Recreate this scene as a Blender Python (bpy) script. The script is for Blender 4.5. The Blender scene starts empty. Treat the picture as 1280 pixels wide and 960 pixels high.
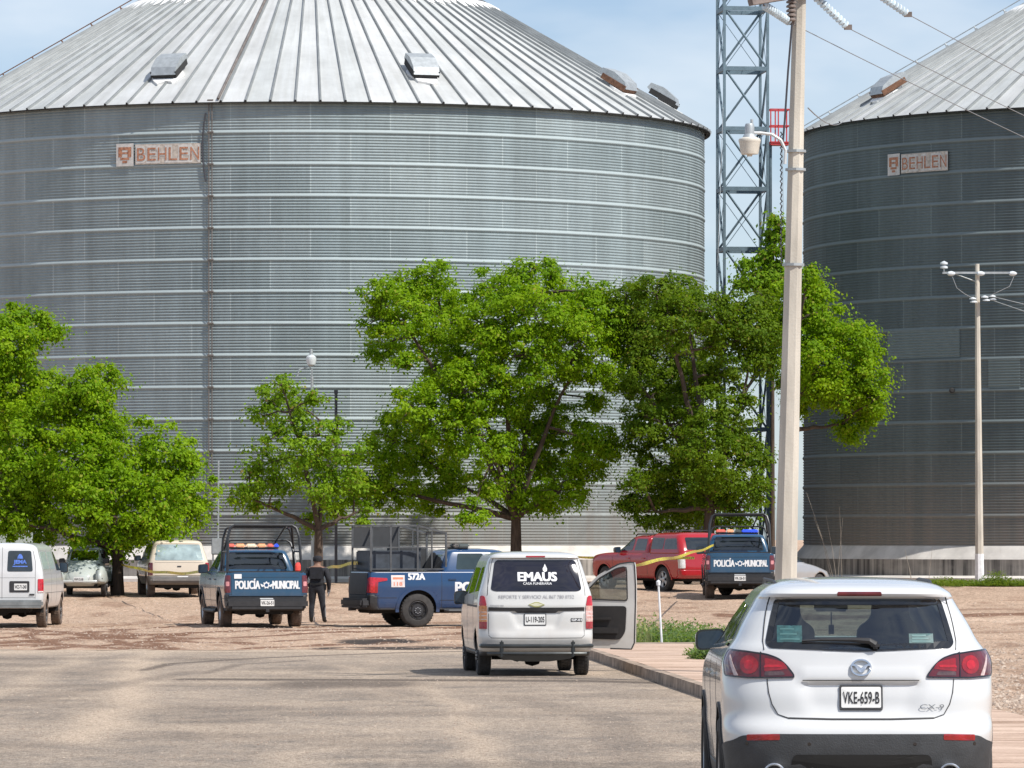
import bpy, bmesh, math, random
import numpy as np
from mathutils import Vector, Matrix, Euler
R = math.radians
PI = math.pi
scene = bpy.context.scene
COL = scene.collection

# ---------------------------------------------------------------- camera
F = 6500.0; H = 674.0; CZ = 2.0           # focal length in photo pixels, horizon row, eye height
cd = bpy.data.cameras.new('camera'); cam = bpy.data.objects.new('camera', cd); COL.objects.link(cam)
cam.location = (0, 0, CZ); cam.rotation_euler = (R(90), 0, 0)
cd.sensor_width = 36; cd.lens = 36*F/1280; cd.shift_y = (H-480)/1280
cd.clip_start = 1; cd.clip_end = 20000
scene.camera = cam
scene.render.engine = 'CYCLES'
# ---------------------------------------------------------------- light
SUN_EL, SUN_AZ = 51, 51                   # degrees; azimuth measured from behind the camera towards the right
world = bpy.data.worlds.new('World'); scene.world = world; world.use_nodes = True
wn, wl = world.node_tree.nodes, world.node_tree.links
wn.clear()
wo = wn.new('ShaderNodeOutputWorld'); bg = wn.new('ShaderNodeBackground')
sky = wn.new('ShaderNodeTexSky'); sky.sky_type = 'NISHITA'; sky.sun_disc = False
sky.sun_elevation = R(SUN_EL); sky.sun_rotation = R(180-SUN_AZ)
sky.air_density = 1.0; sky.dust_density = 0.6; sky.ozone_density = 2.0; sky.altitude = 100
tc = wn.new('ShaderNodeTexCoord'); mp = wn.new('ShaderNodeMapping'); mp.inputs['Scale'].default_value = (7, 7, 20)
nz = wn.new('ShaderNodeTexNoise'); nz.inputs['Scale'].default_value = 1.6; nz.inputs['Detail'].default_value = 5; nz.inputs['Roughness'].default_value = .5
mr = wn.new('ShaderNodeMapRange'); mr.inputs['From Min'].default_value = .40; mr.inputs['From Max'].default_value = .66
mr.inputs['To Min'].default_value = .22; mr.inputs['To Max'].default_value = .68
mx = wn.new('ShaderNodeMix'); mx.data_type = 'RGBA'
mx.inputs['B'].default_value = (9.6, 10.2, 10.8, 1)
tint = wn.new('ShaderNodeMix'); tint.data_type = 'RGBA'; tint.blend_type = 'MULTIPLY'; tint.inputs['Factor'].default_value = 1
tint.inputs['B'].default_value = (.80, .98, 1.24, 1)
wl.new(tc.outputs['Generated'], mp.inputs['Vector']); wl.new(mp.outputs[0], nz.inputs['Vector'])
wl.new(nz.outputs['Fac'], mr.inputs['Value']); wl.new(mr.outputs[0], mx.inputs['Factor'])
wl.new(sky.outputs[0], tint.inputs['A']); wl.new(tint.outputs['Result'], mx.inputs['A'])
wl.new(mx.outputs['Result'], bg.inputs['Color']); bg.inputs['Strength'].default_value = .088
wl.new(bg.outputs[0], wo.inputs['Surface'])
sd = bpy.data.lights.new('sun', 'SUN'); so = bpy.data.objects.new('sun', sd); COL.objects.link(so)
sd.energy = 4.7; sd.angle = R(.8); sd.color = (1, .95, .88)
sdir = Vector((math.sin(R(SUN_AZ))*math.cos(R(SUN_EL)), -math.cos(R(SUN_AZ))*math.cos(R(SUN_EL)), math.sin(R(SUN_EL))))
so.rotation_euler = sdir.to_track_quat('Z', 'Y').to_euler(); so.location = (30, -20, 60)
vs = scene.view_settings; vs.view_transform = 'Standard'; vs.look = 'None'; vs.exposure = 0.15; vs.gamma = 1; vs.use_curve_mapping = False

# ---------------------------------------------------------------- numbers
def pchip(xs, ys, x):
    xs = np.asarray(xs, float); ys = np.asarray(ys, float); x = np.clip(np.asarray(x, float), xs[0], xs[-1])
    h = np.diff(xs); d = np.diff(ys)/h; m = np.zeros_like(xs)
    for i in range(1, len(xs)-1):
        if d[i-1]*d[i] > 0:
            w1, w2 = 2*h[i]+h[i-1], h[i]+2*h[i-1]; m[i] = (w1+w2)/(w1/d[i-1]+w2/d[i])
    m[0], m[-1] = d[0], d[-1]
    k = np.clip(np.searchsorted(xs, x, side='right')-1, 0, len(xs)-2)
    t = (x-xs[k])/h[k]; t2, t3 = t*t, t*t*t
    return (2*t3-3*t2+1)*ys[k] + (t3-2*t2+t)*h[k]*m[k] + (-2*t3+3*t2)*ys[k+1] + (t3-t2)*h[k]*m[k+1]
TK = [-100, 110, 118, 126, 133, 142, 150, 156, 162, 170, 182, 9000]
TZ = [0, 0, -.05, -.15, -.12, .05, .22, .33, .44, .48, .5, .5]
def terr(Y): return pchip(TK, TZ, Y)
def P(px, py, Y):                         # photo pixel at depth Y -> point in the place
    return Vector(((px-640)*Y/F, Y, CZ+(H-py)*Y/F))
def G(px, py):                            # photo pixel -> point on the ground
    Ys = np.linspace(30, 260, 2301); yy = H+F*(CZ-terr(Ys))/Ys
    k = int(np.argmax(yy <= py)); Y = float(Ys[k])
    return Vector(((px-640)*Y/F, Y, float(terr(Y))))
def poly_dist(X, Y, pts):
    d = np.full(X.shape, 1e9)
    for (ax, ay), (bx, by) in zip(pts[:-1], pts[1:]):
        vx, vy = bx-ax, by-ay; t = np.clip(((X-ax)*vx+(Y-ay)*vy)/(vx*vx+vy*vy+1e-9), 0, 1)
        d = np.minimum(d, np.hypot(X-ax-t*vx, Y-ay-t*vy))
    return d

# ---------------------------------------------------------------- materials
MATS = {}
def newmat(name):
    m = bpy.data.materials.new(name); m.use_nodes = True; nt = m.node_tree; nt.nodes.clear()
    o = nt.nodes.new('ShaderNodeOutputMaterial'); b = nt.nodes.new('ShaderNodeBsdfPrincipled')
    nt.links.new(b.outputs[0], o.inputs['Surface']); return m, nt, b, o
def N(nt, t, **kw):
    n = nt.nodes.new(t)
    for k, v in kw.items():
        if k.startswith('_'): n.inputs[k[1:].replace('_', ' ')].default_value = v
        else: setattr(n, k, v)
    return n
def mixc(nt, fac, a, b, mode='MIX'):
    n = nt.nodes.new('ShaderNodeMix'); n.data_type = 'RGBA'; n.blend_type = mode
    for s, v in (('Factor', fac), ('A', a), ('B', b)):
        if hasattr(v, 'links') or hasattr(v, 'is_linked'): nt.links.new(v, n.inputs[s])
        else: n.inputs[s].default_value = v if s == 'Factor' else (tuple(v)+(1,))[:4]
    return n.outputs['Result']
def ramp(nt, v, a, b, c=0, d=1):
    n = nt.nodes.new('ShaderNodeMapRange'); n.inputs['From Min'].default_value = a; n.inputs['From Max'].default_value = b
    n.inputs['To Min'].default_value = c; n.inputs['To Max'].default_value = d; nt.links.new(v, n.inputs['Value']); return n.outputs[0]
def noise(nt, scale, detail=3, rough=.5, vec=None, sc=None, coord='Object'):
    t = nt.nodes.new('ShaderNodeTexCoord'); n = nt.nodes.new('ShaderNodeTexNoise')
    n.inputs['Scale'].default_value = scale; n.inputs['Detail'].default_value = detail; n.inputs['Roughness'].default_value = rough
    src = t.outputs[coord]
    if sc:
        mpn = nt.nodes.new('ShaderNodeMapping'); mpn.inputs['Scale'].default_value = sc; nt.links.new(src, mpn.inputs['Vector']); src = mpn.outputs[0]
    nt.links.new(src, n.inputs['Vector']); return n.outputs['Fac']
def bump(nt, b, h, strength=.3, dist=.01):
    n = nt.nodes.new('ShaderNodeBump'); n.inputs['Strength'].default_value = strength; n.inputs['Distance'].default_value = dist
    nt.links.new(h, n.inputs['Height']); nt.links.new(n.outputs[0], b.inputs['Normal'])
def mat(name, col, rough=.5, metal=0, var=.12, scale=6, coat=0, bmp=0, bscale=60, emit=0, sc=None, spec=.5):
    if name in MATS: return MATS[name]
    m, nt, b, o = newmat(name)
    n = noise(nt, scale, 4, .55, sc=sc)
    dark = tuple(c*(1-var) for c in col); light = tuple(min(1, c*(1+var)) for c in col)
    nt.links.new(mixc(nt, ramp(nt, n, .3, .7), dark, light), b.inputs['Base Color'])
    b.inputs['Roughness'].default_value = rough; b.inputs['Metallic'].default_value = metal
    b.inputs['Specular IOR Level'].default_value = spec
    if coat: b.inputs['Coat Weight'].default_value = coat; b.inputs['Coat Roughness'].default_value = .06
    if bmp: bump(nt, b, noise(nt, bscale, 3), bmp, .01)
    if emit:
        b.inputs['Emission Color'].default_value = tuple(col)+(1,); b.inputs['Emission Strength'].default_value = emit
    MATS[name] = m; return m
def paint(name, col, dust=.25, dustcol=(.36, .29, .23), rough=.28, metal=0):
    if name in MATS: return MATS[name]
    m, nt, b, o = newmat(name)
    t = N(nt, 'ShaderNodeTexCoord'); s = N(nt, 'ShaderNodeSeparateXYZ'); nt.links.new(t.outputs['Object'], s.inputs[0])
    low = ramp(nt, s.outputs['Z'], 1.1, .25, 0, 1)
    n = noise(nt, 3.5, 6, .62)
    f = N(nt, 'ShaderNodeMath', operation='MULTIPLY'); nt.links.new(low, f.inputs[0]); nt.links.new(ramp(nt, n, .25, .75, .1, 1), f.inputs[1])
    f2 = N(nt, 'ShaderNodeMath', operation='MULTIPLY'); nt.links.new(f.outputs[0], f2.inputs[0]); f2.inputs[1].default_value = dust*1.6
    f3 = N(nt, 'ShaderNodeMath', operation='ADD', use_clamp=True); nt.links.new(f2.outputs[0], f3.inputs[0])
    f4 = ramp(nt, noise(nt, 1.7, 8, .7), .45, .8, 0, dust*.35); nt.links.new(f4, f3.inputs[1])
    nt.links.new(mixc(nt, f3.outputs[0], col, dustcol), b.inputs['Base Color'])
    nt.links.new(ramp(nt, f3.outputs[0], 0, 1, rough, .85), b.inputs['Roughness'])
    b.inputs['Metallic'].default_value = metal
    b.inputs['Coat Weight'].default_value = .7; b.inputs['Coat Roughness'].default_value = .05
    MATS[name] = m; return m
def glassmat(name, tintc=(.35, .42, .4), refl=.1):
    if name in MATS: return MATS[name]
    m = bpy.data.materials.new(name); m.use_nodes = True; nt = m.node_tree; nt.nodes.clear()
    o = nt.nodes.new('ShaderNodeOutputMaterial'); t = N(nt, 'ShaderNodeBsdfTransparent'); g = N(nt, 'ShaderNodeBsdfGlossy')
    nn = noise(nt, 2.5, 4, .5); lo = tuple(c*.85 for c in tintc)
    nt.links.new(mixc(nt, ramp(nt, nn, .35, .65), lo, tintc), t.inputs['Color'])
    g.inputs['Roughness'].default_value = .03; g.inputs['Color'].default_value = (.9, .95, 1, 1)
    fr = N(nt, 'ShaderNodeFresnel'); fr.inputs['IOR'].default_value = 1.5
    ad = N(nt, 'ShaderNodeMath', operation='ADD', use_clamp=True); nt.links.new(fr.outputs[0], ad.inputs[0]); ad.inputs[1].default_value = refl
    mxs = N(nt, 'ShaderNodeMixShader'); nt.links.new(ad.outputs[0], mxs.inputs[0]); nt.links.new(t.outputs[0], mxs.inputs[1]); nt.links.new(g.outputs[0], mxs.inputs[2])
    nt.links.new(mxs.outputs[0], o.inputs['Surface']); MATS[name] = m; return m

# ---------------------------------------------------------------- objects
def mesh(name, verts, faces, m=None, parent=None, smooth=False, uv=None, mats=None, mi=None, attr=None):
    me = bpy.data.meshes.new(name); me.from_pydata([tuple(v) for v in verts], [], faces)
    if mats:
        for q in mats: me.materials.append(q)
        if mi is not None: me.polygons.foreach_set('material_index', mi)
    elif m: me.materials.append(m)
    if smooth: me.polygons.foreach_set('use_smooth', [True]*len(me.polygons))
    if uv is not None:
        l = me.uv_layers.new(name='UVMap'); vi = np.zeros(len(me.loops), int); me.loops.foreach_get('vertex_index', vi)
        l.data.foreach_set('uv', np.asarray(uv)[vi].ravel())
    me.update()
    o = bpy.data.objects.new(name, me); COL.objects.link(o)
    if parent: o.parent = parent
    return o
def tag(o, label=None, cat=None, group=None, kind=None):
    if label: o['label'] = label
    if cat: o['category'] = cat
    if group: o['group'] = group
    if kind: o['kind'] = kind
    return o
def thing(name, label, cat, loc=(0, 0, 0), rz=0, group=None):
    o = bpy.data.objects.new(name, None); COL.objects.link(o); o.location = loc; o.rotation_euler = (0, 0, rz)
    o.empty_display_size = .2
    return tag(o, label, cat, group)
class MB:
    """collects solid pieces for one mesh"""
    def __init__(s): s.v = []; s.f = []; s.m = []
    def add(s, v, f, mi=0):
        k = len(s.v); s.v += [tuple(p) for p in v]; s.f += [tuple(i+k for i in q) for q in f]; s.m += [mi]*len(f); return s
    def box(s, c, d, rot=None, mi=0, bev=0):
        x, y, z = d[0]/2, d[1]/2, d[2]/2
        if bev:
            b = min(bev, x*.9, y*.9, z*.9); bm = bmesh.new(); bmesh.ops.create_cube(bm, size=1)
            for v in bm.verts: v.co = (v.co.x*2*x, v.co.y*2*y, v.co.z*2*z)
            bmesh.ops.bevel(bm, geom=bm.edges[:], offset=b, segments=2, affect='EDGES')
            vv = [v.co.copy() for v in bm.verts]; ff = [[v.index for v in f.verts] for f in bm.faces]; bm.free()
        else:
            vv = [Vector((sx*x, sy*y, sz*z)) for sx in (-1, 1) for sy in (-1, 1) for sz in (-1, 1)]
            ff = [(0, 1, 3, 2), (4, 6, 7, 5), (0, 4, 5, 1), (2, 3, 7, 6), (0, 2, 6, 4), (1, 5, 7, 3)]
        if rot is not None:
            M3 = rot if isinstance(rot, Matrix) else Euler(rot).to_matrix(); vv = [M3 @ v for v in vv]
        return s.add([v+Vector(c) for v in vv], ff, mi)
    def tube(s, path, rad, n=8, mi=0, caps=True, phase=0, squash=1):
        path = [Vector(p) for p in path]; L = len(path)
        rr = rad if hasattr(rad, '__len__') else [rad]*L
        vs_ = []; up = None
        for i, p in enumerate(path):
            t = (path[min(i+1, L-1)]-path[max(i-1, 0)]); t = t.normalized() if t.length > 1e-9 else Vector((0, 0, 1))
            if up is None:
                up = t.cross(Vector((0, 1, 0)) if abs(t.y) < .9 else Vector((1, 0, 0))).normalized()
            up = (up - t*up.dot(t)).normalized(); w = t.cross(up)
            for k in range(n):
                a = 2*PI*k/n+phase; vs_.append(p+(up*math.cos(a)+w*math.sin(a)*squash)*rr[i])
        fs = [(i*n+k, i*n+(k+1) % n, (i+1)*n+(k+1) % n, (i+1)*n+k) for i in range(L-1) for k in range(n)]
        if caps: fs += [tuple(range(n))[::-1], tuple((L-1)*n+k for k in range(n))]
        return s.add(vs_, fs, mi)
    def lathe(s, prof, c, axis='Z', n=24, mi=0, closed=False, caps=False):
        vs_ = []
        for r, h in prof:
            for k in range(n):
                a = 2*PI*k/n; x, y = r*math.cos(a), r*math.sin(a)
                q = {'Z': (x, y, h), 'X': (h, x, y), 'Y': (x, h, y)}[axis]; vs_.append(Vector(q)+Vector(c))
        L = len(prof); fs = []
        for i in range(L-1 if not closed else L):
            j = (i+1) % L
            for k in range(n): fs.append((i*n+k, i*n+(k+1) % n, j*n+(k+1) % n, j*n+k))
        if not closed and caps:
            if prof[0][0] > 1e-4: fs.append(tuple(range(n)))
            if prof[-1][0] > 1e-4: fs.append(tuple((L-1)*n+k for k in range(n)))
        return s.add(vs_, fs, mi)
    def prism(s, poly, h0, h1, fn, mi=0):
        """poly in 2d, fn(a,b,h) -> point"""
        n = len(poly); v = [fn(a, b, h0) for a, b in poly]+[fn(a, b, h1) for a, b in poly]
        f = [tuple(range(n)), tuple(range(2*n-1, n-1, -1))]+[(i, (i+1) % n, n+(i+1) % n, n+i) for i in range(n)]
        return s.add(v, f, mi)
    def build(s, name, m, parent=None, smooth=False, recalc=True):
        ms = m if isinstance(m, (list, tuple)) else [m]
        o = mesh(name, s.v, s.f, None, parent, smooth, mats=ms, mi=s.m)
        if recalc:
            bm = bmesh.new(); bm.from_mesh(o.data); bmesh.ops.recalc_face_normals(bm, faces=bm.faces); bm.to_mesh(o.data); bm.free()
        if smooth:
            try: o.data.set_sharp_from_angle(angle=R(38))
            except Exception: pass
        return o
_tc = {}
def text_geo(s, bold=.0):
    if (s, bold) in _tc: return _tc[(s, bold)]
    c = bpy.data.curves.new('lettering', 'FONT'); c.body = s; c.size = 1; c.offset = bold; c.resolution_u = 3
    o = bpy.data.objects.new('lettering', c); COL.objects.link(o)
    dg = bpy.context.evaluated_depsgraph_get(); me = bpy.data.meshes.new_from_object(o.evaluated_get(dg))
    v = np.array([q.co[:2] for q in me.vertices]); f = [tuple(p.vertices) for p in me.polygons]
    bpy.data.objects.remove(o); bpy.data.curves.remove(c); bpy.data.meshes.remove(me)
    lo, hi = v.min(0), v.max(0); v = (v-lo)/(hi-lo)-.5
    _tc[(s, bold)] = (v, f); return v, f
# ================================================================ ground, road, sidewalk
KX = lambda Y: 1.32+.0517*(86-Y)          # kerb line
SWW = 2.43; YEND = 92.5; YROAD = 94.0
rng = np.random.default_rng(7)
def gpt(px, py): g = G(px, py); return (g.x, g.y)
def line_mask(X, Y, pix, w, soft=.5, ys=.26):
    pts = [gpt(*p) for p in pix]
    pts = [(a, b*ys) for a, b in pts]
    d = poly_dist(X, Y*ys, pts); return np.clip((w-d)/(w*soft), 0, 1)
def vnoise(X, Y, s, seed):                # cheap smooth value noise
    r = np.random.default_rng(seed); T = r.random((64, 64)); x, y = X/s, Y/s
    xi, yi = np.floor(x).astype(int), np.floor(y).astype(int); fx, fy = x-xi, y-yi
    fx, fy = fx*fx*(3-2*fx), fy*fy*(3-2*fy); g = lambda a, b: T[a % 64, b % 64]
    return (g(xi, yi)*(1-fx)+g(xi+1, yi)*fx)*(1-fy)+(g(xi, yi+1)*(1-fx)+g(xi+1, yi+1)*fx)*fy
def sheet(name, xs, ys, zf, attrs, m, kindlabel=None, keep=None):
    X, Y = np.meshgrid(xs, ys); Z = zf(X, Y); V = np.stack([X, Y, Z], -1).reshape(-1, 3)
    nx, ny = len(xs), len(ys); idx = np.arange(nx*ny).reshape(ny, nx)
    q = np.stack([idx[:-1, :-1], idx[:-1, 1:], idx[1:, 1:], idx[1:, :-1]], -1).reshape(-1, 4)
    me = bpy.data.meshes.new(name); me.vertices.add(len(V)); me.vertices.foreach_set('co', V.ravel())
    me.loops.add(q.size); me.loops.foreach_set('vertex_index', q.ravel())
    me.polygons.add(len(q)); me.polygons.foreach_set('loop_start', np.arange(0, q.size, 4)); me.polygons.foreach_set('loop_total', np.full(len(q), 4))
    me.update(); me.validate()
    ca = me.color_attributes.new('wear', 'FLOAT_COLOR', 'POINT')
    A = attrs(X, Y); c = np.ones((nx*ny, 4)); c[:, 0] = A[0].ravel(); c[:, 1] = A[1].ravel(); c[:, 2] = A[2].ravel()
    ca.data.foreach_set('color', c.ravel()); me.materials.append(m)
    me.polygons.foreach_set('use_smooth', [True]*len(me.polygons))
    o = bpy.data.objects.new(name, me); COL.objects.link(o); o['kind'] = 'structure'; return o

def ground_material(name, base, dusty, dark, wet, pebble, bs, bdist, r0=.95):
    m, nt, b, o = newmat(name)
    at = N(nt, 'ShaderNodeVertexColor', layer_name='wear'); sp = N(nt, 'ShaderNodeSeparateColor'); nt.links.new(at.outputs['Color'], sp.inputs[0])
    big = noise(nt, .35, 5, .6, sc=(1, .35, 1)); mid = noise(nt, 2.2, 6, .65, sc=(1, .5, 1)); fine = noise(nt, pebble, 4, .75, sc=(1, .4, 1)); fin2 = noise(nt, pebble*3.3, 3, .75, sc=(1, .3, 1))
    c = mixc(nt, ramp(nt, big, .3, .7), tuple(q*.86 for q in base), tuple(q*1.12 for q in base))
    c = mixc(nt, ramp(nt, mid, .35, .7, 0, .5), c, dusty)
    c = mixc(nt, sp.outputs[0], c, dusty)
    c = mixc(nt, sp.outputs[1], c, dark)
    f = N(nt, 'ShaderNodeMath', operation='ADD'); nt.links.new(fine, f.inputs[0]); nt.links.new(fin2, f.inputs[1])
    c = mixc(nt, 1.0, c, mixc(nt, ramp(nt, f.outputs[0], .78, 1.22), (.62, .59, .56), (1.38, 1.38, 1.38)), 'MULTIPLY')
    c = mixc(nt, sp.outputs[2], c, wet)
    nt.links.new(c, b.inputs['Base Color'])
    nt.links.new(ramp(nt, sp.outputs[2], 0, 1, r0, .7), b.inputs['Roughness'])
    b.inputs['Specular IOR Level'].default_value = .25
    bump(nt, b, f.outputs[0], bs, bdist); return m
M_lot = ground_material('lot_gravel', (.42, .295, .21), (.57, .425, .315), (.20, .108, .066), (.035, .026, .02), 9, .9, .05)
M_road = ground_material('dusty_asphalt', (.238, .203, .170), (.50, .40, .305), (.115, .093, .076), (.10, .08, .065), 14, .9, .03)

def axis(fine0, fine1, step, lo, hi):
    a = list(np.arange(fine0, fine1+1e-6, step)); s = step; x = fine0
    left = []
    while x > lo: s *= 1.6; x -= s; left.append(max(x, lo))
    s = step; x = a[-1]; right = []
    while x < hi: s *= 1.6; x += s; right.append(min(x, hi))
    return np.array(left[::-1]+a+right)
def lot_z(X, Y):
    z = terr(Y); f = np.clip((Y-94)/6, 0, 1)+np.clip((X-KX(Y)-SWW-.3)/1, 0, 1)*np.clip((Y-40)/5, 0, 1)
    f = np.clip(f, 0, 1)*(Y < 190)
    return z + f*((vnoise(X, Y, 1.3, 3)-.5)*.05+(vnoise(X, Y, .45, 4)-.5)*.035) + (X > KX(Y)+SWW)*(Y < YEND)*.06*np.clip((Y-30)/10, 0, 1)
def lot_attr(X, Y):
    wob = X+(vnoise(X, Y, 3, 9)-.5)*.7; Yw = Y+(vnoise(X, Y, 4, 10)-.5)*.8
    dark = np.zeros_like(X); dust = vnoise(X, Y, 5, 1)*vnoise(X, Y, 1.1, 2)*.6
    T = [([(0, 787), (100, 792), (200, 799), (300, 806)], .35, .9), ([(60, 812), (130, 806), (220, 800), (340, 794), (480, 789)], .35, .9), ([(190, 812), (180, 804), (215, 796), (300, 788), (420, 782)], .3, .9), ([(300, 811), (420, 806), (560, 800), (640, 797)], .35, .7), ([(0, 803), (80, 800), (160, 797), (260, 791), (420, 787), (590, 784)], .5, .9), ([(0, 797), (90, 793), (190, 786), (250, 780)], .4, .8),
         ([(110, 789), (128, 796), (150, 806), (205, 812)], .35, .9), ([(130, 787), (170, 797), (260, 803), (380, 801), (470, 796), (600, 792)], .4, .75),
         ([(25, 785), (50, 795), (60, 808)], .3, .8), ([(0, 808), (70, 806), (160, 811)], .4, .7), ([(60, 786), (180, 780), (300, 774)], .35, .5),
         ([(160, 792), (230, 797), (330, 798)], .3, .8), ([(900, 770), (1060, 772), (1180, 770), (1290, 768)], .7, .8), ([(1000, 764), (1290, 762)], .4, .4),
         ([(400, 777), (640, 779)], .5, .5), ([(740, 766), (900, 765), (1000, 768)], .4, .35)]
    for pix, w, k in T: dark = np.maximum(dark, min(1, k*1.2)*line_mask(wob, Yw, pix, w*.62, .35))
    n = vnoise(X, Y, .5, 5); dark = np.clip(dark*(.8+.5*n), 0, 1)
    dark = np.maximum(dark, .5*np.clip((vnoise(X*2, Y*.5, 1.0, 6)-.62)*4, 0, 1))
    wet = np.maximum(line_mask(wob, Yw, [(448, 803), (475, 802), (505, 802)], .5), line_mask(wob, Yw, [(415, 811.5), (480, 811), (540, 810.5), (578, 811)], .5))
    wet = wet*np.clip(vnoise(X, Y, .6, 8)*3-.2, 0, 1)
    ridge = line_mask(X, Y, [(1100, 777), (1290, 775)], .8)*.6
    return np.clip(dust+ridge, 0, 1), np.clip(dark, 0, 1), np.clip(wet*.95, 0, 1)
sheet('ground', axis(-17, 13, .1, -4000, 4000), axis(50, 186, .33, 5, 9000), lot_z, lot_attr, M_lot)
def road_attr(X, Y):
    wob = X+(vnoise(X, Y, 2, 19)-.5)*.5; Yw = Y+(vnoise(X, Y, 3, 20)-.5)*1.2
    dust = np.clip((vnoise(X, Y*.6, 2.2, 11)*.6+vnoise(X, Y, .7, 12)*.5-.45)*1.4, 0, 1)*.8
    D = [([(95, 925), (125, 905), (160, 880), (172, 850), (176, 815)], .55, .9), ([(100, 905), (150, 890)], .5, .9), ([(530, 850), (560, 880), (600, 930), (640, 975)], .35, .7),
         ([(430, 832), (470, 852), (480, 870)], .35, .5), ([(0, 868), (60, 838), (110, 820)], .5, .6), ([(700, 838), (800, 850), (870, 858)], .35, .9), ([(240, 915), (300, 925), (420, 920)], .3, .5),
         ([(0, 815), (200, 814), (400, 815), (640, 815)], 1.0, .9), ([(560, 900), (700, 905), (860, 925)], .5, .35), ([(330, 960), (420, 930), (500, 925)], .4, .5)]
    for pix, w, k in D: dust = np.maximum(dust, k*line_mask(wob, Yw, pix, w, .9))
    dust = np.maximum(dust, .75*np.clip(1-(KX(Y)-X)/1.3, 0, 1)*np.clip(vnoise(X, Y, .8, 13)*1.6, 0, 1))
    dark = np.zeros_like(X)
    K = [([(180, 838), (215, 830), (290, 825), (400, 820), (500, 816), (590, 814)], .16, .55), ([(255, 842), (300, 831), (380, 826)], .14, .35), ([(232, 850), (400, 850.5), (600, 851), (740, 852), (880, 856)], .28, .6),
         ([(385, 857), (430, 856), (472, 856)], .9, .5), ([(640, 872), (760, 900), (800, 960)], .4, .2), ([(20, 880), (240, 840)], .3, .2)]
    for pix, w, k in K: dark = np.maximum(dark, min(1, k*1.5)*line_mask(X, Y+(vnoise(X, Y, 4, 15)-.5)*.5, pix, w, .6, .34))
    dark = np.maximum(dark, .35*np.clip((vnoise(X, Y*.7, 1.6, 16)-.55)*3, 0, 1))
    return dust, dark, np.zeros_like(X)
def road_grid():
    ys = np.arange(26, YROAD+.01, .25); u = np.linspace(0, 1, 330)
    X = np.stack([-26+(KX(y)-.005+26+(max(0, y-YEND+1.2)**2)*.55)*u for y in ys]); Y = np.repeat(ys[:, None], 330, 1)
    Y = np.where(Y > YROAD-.3, Y+(vnoise(X, Y, 1.3, 21)-.5)*2.6+(vnoise(X, Y, .4, 23)-.5)*1.4, Y)
    return X, Y
_X, _Y = road_grid(); _i = iter([0])
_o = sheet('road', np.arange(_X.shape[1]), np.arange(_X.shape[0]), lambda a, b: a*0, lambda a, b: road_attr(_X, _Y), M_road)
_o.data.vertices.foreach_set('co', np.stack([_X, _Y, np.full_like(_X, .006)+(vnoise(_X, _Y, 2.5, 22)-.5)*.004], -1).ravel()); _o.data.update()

# sidewalk slab with kerb face, rounded far end
M_walk, nt, b, _ = newmat('sidewalk_concrete')
_n1 = noise(nt, 1.1, 6, .65, sc=(.6, 1.6, 1)); _n2 = noise(nt, 25, 4, .7)
_c = mixc(nt, ramp(nt, _n1, .38, .62), (.40, .275, .20), (.60, .45, .35)); _c = mixc(nt, 1.0, _c, mixc(nt, ramp(nt, _n2, .3, .7), (.8, .78, .76), (1.15, 1.15, 1.15)), 'MULTIPLY')
nt.links.new(_c, b.inputs['Base Color']); b.inputs['Roughness'].default_value = .95; bump(nt, b, _n2, .5, .01)
M_kerb = mat('kerb_concrete', (.30, .23, .175), .95, var=.5, scale=4, bmp=.5, bscale=30)
def sidewalk():
    ys = []; y = 24.0; mb = MB(); hh = .15
    while y < YEND-.3:
        y2 = min(y+1.6, YEND-.3); a, c = KX(y), KX(y2); g = .012
        w = .16   # kerb stone
        for (o0, o1, mi, dz) in ((0, w, 1, 0), (w+.008, SWW, 0, -.004)):
            y1e = y2-g; z = hh+dz+random.Random(int(y*10)+mi).uniform(-.006, .006)
            mb.add([(a+o0, y, -.3), (a+o1, y, -.3), (c+o1, y1e, -.3), (c+o0, y1e, -.3), (a+o0+(.02 if mi else 0), y, z), (a+o1, y, z), (c+o1, y1e, z), (c+o0+(.02 if mi else 0), y1e, z)],
                   [(0, 3, 2, 1), (4, 5, 6, 7), (0, 1, 5, 4), (1, 2, 6, 5), (2, 3, 7, 6), (3, 0, 4, 7)], mi)
        y = y2
    n = 14; c = KX(y); r = SWW; arc = [(c+r-(r)*math.cos(PI/2*k/n), y+1.3*math.sin(PI/2*k/n)) for k in range(n+1)]
    poly = arc+[(c+r, y)]
    mb.prism(poly, -.3, hh-.003, lambda a, b_, h: (a, b_, h), 1)
    o = mb.build('sidewalk', [M_walk, M_kerb]); o['kind'] = 'structure'
sidewalk()

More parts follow.
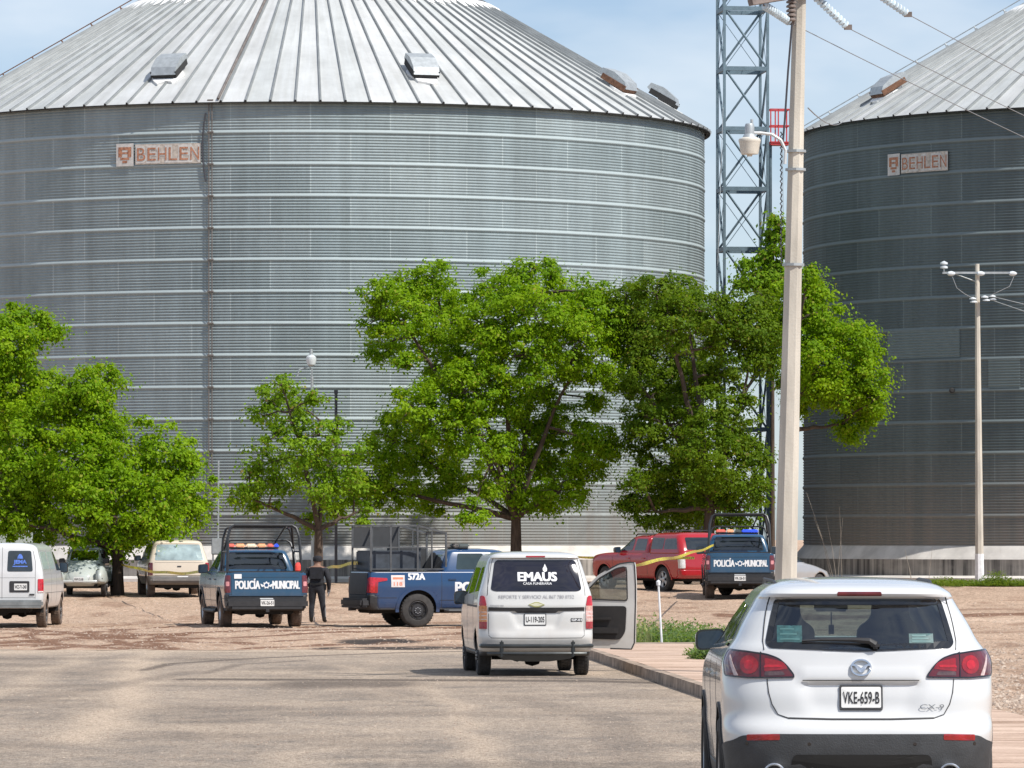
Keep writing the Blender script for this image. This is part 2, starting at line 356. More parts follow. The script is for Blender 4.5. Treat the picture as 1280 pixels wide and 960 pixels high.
# loose stones lying on the lot: uncountable
def stones(name, n, region, smin, smax, m, seed, label, zf=None):
    r = np.random.default_rng(seed); pts = []
    Yc = r.uniform(region[2], region[3], n*3); x0 = np.array([region[0](y) for y in Yc]); x1 = np.array([region[1](y) for y in Yc]); Xc = x0+(x1-x0)*r.random(n*3)
    k_ = vnoise(Xc, Yc, 1.5, seed) > r.random(n*3)*.9; pts = np.stack([Xc[k_], Yc[k_]], 1)[:n]; n = len(pts); s = smin+(smax-smin)*r.random(n)**3
    base = np.array([(1, 0, 0), (0, 1, 0), (-1, 0, 0), (0, -1, 0), (0, 0, 1), (0, 0, -1)], float)
    z = (zf(pts[:, 0], pts[:, 1]) if zf else lot_z(pts[:, 0], pts[:, 1]))
    jit = r.uniform(.6, 1.3, (n, 6, 1)); a = r.uniform(0, 6.28, n); V = base[None]*jit
    c, s_ = np.cos(a)[:, None], np.sin(a)[:, None]; x = V[..., 0]*c-V[..., 1]*s_; y = V[..., 0]*s_+V[..., 1]*c
    V = np.stack([x, y, V[..., 2]*.6], -1)*s[:, None, None]; V[..., 0] += pts[:, :1]; V[..., 1] += pts[:, 1:]; V[..., 2] += z[:, None]+s[:, None]*.15
    tri = np.array([(0, 1, 4), (1, 2, 4), (2, 3, 4), (3, 0, 4)]); Fc = (tri[None]+(np.arange(n)*6)[:, None, None]).reshape(-1, 3)
    o = mesh(name, V.reshape(-1, 3), Fc.tolist(), m); tag(o, label, kind='stuff'); o['category'] = 'stones'; return o
M_stone = newmat('loose_stone'); MATS['st'] = M_stone[0]
_n = noise(M_stone[1], 7, 2, .6)
M_stone[1].links.new(mixc(M_stone[1], ramp(M_stone[1], _n, .35, .65), (.24, .165, .12), (.50, .41, .33)), M_stone[2].inputs['Base Color']); M_stone[2].inputs['Roughness'].default_value = .95
L_ = lambda Y: -.1*Y-.5
R_ = lambda Y: .1*Y+.5
stones('gravel', 16000, (L_, R_, 94.5, 150), .010, .036, M_stone[0], 31, 'small stones scattered over the brown dirt lot')
stones('gravel', 11000, (lambda Y: KX(Y)+SWW+.05, lambda Y: .1*Y+1.5, 46, 94), .012, .055, M_stone[0], 33, 'coarse gravel and small rocks right of the sidewalk')
stones('gravel', 9000, (L_, lambda Y: KX(Y)-.05, 46, 94), .004, .015, M_stone[0], 35, 'sparse grit lying on the dusty asphalt', zf=lambda x, y: x*0+.006)

# ================================================================ silos
SR = 14.85; SD = 197.0; RING = 1.1176; NR_ = 14; SZ0 = 1.80; SEAVE = SZ0+NR_*RING; PITCH = math.tan(R(30))
def galv(name, c1, c2, seam, rough, metal, dirt):
    m, nt, b, o = newmat(name)
    t = N(nt, 'ShaderNodeTexCoord'); br = N(nt, 'ShaderNodeTexBrick'); nt.links.new(t.outputs['UV'], br.inputs['Vector'])
    br.offset = .5; br.inputs['Scale'].default_value = 1; br.inputs['Brick Width'].default_value = 2.82; br.inputs['Row Height'].default_value = RING
    br.inputs['Mortar Size'].default_value = .022; br.inputs['Mortar Smooth'].default_value = 0; br.inputs['Bias'].default_value = 0
    br.inputs['Color1'].default_value = tuple(c1)+(1,); br.inputs['Color2'].default_value = tuple(c2)+(1,); br.inputs['Mortar'].default_value = tuple(seam)+(1,)
    n1 = noise(nt, .25, 6, .6); st = noise(nt, 1, 5, .65, sc=(1.6, .05, 1), coord='UV'); n3 = noise(nt, 6, 3, .6)
    c = mixc(nt, 1.0, br.outputs['Color'], mixc(nt, ramp(nt, n1, .3, .7), (.86, .87, .88), (1.12, 1.12, 1.12)), 'MULTIPLY')
    c = mixc(nt, 1.0, c, mixc(nt, ramp(nt, st, .35, .7), (.84, .83, .82), (1.08, 1.08, 1.08)), 'MULTIPLY')
    c = mixc(nt, 1.0, c, mixc(nt, ramp(nt, n3, .3, .7), (.95, .95, .95), (1.05, 1.05, 1.05)), 'MULTIPLY')
    s = N(nt, 'ShaderNodeSeparateXYZ'); nt.links.new(t.outputs['UV'], s.inputs[0])
    dv = N(nt, 'ShaderNodeMath', operation='DIVIDE'); nt.links.new(s.outputs['Y'], dv.inputs[0]); dv.inputs[1].default_value = RING; fr_ = N(nt, 'ShaderNodeMath', operation='FRACT'); nt.links.new(dv.outputs[0], fr_.inputs[0])
    gt = N(nt, 'ShaderNodeMath', operation='GREATER_THAN'); nt.links.new(fr_.outputs[0], gt.inputs[0]); gt.inputs[1].default_value = .915
    c = mixc(nt, gt.outputs[0], c, tuple(q*.92 for q in seam))
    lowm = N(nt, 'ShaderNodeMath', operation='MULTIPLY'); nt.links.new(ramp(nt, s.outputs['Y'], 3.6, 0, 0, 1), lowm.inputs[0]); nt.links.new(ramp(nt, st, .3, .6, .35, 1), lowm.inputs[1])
    c = mixc(nt, lowm.outputs[0], c, dirt)  # dirt on the lower wall; the pale silo's tone also paints in base shade
    nt.links.new(c, b.inputs['Base Color']); b.inputs['Roughness'].default_value = rough; b.inputs['Metallic'].default_value = metal
    bump(nt, b, noise(nt, .9, 3, .6), .35, .06)
    return m
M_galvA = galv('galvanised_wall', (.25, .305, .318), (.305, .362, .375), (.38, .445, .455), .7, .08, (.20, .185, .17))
M_galvB = galv('darker_wall', (.105, .135, .142), (.135, .168, .172), (.19, .23, .235), .7, .08, (.22, .20, .18))  # same sheet pattern in a darker tone for the second silo
def roofmat(name, a, b_):
    m, nt, b, o = newmat(name)
    t = N(nt, 'ShaderNodeTexCoord'); s = N(nt, 'ShaderNodeSeparateXYZ'); nt.links.new(t.outputs['UV'], s.inputs[0])
    fl = N(nt, 'ShaderNodeMath', operation='FLOOR'); nt.links.new(s.outputs['X'], fl.inputs[0]); wn_ = N(nt, 'ShaderNodeTexWhiteNoise', noise_dimensions='1D'); nt.links.new(fl.outputs[0], wn_.inputs['W'])
    c = mixc(nt, wn_.outputs['Value'], a, b_); n = noise(nt, .6, 7, .7); st = noise(nt, 1, 4, .6, sc=(3, .4, 1), coord='UV')
    c = mixc(nt, 1.0, c, mixc(nt, ramp(nt, n, .3, .7), (.82, .82, .82), (1.1, 1.1, 1.1)), 'MULTIPLY'); c = mixc(nt, 1.0, c, mixc(nt, ramp(nt, st, .35, .7), (.9, .89, .87), (1.05, 1.05, 1.05)), 'MULTIPLY')
    nt.links.new(c, b.inputs['Base Color']); b.inputs['Roughness'].default_value = .55; b.inputs['Metallic'].default_value = .25; return m
M_roof = roofmat('roof_sheet', (.52, .545, .54), (.61, .62, .615))
M_rib = mat('roof_rib', (.26, .275, .275), .5, .4, var=.2, scale=1.5)
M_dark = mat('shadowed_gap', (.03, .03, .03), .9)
M_white = mat('sealant_white', (.78, .78, .76), .8, var=.15, scale=4)
M_steel = mat('galvanised_steel', (.42, .45, .46), .5, .5, var=.15)
M_rust = mat('rusty_iron', (.17, .085, .05), .85, .1, var=.4, scale=8)
M_conc = mat('white_concrete', (.60, .57, .53), .9, var=.2, scale=1.2, bmp=.3)
m_, nt, b, _ = newmat('stained_plinth'); M_plinth = m_
_n = noise(nt, 1, 6, .7, sc=(3.2, .10, 1), coord='UV'); _m = noise(nt, 1, 4, .6, sc=(.35, .8, 1), coord='UV')
_c = mixc(nt, ramp(nt, _n, .38, .60), (.055, .05, .048), (.34, .31, .28)); _c = mixc(nt, ramp(nt, _m, .45, .65, 0, .5), _c, (.42, .38, .34))
nt.links.new(_c, b.inputs['Base Color']); b.inputs['Roughness'].default_value = .95
M_bolt = mat('bolt_strip', (.55, .58, .6), .5, .5)

def silo_meshes():
    nseg = 260; spc = 4; nc = 11; dz = RING/(nc*spc); rows = []
    for k in range(NR_):
        for j in range(nc*spc):
            z = j*dz; c = j//spc
            rr = .018*math.cos(2*PI*(j+.5)/spc)
            if c == nc-1: rr = (.022, .038, .038, .018)[j % spc]
            rows.append((SR+rr, k*RING+z))
    rows.append((SR, NR_*RING)); V = []; U = []
    for r, z in rows:
        for i in range(nseg+1):
            a = 2*PI*i/nseg; V.append((r*math.cos(a), r*math.sin(a), z)); U.append((a*SR, z))
    n1 = nseg+1; Fc = [(j*n1+i, j*n1+i+1, (j+1)*n1+i+1, (j+1)*n1+i) for j in range(len(rows)-1) for i in range(nseg)]
    return V, Fc, U
SV, SF, SU = silo_meshes()
def roof_geo():
    nr = 108; V = []; U = []; Fc = []; hs = [(SR+.22, -.22*PITCH), (7.2, (SR-7.2)*PITCH), (.8, (SR-.8)*PITCH)]
    per = 2
    for r, z in hs:
        for i in range(nr*per+1):
            a = 2*PI*i/(nr*per); V.append((r*math.cos(a), r*math.sin(a), z)); U.append((i/per+.001, (SR-r)))
    n1 = nr*per+1
    Fc = [(j*n1+i, j*n1+i+1, (j+1)*n1+i+1, (j+1)*n1+i) for j in range(2) for i in range(nr*per)]
    rb = MB()
    for i in range(nr):
        a = 2*PI*i/nr; d = Vector((math.cos(a), math.sin(a), 0)); t = Vector((-math.sin(a), math.cos(a), 0)); nrm = Vector((math.cos(a)*math.sin(R(30)), math.sin(a)*math.sin(R(30)), math.cos(R(30))))
        p0 = d*(SR+.24)+Vector((0, 0, -.24*PITCH)); p1 = d*1.0+Vector((0, 0, (SR-1.0)*PITCH))
        w0, w1, h = .045, .03, .075
        rb.add([p0-t*w0-nrm*.01, p0+t*w0-nrm*.01, p0+t*w0*.6+nrm*h, p0-t*w0*.6+nrm*h, p1-t*w1-nrm*.01, p1+t*w1-nrm*.01, p1+t*w1*.6+nrm*h, p1-t*w1*.6+nrm*h],
               [(0, 1, 2, 3), (7, 6, 5, 4), (1, 5, 6, 2), (2, 6, 7, 3), (3, 7, 4, 0)], 0)
        # dark open rib end under the eave
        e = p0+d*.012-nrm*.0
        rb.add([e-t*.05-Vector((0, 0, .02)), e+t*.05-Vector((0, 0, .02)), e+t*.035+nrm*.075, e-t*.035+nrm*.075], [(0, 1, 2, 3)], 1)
    return V, Fc, U, rb
RV, RF, RU, RB = roof_geo()
def cyl_pt(theta, r, z): return Vector((r*math.sin(theta), -r*math.cos(theta), z))   # theta from the side facing the camera, right positive
def sign_on(parent, root, th0, zc, w, h, emblem=True):
    """maker's sign painted on thin plates that follow the corrugated wall: emblem square and outlined letters"""
    def fn(off): return lambda u, v: cyl_pt(th0+u/SR, SR+.075+off, zc+v)
    def place(vs2, fs, off, name, m):
        g = fn(off); o = mesh(name, [g(a, b_) for a, b_ in vs2], fs, m, parent); return o
    grid = lambda x0, x1, y0, y1, n: ([(x0+(x1-x0)*i/n, y) for i in range(n+1) for y in (y0, y1)], [(2*i, 2*i+2, 2*i+3, 2*i+1) for i in range(n)])
    ew = h*.86
    v, f = grid(-w/2, -w/2+ew, -h/2, h/2, 4); mb = MB(); g = fn(0)
    a_, b2 = grid(-w/2, -w/2+ew, -h/2, h/2, 4); mb.add([g(*q) for q in a_], b2, 0)
    # emblem: chevron shield strokes
    cx = -w/2+ew/2; g1 = fn(.006)
    for (x0, x1, y0, y1) in ((-.32, -.14, -.1, .34), (.14, .32, -.1, .34), (-.14, .14, .22, .34), (-.32, .32, .04, .12), (-.22, .22, -.22, -.12), (-.12, .12, -.36, -.26)):
        q, f2 = grid(cx+x0*h, cx+x1*h, y0*h, y1*h, 2); mb.add([g1(*p) for p in q], f2, 1)
    L = 'BEHLEN'; lw = (w-ew-.12)/len(L); x = -w/2+ew+.1; lh = h*.66
    for ch in L:
        tv, tf = text_geo(ch, .055); mb.add([g(x+lw*.5+p[0]*lw*1.05, p[1]*(lh+.1)) for p in tv], tf, 0)
        tv, tf = text_geo(ch, .0); g2 = fn(.01); mb.add([g2(x+lw*.5+p[0]*lw*.80, p[1]*lh*.86) for p in tv], tf, 1); x += lw
    # backing strip
    q, f2 = grid(-w/2+ew+.06, w/2, -lh/2-.09, lh/2+.09, 6); gb = fn(-.006); mb.add([gb(*p) for p in q], f2, 2)
    return mb.build('maker_sign', [mat('sign_white', (.58, .56, .53), .7, var=.15, scale=9), mat('sign_orange', (.42, .19, .11), .7, var=.45, scale=14), mat('sign_edge', (.50, .44, .38), .7, var=.3, scale=9)], parent, recalc=False)
def roof_vent(parent, th, rho, yaw=0, rust=False, big=1.0):
    d = Vector((math.sin(th), -math.cos(th), 0)); t = Vector((math.cos(th), math.sin(th), 0)); nrm = (d*math.sin(R(30))+Vector((0, 0, math.cos(R(30))))); sl = (d*math.cos(R(30))-Vector((0, 0, math.sin(R(30)))))
    c = d*rho+Vector((0, 0, (SR-rho)*PITCH)); Mx = Matrix((t, sl, nrm)).transposed()
    g = lambda a, b_, h: c+Mx@Vector((a*big, b_*big, h*big))
    mb = MB(); w = .48
    # neck, hood that leans down the slope, dark mouth, sealant skirt
    mb.prism([(-.35, .45), (.35, .45), (.35, -.2), (-.35, -.2)], -.02, .32, g, 0)
    prof = [(-.75, .28), (-.70, .50), (-.2, .58), (.35, .46), (.55, .24), (.42, .20), (-.2, .34), (-.6, .22)]
    n = len(prof); V = [g(-w, y, z) for y, z in prof]+[g(w, y, z) for y, z in prof]
    mb.add(V, [tuple(range(n)), tuple(range(2*n-1, n-1, -1))]+[(i, (i+1) % n, n+(i+1) % n, n+i) for i in range(n)], 0)
    mb.prism([(-w-.02, -.6), (-w+.03, -.6), (-w+.03, .5), (-w-.02, .5)], .12, .33, g, 1)
    mb.prism([(w-.03, -.6), (w+.02, -.6), (w+.02, .5), (w-.03, .5)], .12, .33, g, 1)
    mb.prism([(-w+.05, .50), (w-.05, .50), (w-.05, .40), (-w+.05, .40)], .06, .24, g, 1)
    rr = random.Random(int(th*1000)); sk = [(math.cos(a)*(.52+rr.uniform(-.08, .14)), .15+math.sin(a)*(.62+rr.uniform(-.1, .2))) for a in [2*PI*k/14 for k in range(14)]]
    mb.prism(sk, .0, .085, g, 2)
    return mb.build('roof_vent', [M_steel, M_rust if rust else M_dark, M_white], parent)
M_box = mat('box_grey', (.33, .36, .36), .6, .2)
def silo(name, label, px, wallm, dz, is_left):
    cx = (px-640)*SD/F; root = thing(name, label, 'grain silo', (cx, SD, 0), 0, 'corrugated steel grain silos')
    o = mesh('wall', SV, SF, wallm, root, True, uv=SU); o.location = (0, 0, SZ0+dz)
    o = mesh('roof', RV, RF, M_roof, root, False, uv=RU); o.location = (0, 0, SEAVE+dz)
    rb = RB.build('roof_rib_set', [M_rib, M_dark], o, recalc=False)
    rb.name = 'standing_seams'
    # eave gutter edge and fastener strip
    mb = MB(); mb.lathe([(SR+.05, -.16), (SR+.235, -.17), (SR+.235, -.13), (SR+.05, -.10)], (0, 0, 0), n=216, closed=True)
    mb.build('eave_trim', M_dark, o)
    # white sealant ring with ragged lower edge
    rr = random.Random(5); mb = MB(); n = 540; V = []
    for i in range(n):
        a = 2*PI*i/n; r0 = 7.35+rr.uniform(-.06, .16)+.12*math.sin(i*.9); r1 = 6.95
        for r in (r0, (r0+r1)/2, r1): V.append((r*math.cos(a), r*math.sin(a), (SR-r)*PITCH+(.10 if r not in (r0,) else .02)))
    mb.add(V, [(3*i+j, 3*((i+1) % n)+j, 3*((i+1) % n)+j+1, 3*i+j+1) for i in range(n) for j in range(2)])
    mb.build('sealant_ring', M_white, o)
    mb = MB(); mb.lathe([(1.3, (SR-1.3)*PITCH), (1.3, (SR-1.3)*PITCH+.5), (.2, (SR)*PITCH+.3), (.01, SR*PITCH+.35)], (0, 0, 0), n=32); mb.build('peak_cap', M_steel, o)
    # roof ladder rail
    tha = R(-88) if is_left else R(-95); mb = MB(); d = Vector((math.sin(tha), -math.cos(tha), 0)); nrm = d*.5+Vector((0, 0, .866)); pts = []
    for k in range(13):
        r = SR-k*(SR-1.6)/12; b0 = d*r+Vector((0, 0, (SR-r)*PITCH)); mb.tube([b0, b0+nrm*.28], .03, 5); pts.append(b0+nrm*.28); mb.box(b0+nrm*.14, (.1, .1, .12))
    mb.tube(pts, .022, 5); mb.build('safety_rail', M_rust if is_left else M_steel, o)
    return root, o, cx
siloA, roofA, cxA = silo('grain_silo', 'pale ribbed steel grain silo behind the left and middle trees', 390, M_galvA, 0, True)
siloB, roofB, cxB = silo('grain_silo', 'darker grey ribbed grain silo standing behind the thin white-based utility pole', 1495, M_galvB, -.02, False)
def th_of(px, cpx, r=SR):
    cx = (cpx-640)*SD/F; ts = np.linspace(-1.5, 1.5, 3001); x = 640+F*(cx+r*np.sin(ts))/(SD-r*np.cos(ts)); return float(ts[int(np.argmin(abs(x-px)))])
for px, rho, rust in ((212, 13.0, False), (527, 13.0, False), (772, 13.0, True), (828, 13.4, False)):
    roof_vent(roofA, th_of(px, 390, rho), rho, rust=rust)
roof_vent(roofB, th_of(1112, 1495, 13.1), 13.1, rust=True)
sA = sign_on(siloA, siloA, th_of(198, 390), 0, 3.22, .80); sA.location = (0, 0, 15.55)
sB = sign_on(siloB, siloB, th_of(1147, 1495), 0, 3.05, .78); sB.location = (0, 0, 15.56)
# concrete footing of each silo
def footing(root):
    mb = MB(); n = 180; r0 = SR+.42
    pr = [(r0+.9, .3), (r0+.9, .62), (r0, .70), (r0, 1.28), (SR+.36, 1.36), (SR-.05, 1.83)]
    V = []; U = []
    for r, z in pr:
        for i in range(n+1): a = 2*PI*i/n; V.append((r*math.cos(a), r*math.sin(a), z)); U.append((a*r, z))
    n1 = n+1; Fc = []; mi = []
    for j in range(len(pr)-1):
        for i in range(n): Fc.append((j*n1+i, j*n1+i+1, (j+1)*n1+i+1, (j+1)*n1+i)); mi.append(1 if j == 2 else 0)
    mesh('footing', V, Fc, None, root, uv=U, mats=[M_conc, M_plinth], mi=mi)
footing(siloA); footing(siloB)
# grain pipe pair running down the pale silo with brackets
def downpipe():
    mb = MB(); th = th_of(264, 390)
    for dx in (-.05, .06): mb.tube([cyl_pt(th+dx/SR, SR+.12, z) for z in (2.6, 8, SEAVE-.05)], .020, 6)
    for k in range(14):
        z = SZ0+RING*k+RING-.05
        mb.box(cyl_pt(th, SR+.08, z), (.20, .14, .05), rot=(0, 0, th)); 
    o = mb.build('conduit', mat('conduit_dull', (.16, .14, .13), .8, .2, var=.3), siloA)
    mb = MB(); pts = [cyl_pt(th-.008*math.sin((z-14.6)*1.35)-.012, SR+.09, z) for z in np.linspace(SEAVE-.5, SEAVE-2.9, 16)]; mb.tube(pts, .028, 6); mb.build('hanging_cable', mat('cable_black', (.05, .05, .06), .6), siloA)
    mb = MB(); mb.tube([d_ for d_ in [cyl_pt(th+.02, r, SEAVE+(SR-r)*PITCH+.10) for r in (SR+.2, 11, 7.4)]], .05, 6); mb.build('roof_conduit', mat('conduit_dull', (.16, .14, .13), .8), siloA)
downpipe()
# lighter replacement sheets on the dark silo
def patches():
    mp_ = mat('new_sheet', (.19, .235, .24), .55, .25, var=.08, scale=1); mb = MB()
    for px0, px1, y0, y1 in ((1110, 1200, 413, 450), (1236, 1276, 447, 484)):
        a0, a1 = th_of(px0, 1495), th_of(px1, 1495); s = F/(SD-SR*math.cos((a0+a1)/2)); z1, z0 = CZ+(H-y0)/s, CZ+(H-y1)/s
        k = round((z0-SZ0)/RING); z0, z1 = SZ0+k*RING, SZ0+(k+1)*RING-.1; nz_ = 41; nt_ = 8
        V = [cyl_pt(a0+(a1-a0)*i/nt_, SR+.024+.018*math.cos(2*PI*(j+.5)/4), z0+(z1-z0)*j/nz_) for j in range(nz_+1) for i in range(nt_+1)]
        mb.add(V, [(j*(nt_+1)+i, j*(nt_+1)+i+1, (j+1)*(nt_+1)+i+1, (j+1)*(nt_+1)+i) for j in range(nz_) for i in range(nt_)])
    mb.build('replacement_sheet', mp_, siloB, smooth=False, recalc=False)
patches()
mb = MB(); c = cyl_pt(th_of(1190, 1495), SR+.02, CZ+(H-485)/35.5); mb.lathe([(.10, 0), (.10, -.12), (.06, -.14), (.001, -.14)], c, 'Y', 12); mb.build('inspection_port', M_dark, siloB)

# ================================================================ lattice tower
def tower():
    Yt = 205.0; s = F/Yt; cx = (928-640)/s; g = float(terr(Yt)); root = thing('lattice_tower', 'tall blue-grey steel lattice tower rising between the two silos', 'tower', (cx, Yt, g), R(7))
    m = mat('tower_steel', (.14, .20, .235), .6, .3, var=.15); hw = .86; top = 34; lw = .10
    for sx in (-1, 1):
        for sy in (-1, 1):
            mb = MB(); mb.box((sx*hw, sy*hw, top/2), (lw, lw, top)); mb.build('leg', m, root)
    for f in range(4):
        mb = MB(); a = f*PI/2; Rz = Matrix.Rotation(a, 3, 'Z'); z = 1.1; k = 0; st = 2.36
        while z < top-.1:
            mb.box(Rz@Vector((0, -hw, z)), (2*hw, .09, .16), rot=Rz)
            if z+st < top:
                p, q = (Vector((-hw, -hw, z+st)), Vector((hw, -hw, z))); 
                mb.tube([Rz@p, Rz@q], .045, 4)
                if k % 3 != 1: mb.tube([Rz@Vector((-hw, -hw+.03, z)), Rz@Vector((hw, -hw+.03, z+st))], .014, 4)
            z += st; k += 1
        mb.build('bracing', m, root)
    # red rest platform with cage beside the tower, held on a side mast
    r2 = mat('red_paint', (.50, .035, .04), .55, var=.2); mb = MB(); x0, x1 = (962-928)/s, (986-928)/s; z0, z1 = CZ+(H-178)/s-g, CZ+(H-137)/s-g
    for x in (x0, (x0*.6+x1*.4), x1):
        for y in (-.35, .35): mb.box((x, y, (z0+z1)/2), (.045, .045, z1-z0))
    for z in (z0, (z0+z1)/2, z1):
        for y in (-.35, .35): mb.box(((x0+x1)/2, y, z), (x1-x0, .045, .05))
        for x in (x0, x1): mb.box((x, 0, z), (.045, .7, .05))
    mb.box(((x0+x1)/2, 0, z0-.06), (x1-x0, .7, .1)); mb.build('platform_cage', r2, root)
    mb = MB(); mb.tube([(x0+.05, 0, 0), (x0+.05, 0, z0)], .06, 8); mb.box((.5*(hw+x0), 0, z0-.1), (abs(x0-hw)+.1, .08, .08)); mb.build('side_mast', m, root)
    mb = MB(); xw = (976-928)/s
    mb.tube([(xw, -.5, 4), (xw+.03, -.5, 14), (xw+.02, -.4, z0)], .012, 5); mb.build('guy_wire', M_steel, root)
tower()
def thinwire(a, b_, r, m, sag=0, n=12):
    mb = MB(); a, b_ = Vector(a), Vector(b_)
    mb.tube([a.lerp(b_, k/n)-Vector((0, 0, sag*4*(k/n)*(1-k/n))) for k in range(n+1)], r, 5); return mb
# slack stay cable seen between silo and tower
mb = thinwire(P(905, 100, 205), P(884, 700, 188), .012, None, .2); tag(mb.build('stay_cable', M_steel), 'thin steel stay cable slanting down beside the lattice tower', 'cable')
# ================================================================ trees
def leafmat(name, a, b_, c_):
    m = bpy.data.materials.new(name); m.use_nodes = True; nt = m.node_tree; nt.nodes.clear()
    o = nt.nodes.new('ShaderNodeOutputMaterial'); at = N(nt, 'ShaderNodeVertexColor', layer_name='tint'); sp = N(nt, 'ShaderNodeSeparateColor'); nt.links.new(at.outputs['Color'], sp.inputs[0])
    c = mixc(nt, sp.outputs[0], a, b_); c = mixc(nt, ramp(nt, sp.outputs[1], .93, 1, 0, .8), c, c_)
    p = N(nt, 'ShaderNodeBsdfPrincipled'); nt.links.new(c, p.inputs['Base Color']); p.inputs['Roughness'].default_value = .55; p.inputs['Specular IOR Level'].default_value = .15
    t = N(nt, 'ShaderNodeBsdfTranslucent'); nt.links.new(mixc(nt, 1.0, c, (1.5, 1.45, .6), 'MULTIPLY'), t.inputs['Color'])
    x = N(nt, 'ShaderNodeMixShader'); x.inputs[0].default_value = .46; nt.links.new(p.outputs[0], x.inputs[1]); nt.links.new(t.outputs[0], x.inputs[2]); nt.links.new(x.outputs[0], o.inputs['Surface']); return m
M_leafA = leafmat('leaf_bright', (.105, .225, .005), (.28, .43, .010), (.34, .28, .05))
M_leafB = leafmat('leaf_thin', (.105, .215, .010), (.24, .38, .018), (.36, .24, .09))
M_leafD = leafmat('leaf_olive', (.058, .125, .006), (.165, .255, .010), (.24, .20, .04))
M_bark = mat('bark', (.085, .06, .045), .95, var=.4, scale=5, bmp=.8, bscale=18, sc=(3, 3, .5))
def leaves_mesh(name, blobs, m, parent, seed, per=95, dens=15, L=.115, squash=.9):
    r = np.random.default_rng(seed); C = []; D = []
    for (c, rad) in blobs:
        n = max(6, int(dens*2.1*rad*rad)+5); d = r.normal(size=(n, 3)); d /= np.linalg.norm(d, axis=1)[:, None]
        rr = rad*(.30+.85*r.random(n)**.6); p = np.array(c)+d*rr[:, None]*np.array([1, 1, squash]); C.append(p); D.append(d)
    C = np.concatenate(C); D = np.concatenate(D); nC = len(C)
    rc = r.uniform(.15, .40, nC); cnt = per; idx = np.repeat(np.arange(nC), cnt); n = len(idx)
    q = r.normal(size=(n, 3)); q /= np.linalg.norm(q, axis=1)[:, None]; q[:, 2] = q[:, 2]*.62+.05
    rad = rc[idx]*(r.random(n)**.4); loose = r.random(n) < .24; rad = np.where(loose, rad*2.0+.08, rad); pos = C[idx]+q*rad[:, None]; pos[:, 2] -= np.where(loose, .1, .25*(rad**2)/rc[idx])
    nrm = q*.6+D[idx]*.35+np.array([0, 0, .5])+r.normal(size=(n, 3))*.42; nrm /= np.linalg.norm(nrm, axis=1)[:, None]
    tv = q+r.normal(size=(n, 3))*.5+np.array([0, 0, -.35]); tv -= nrm*(tv*nrm).sum(1)[:, None]; tv /= np.linalg.norm(tv, axis=1)[:, None]; bv = np.cross(nrm, tv)
    l = L*r.uniform(.45, 1.35, n)[:, None]; w = l*r.uniform(.28, .42, n)[:, None]
    V = np.stack([pos-tv*l*.5, pos+bv*w-nrm*l*.06, pos+tv*l*.5-nrm*l*.12, pos-bv*w-nrm*l*.06], 1).reshape(-1, 3)
    me = bpy.data.meshes.new(name); me.vertices.add(4*n); me.vertices.foreach_set('co', V.ravel()); me.loops.add(4*n); me.loops.foreach_set('vertex_index', np.arange(4*n))
    me.polygons.add(n); me.polygons.foreach_set('loop_start', np.arange(0, 4*n, 4)); me.polygons.foreach_set('loop_total', np.full(n, 4)); me.update()
    ca = me.color_attributes.new('tint', 'FLOAT_COLOR', 'POINT'); cl = r.random(nC); t = np.clip(.55*cl[idx]+.45*r.random(n), 0, 1); c = np.ones((n, 4)); c[:, 0] = t; c[:, 1] = r.random(n)
    ca.data.foreach_set('color', np.repeat(c, 4, 0).ravel()); me.materials.append(m)
    o = bpy.data.objects.new(name, me); COL.objects.link(o); o.parent = parent; return o
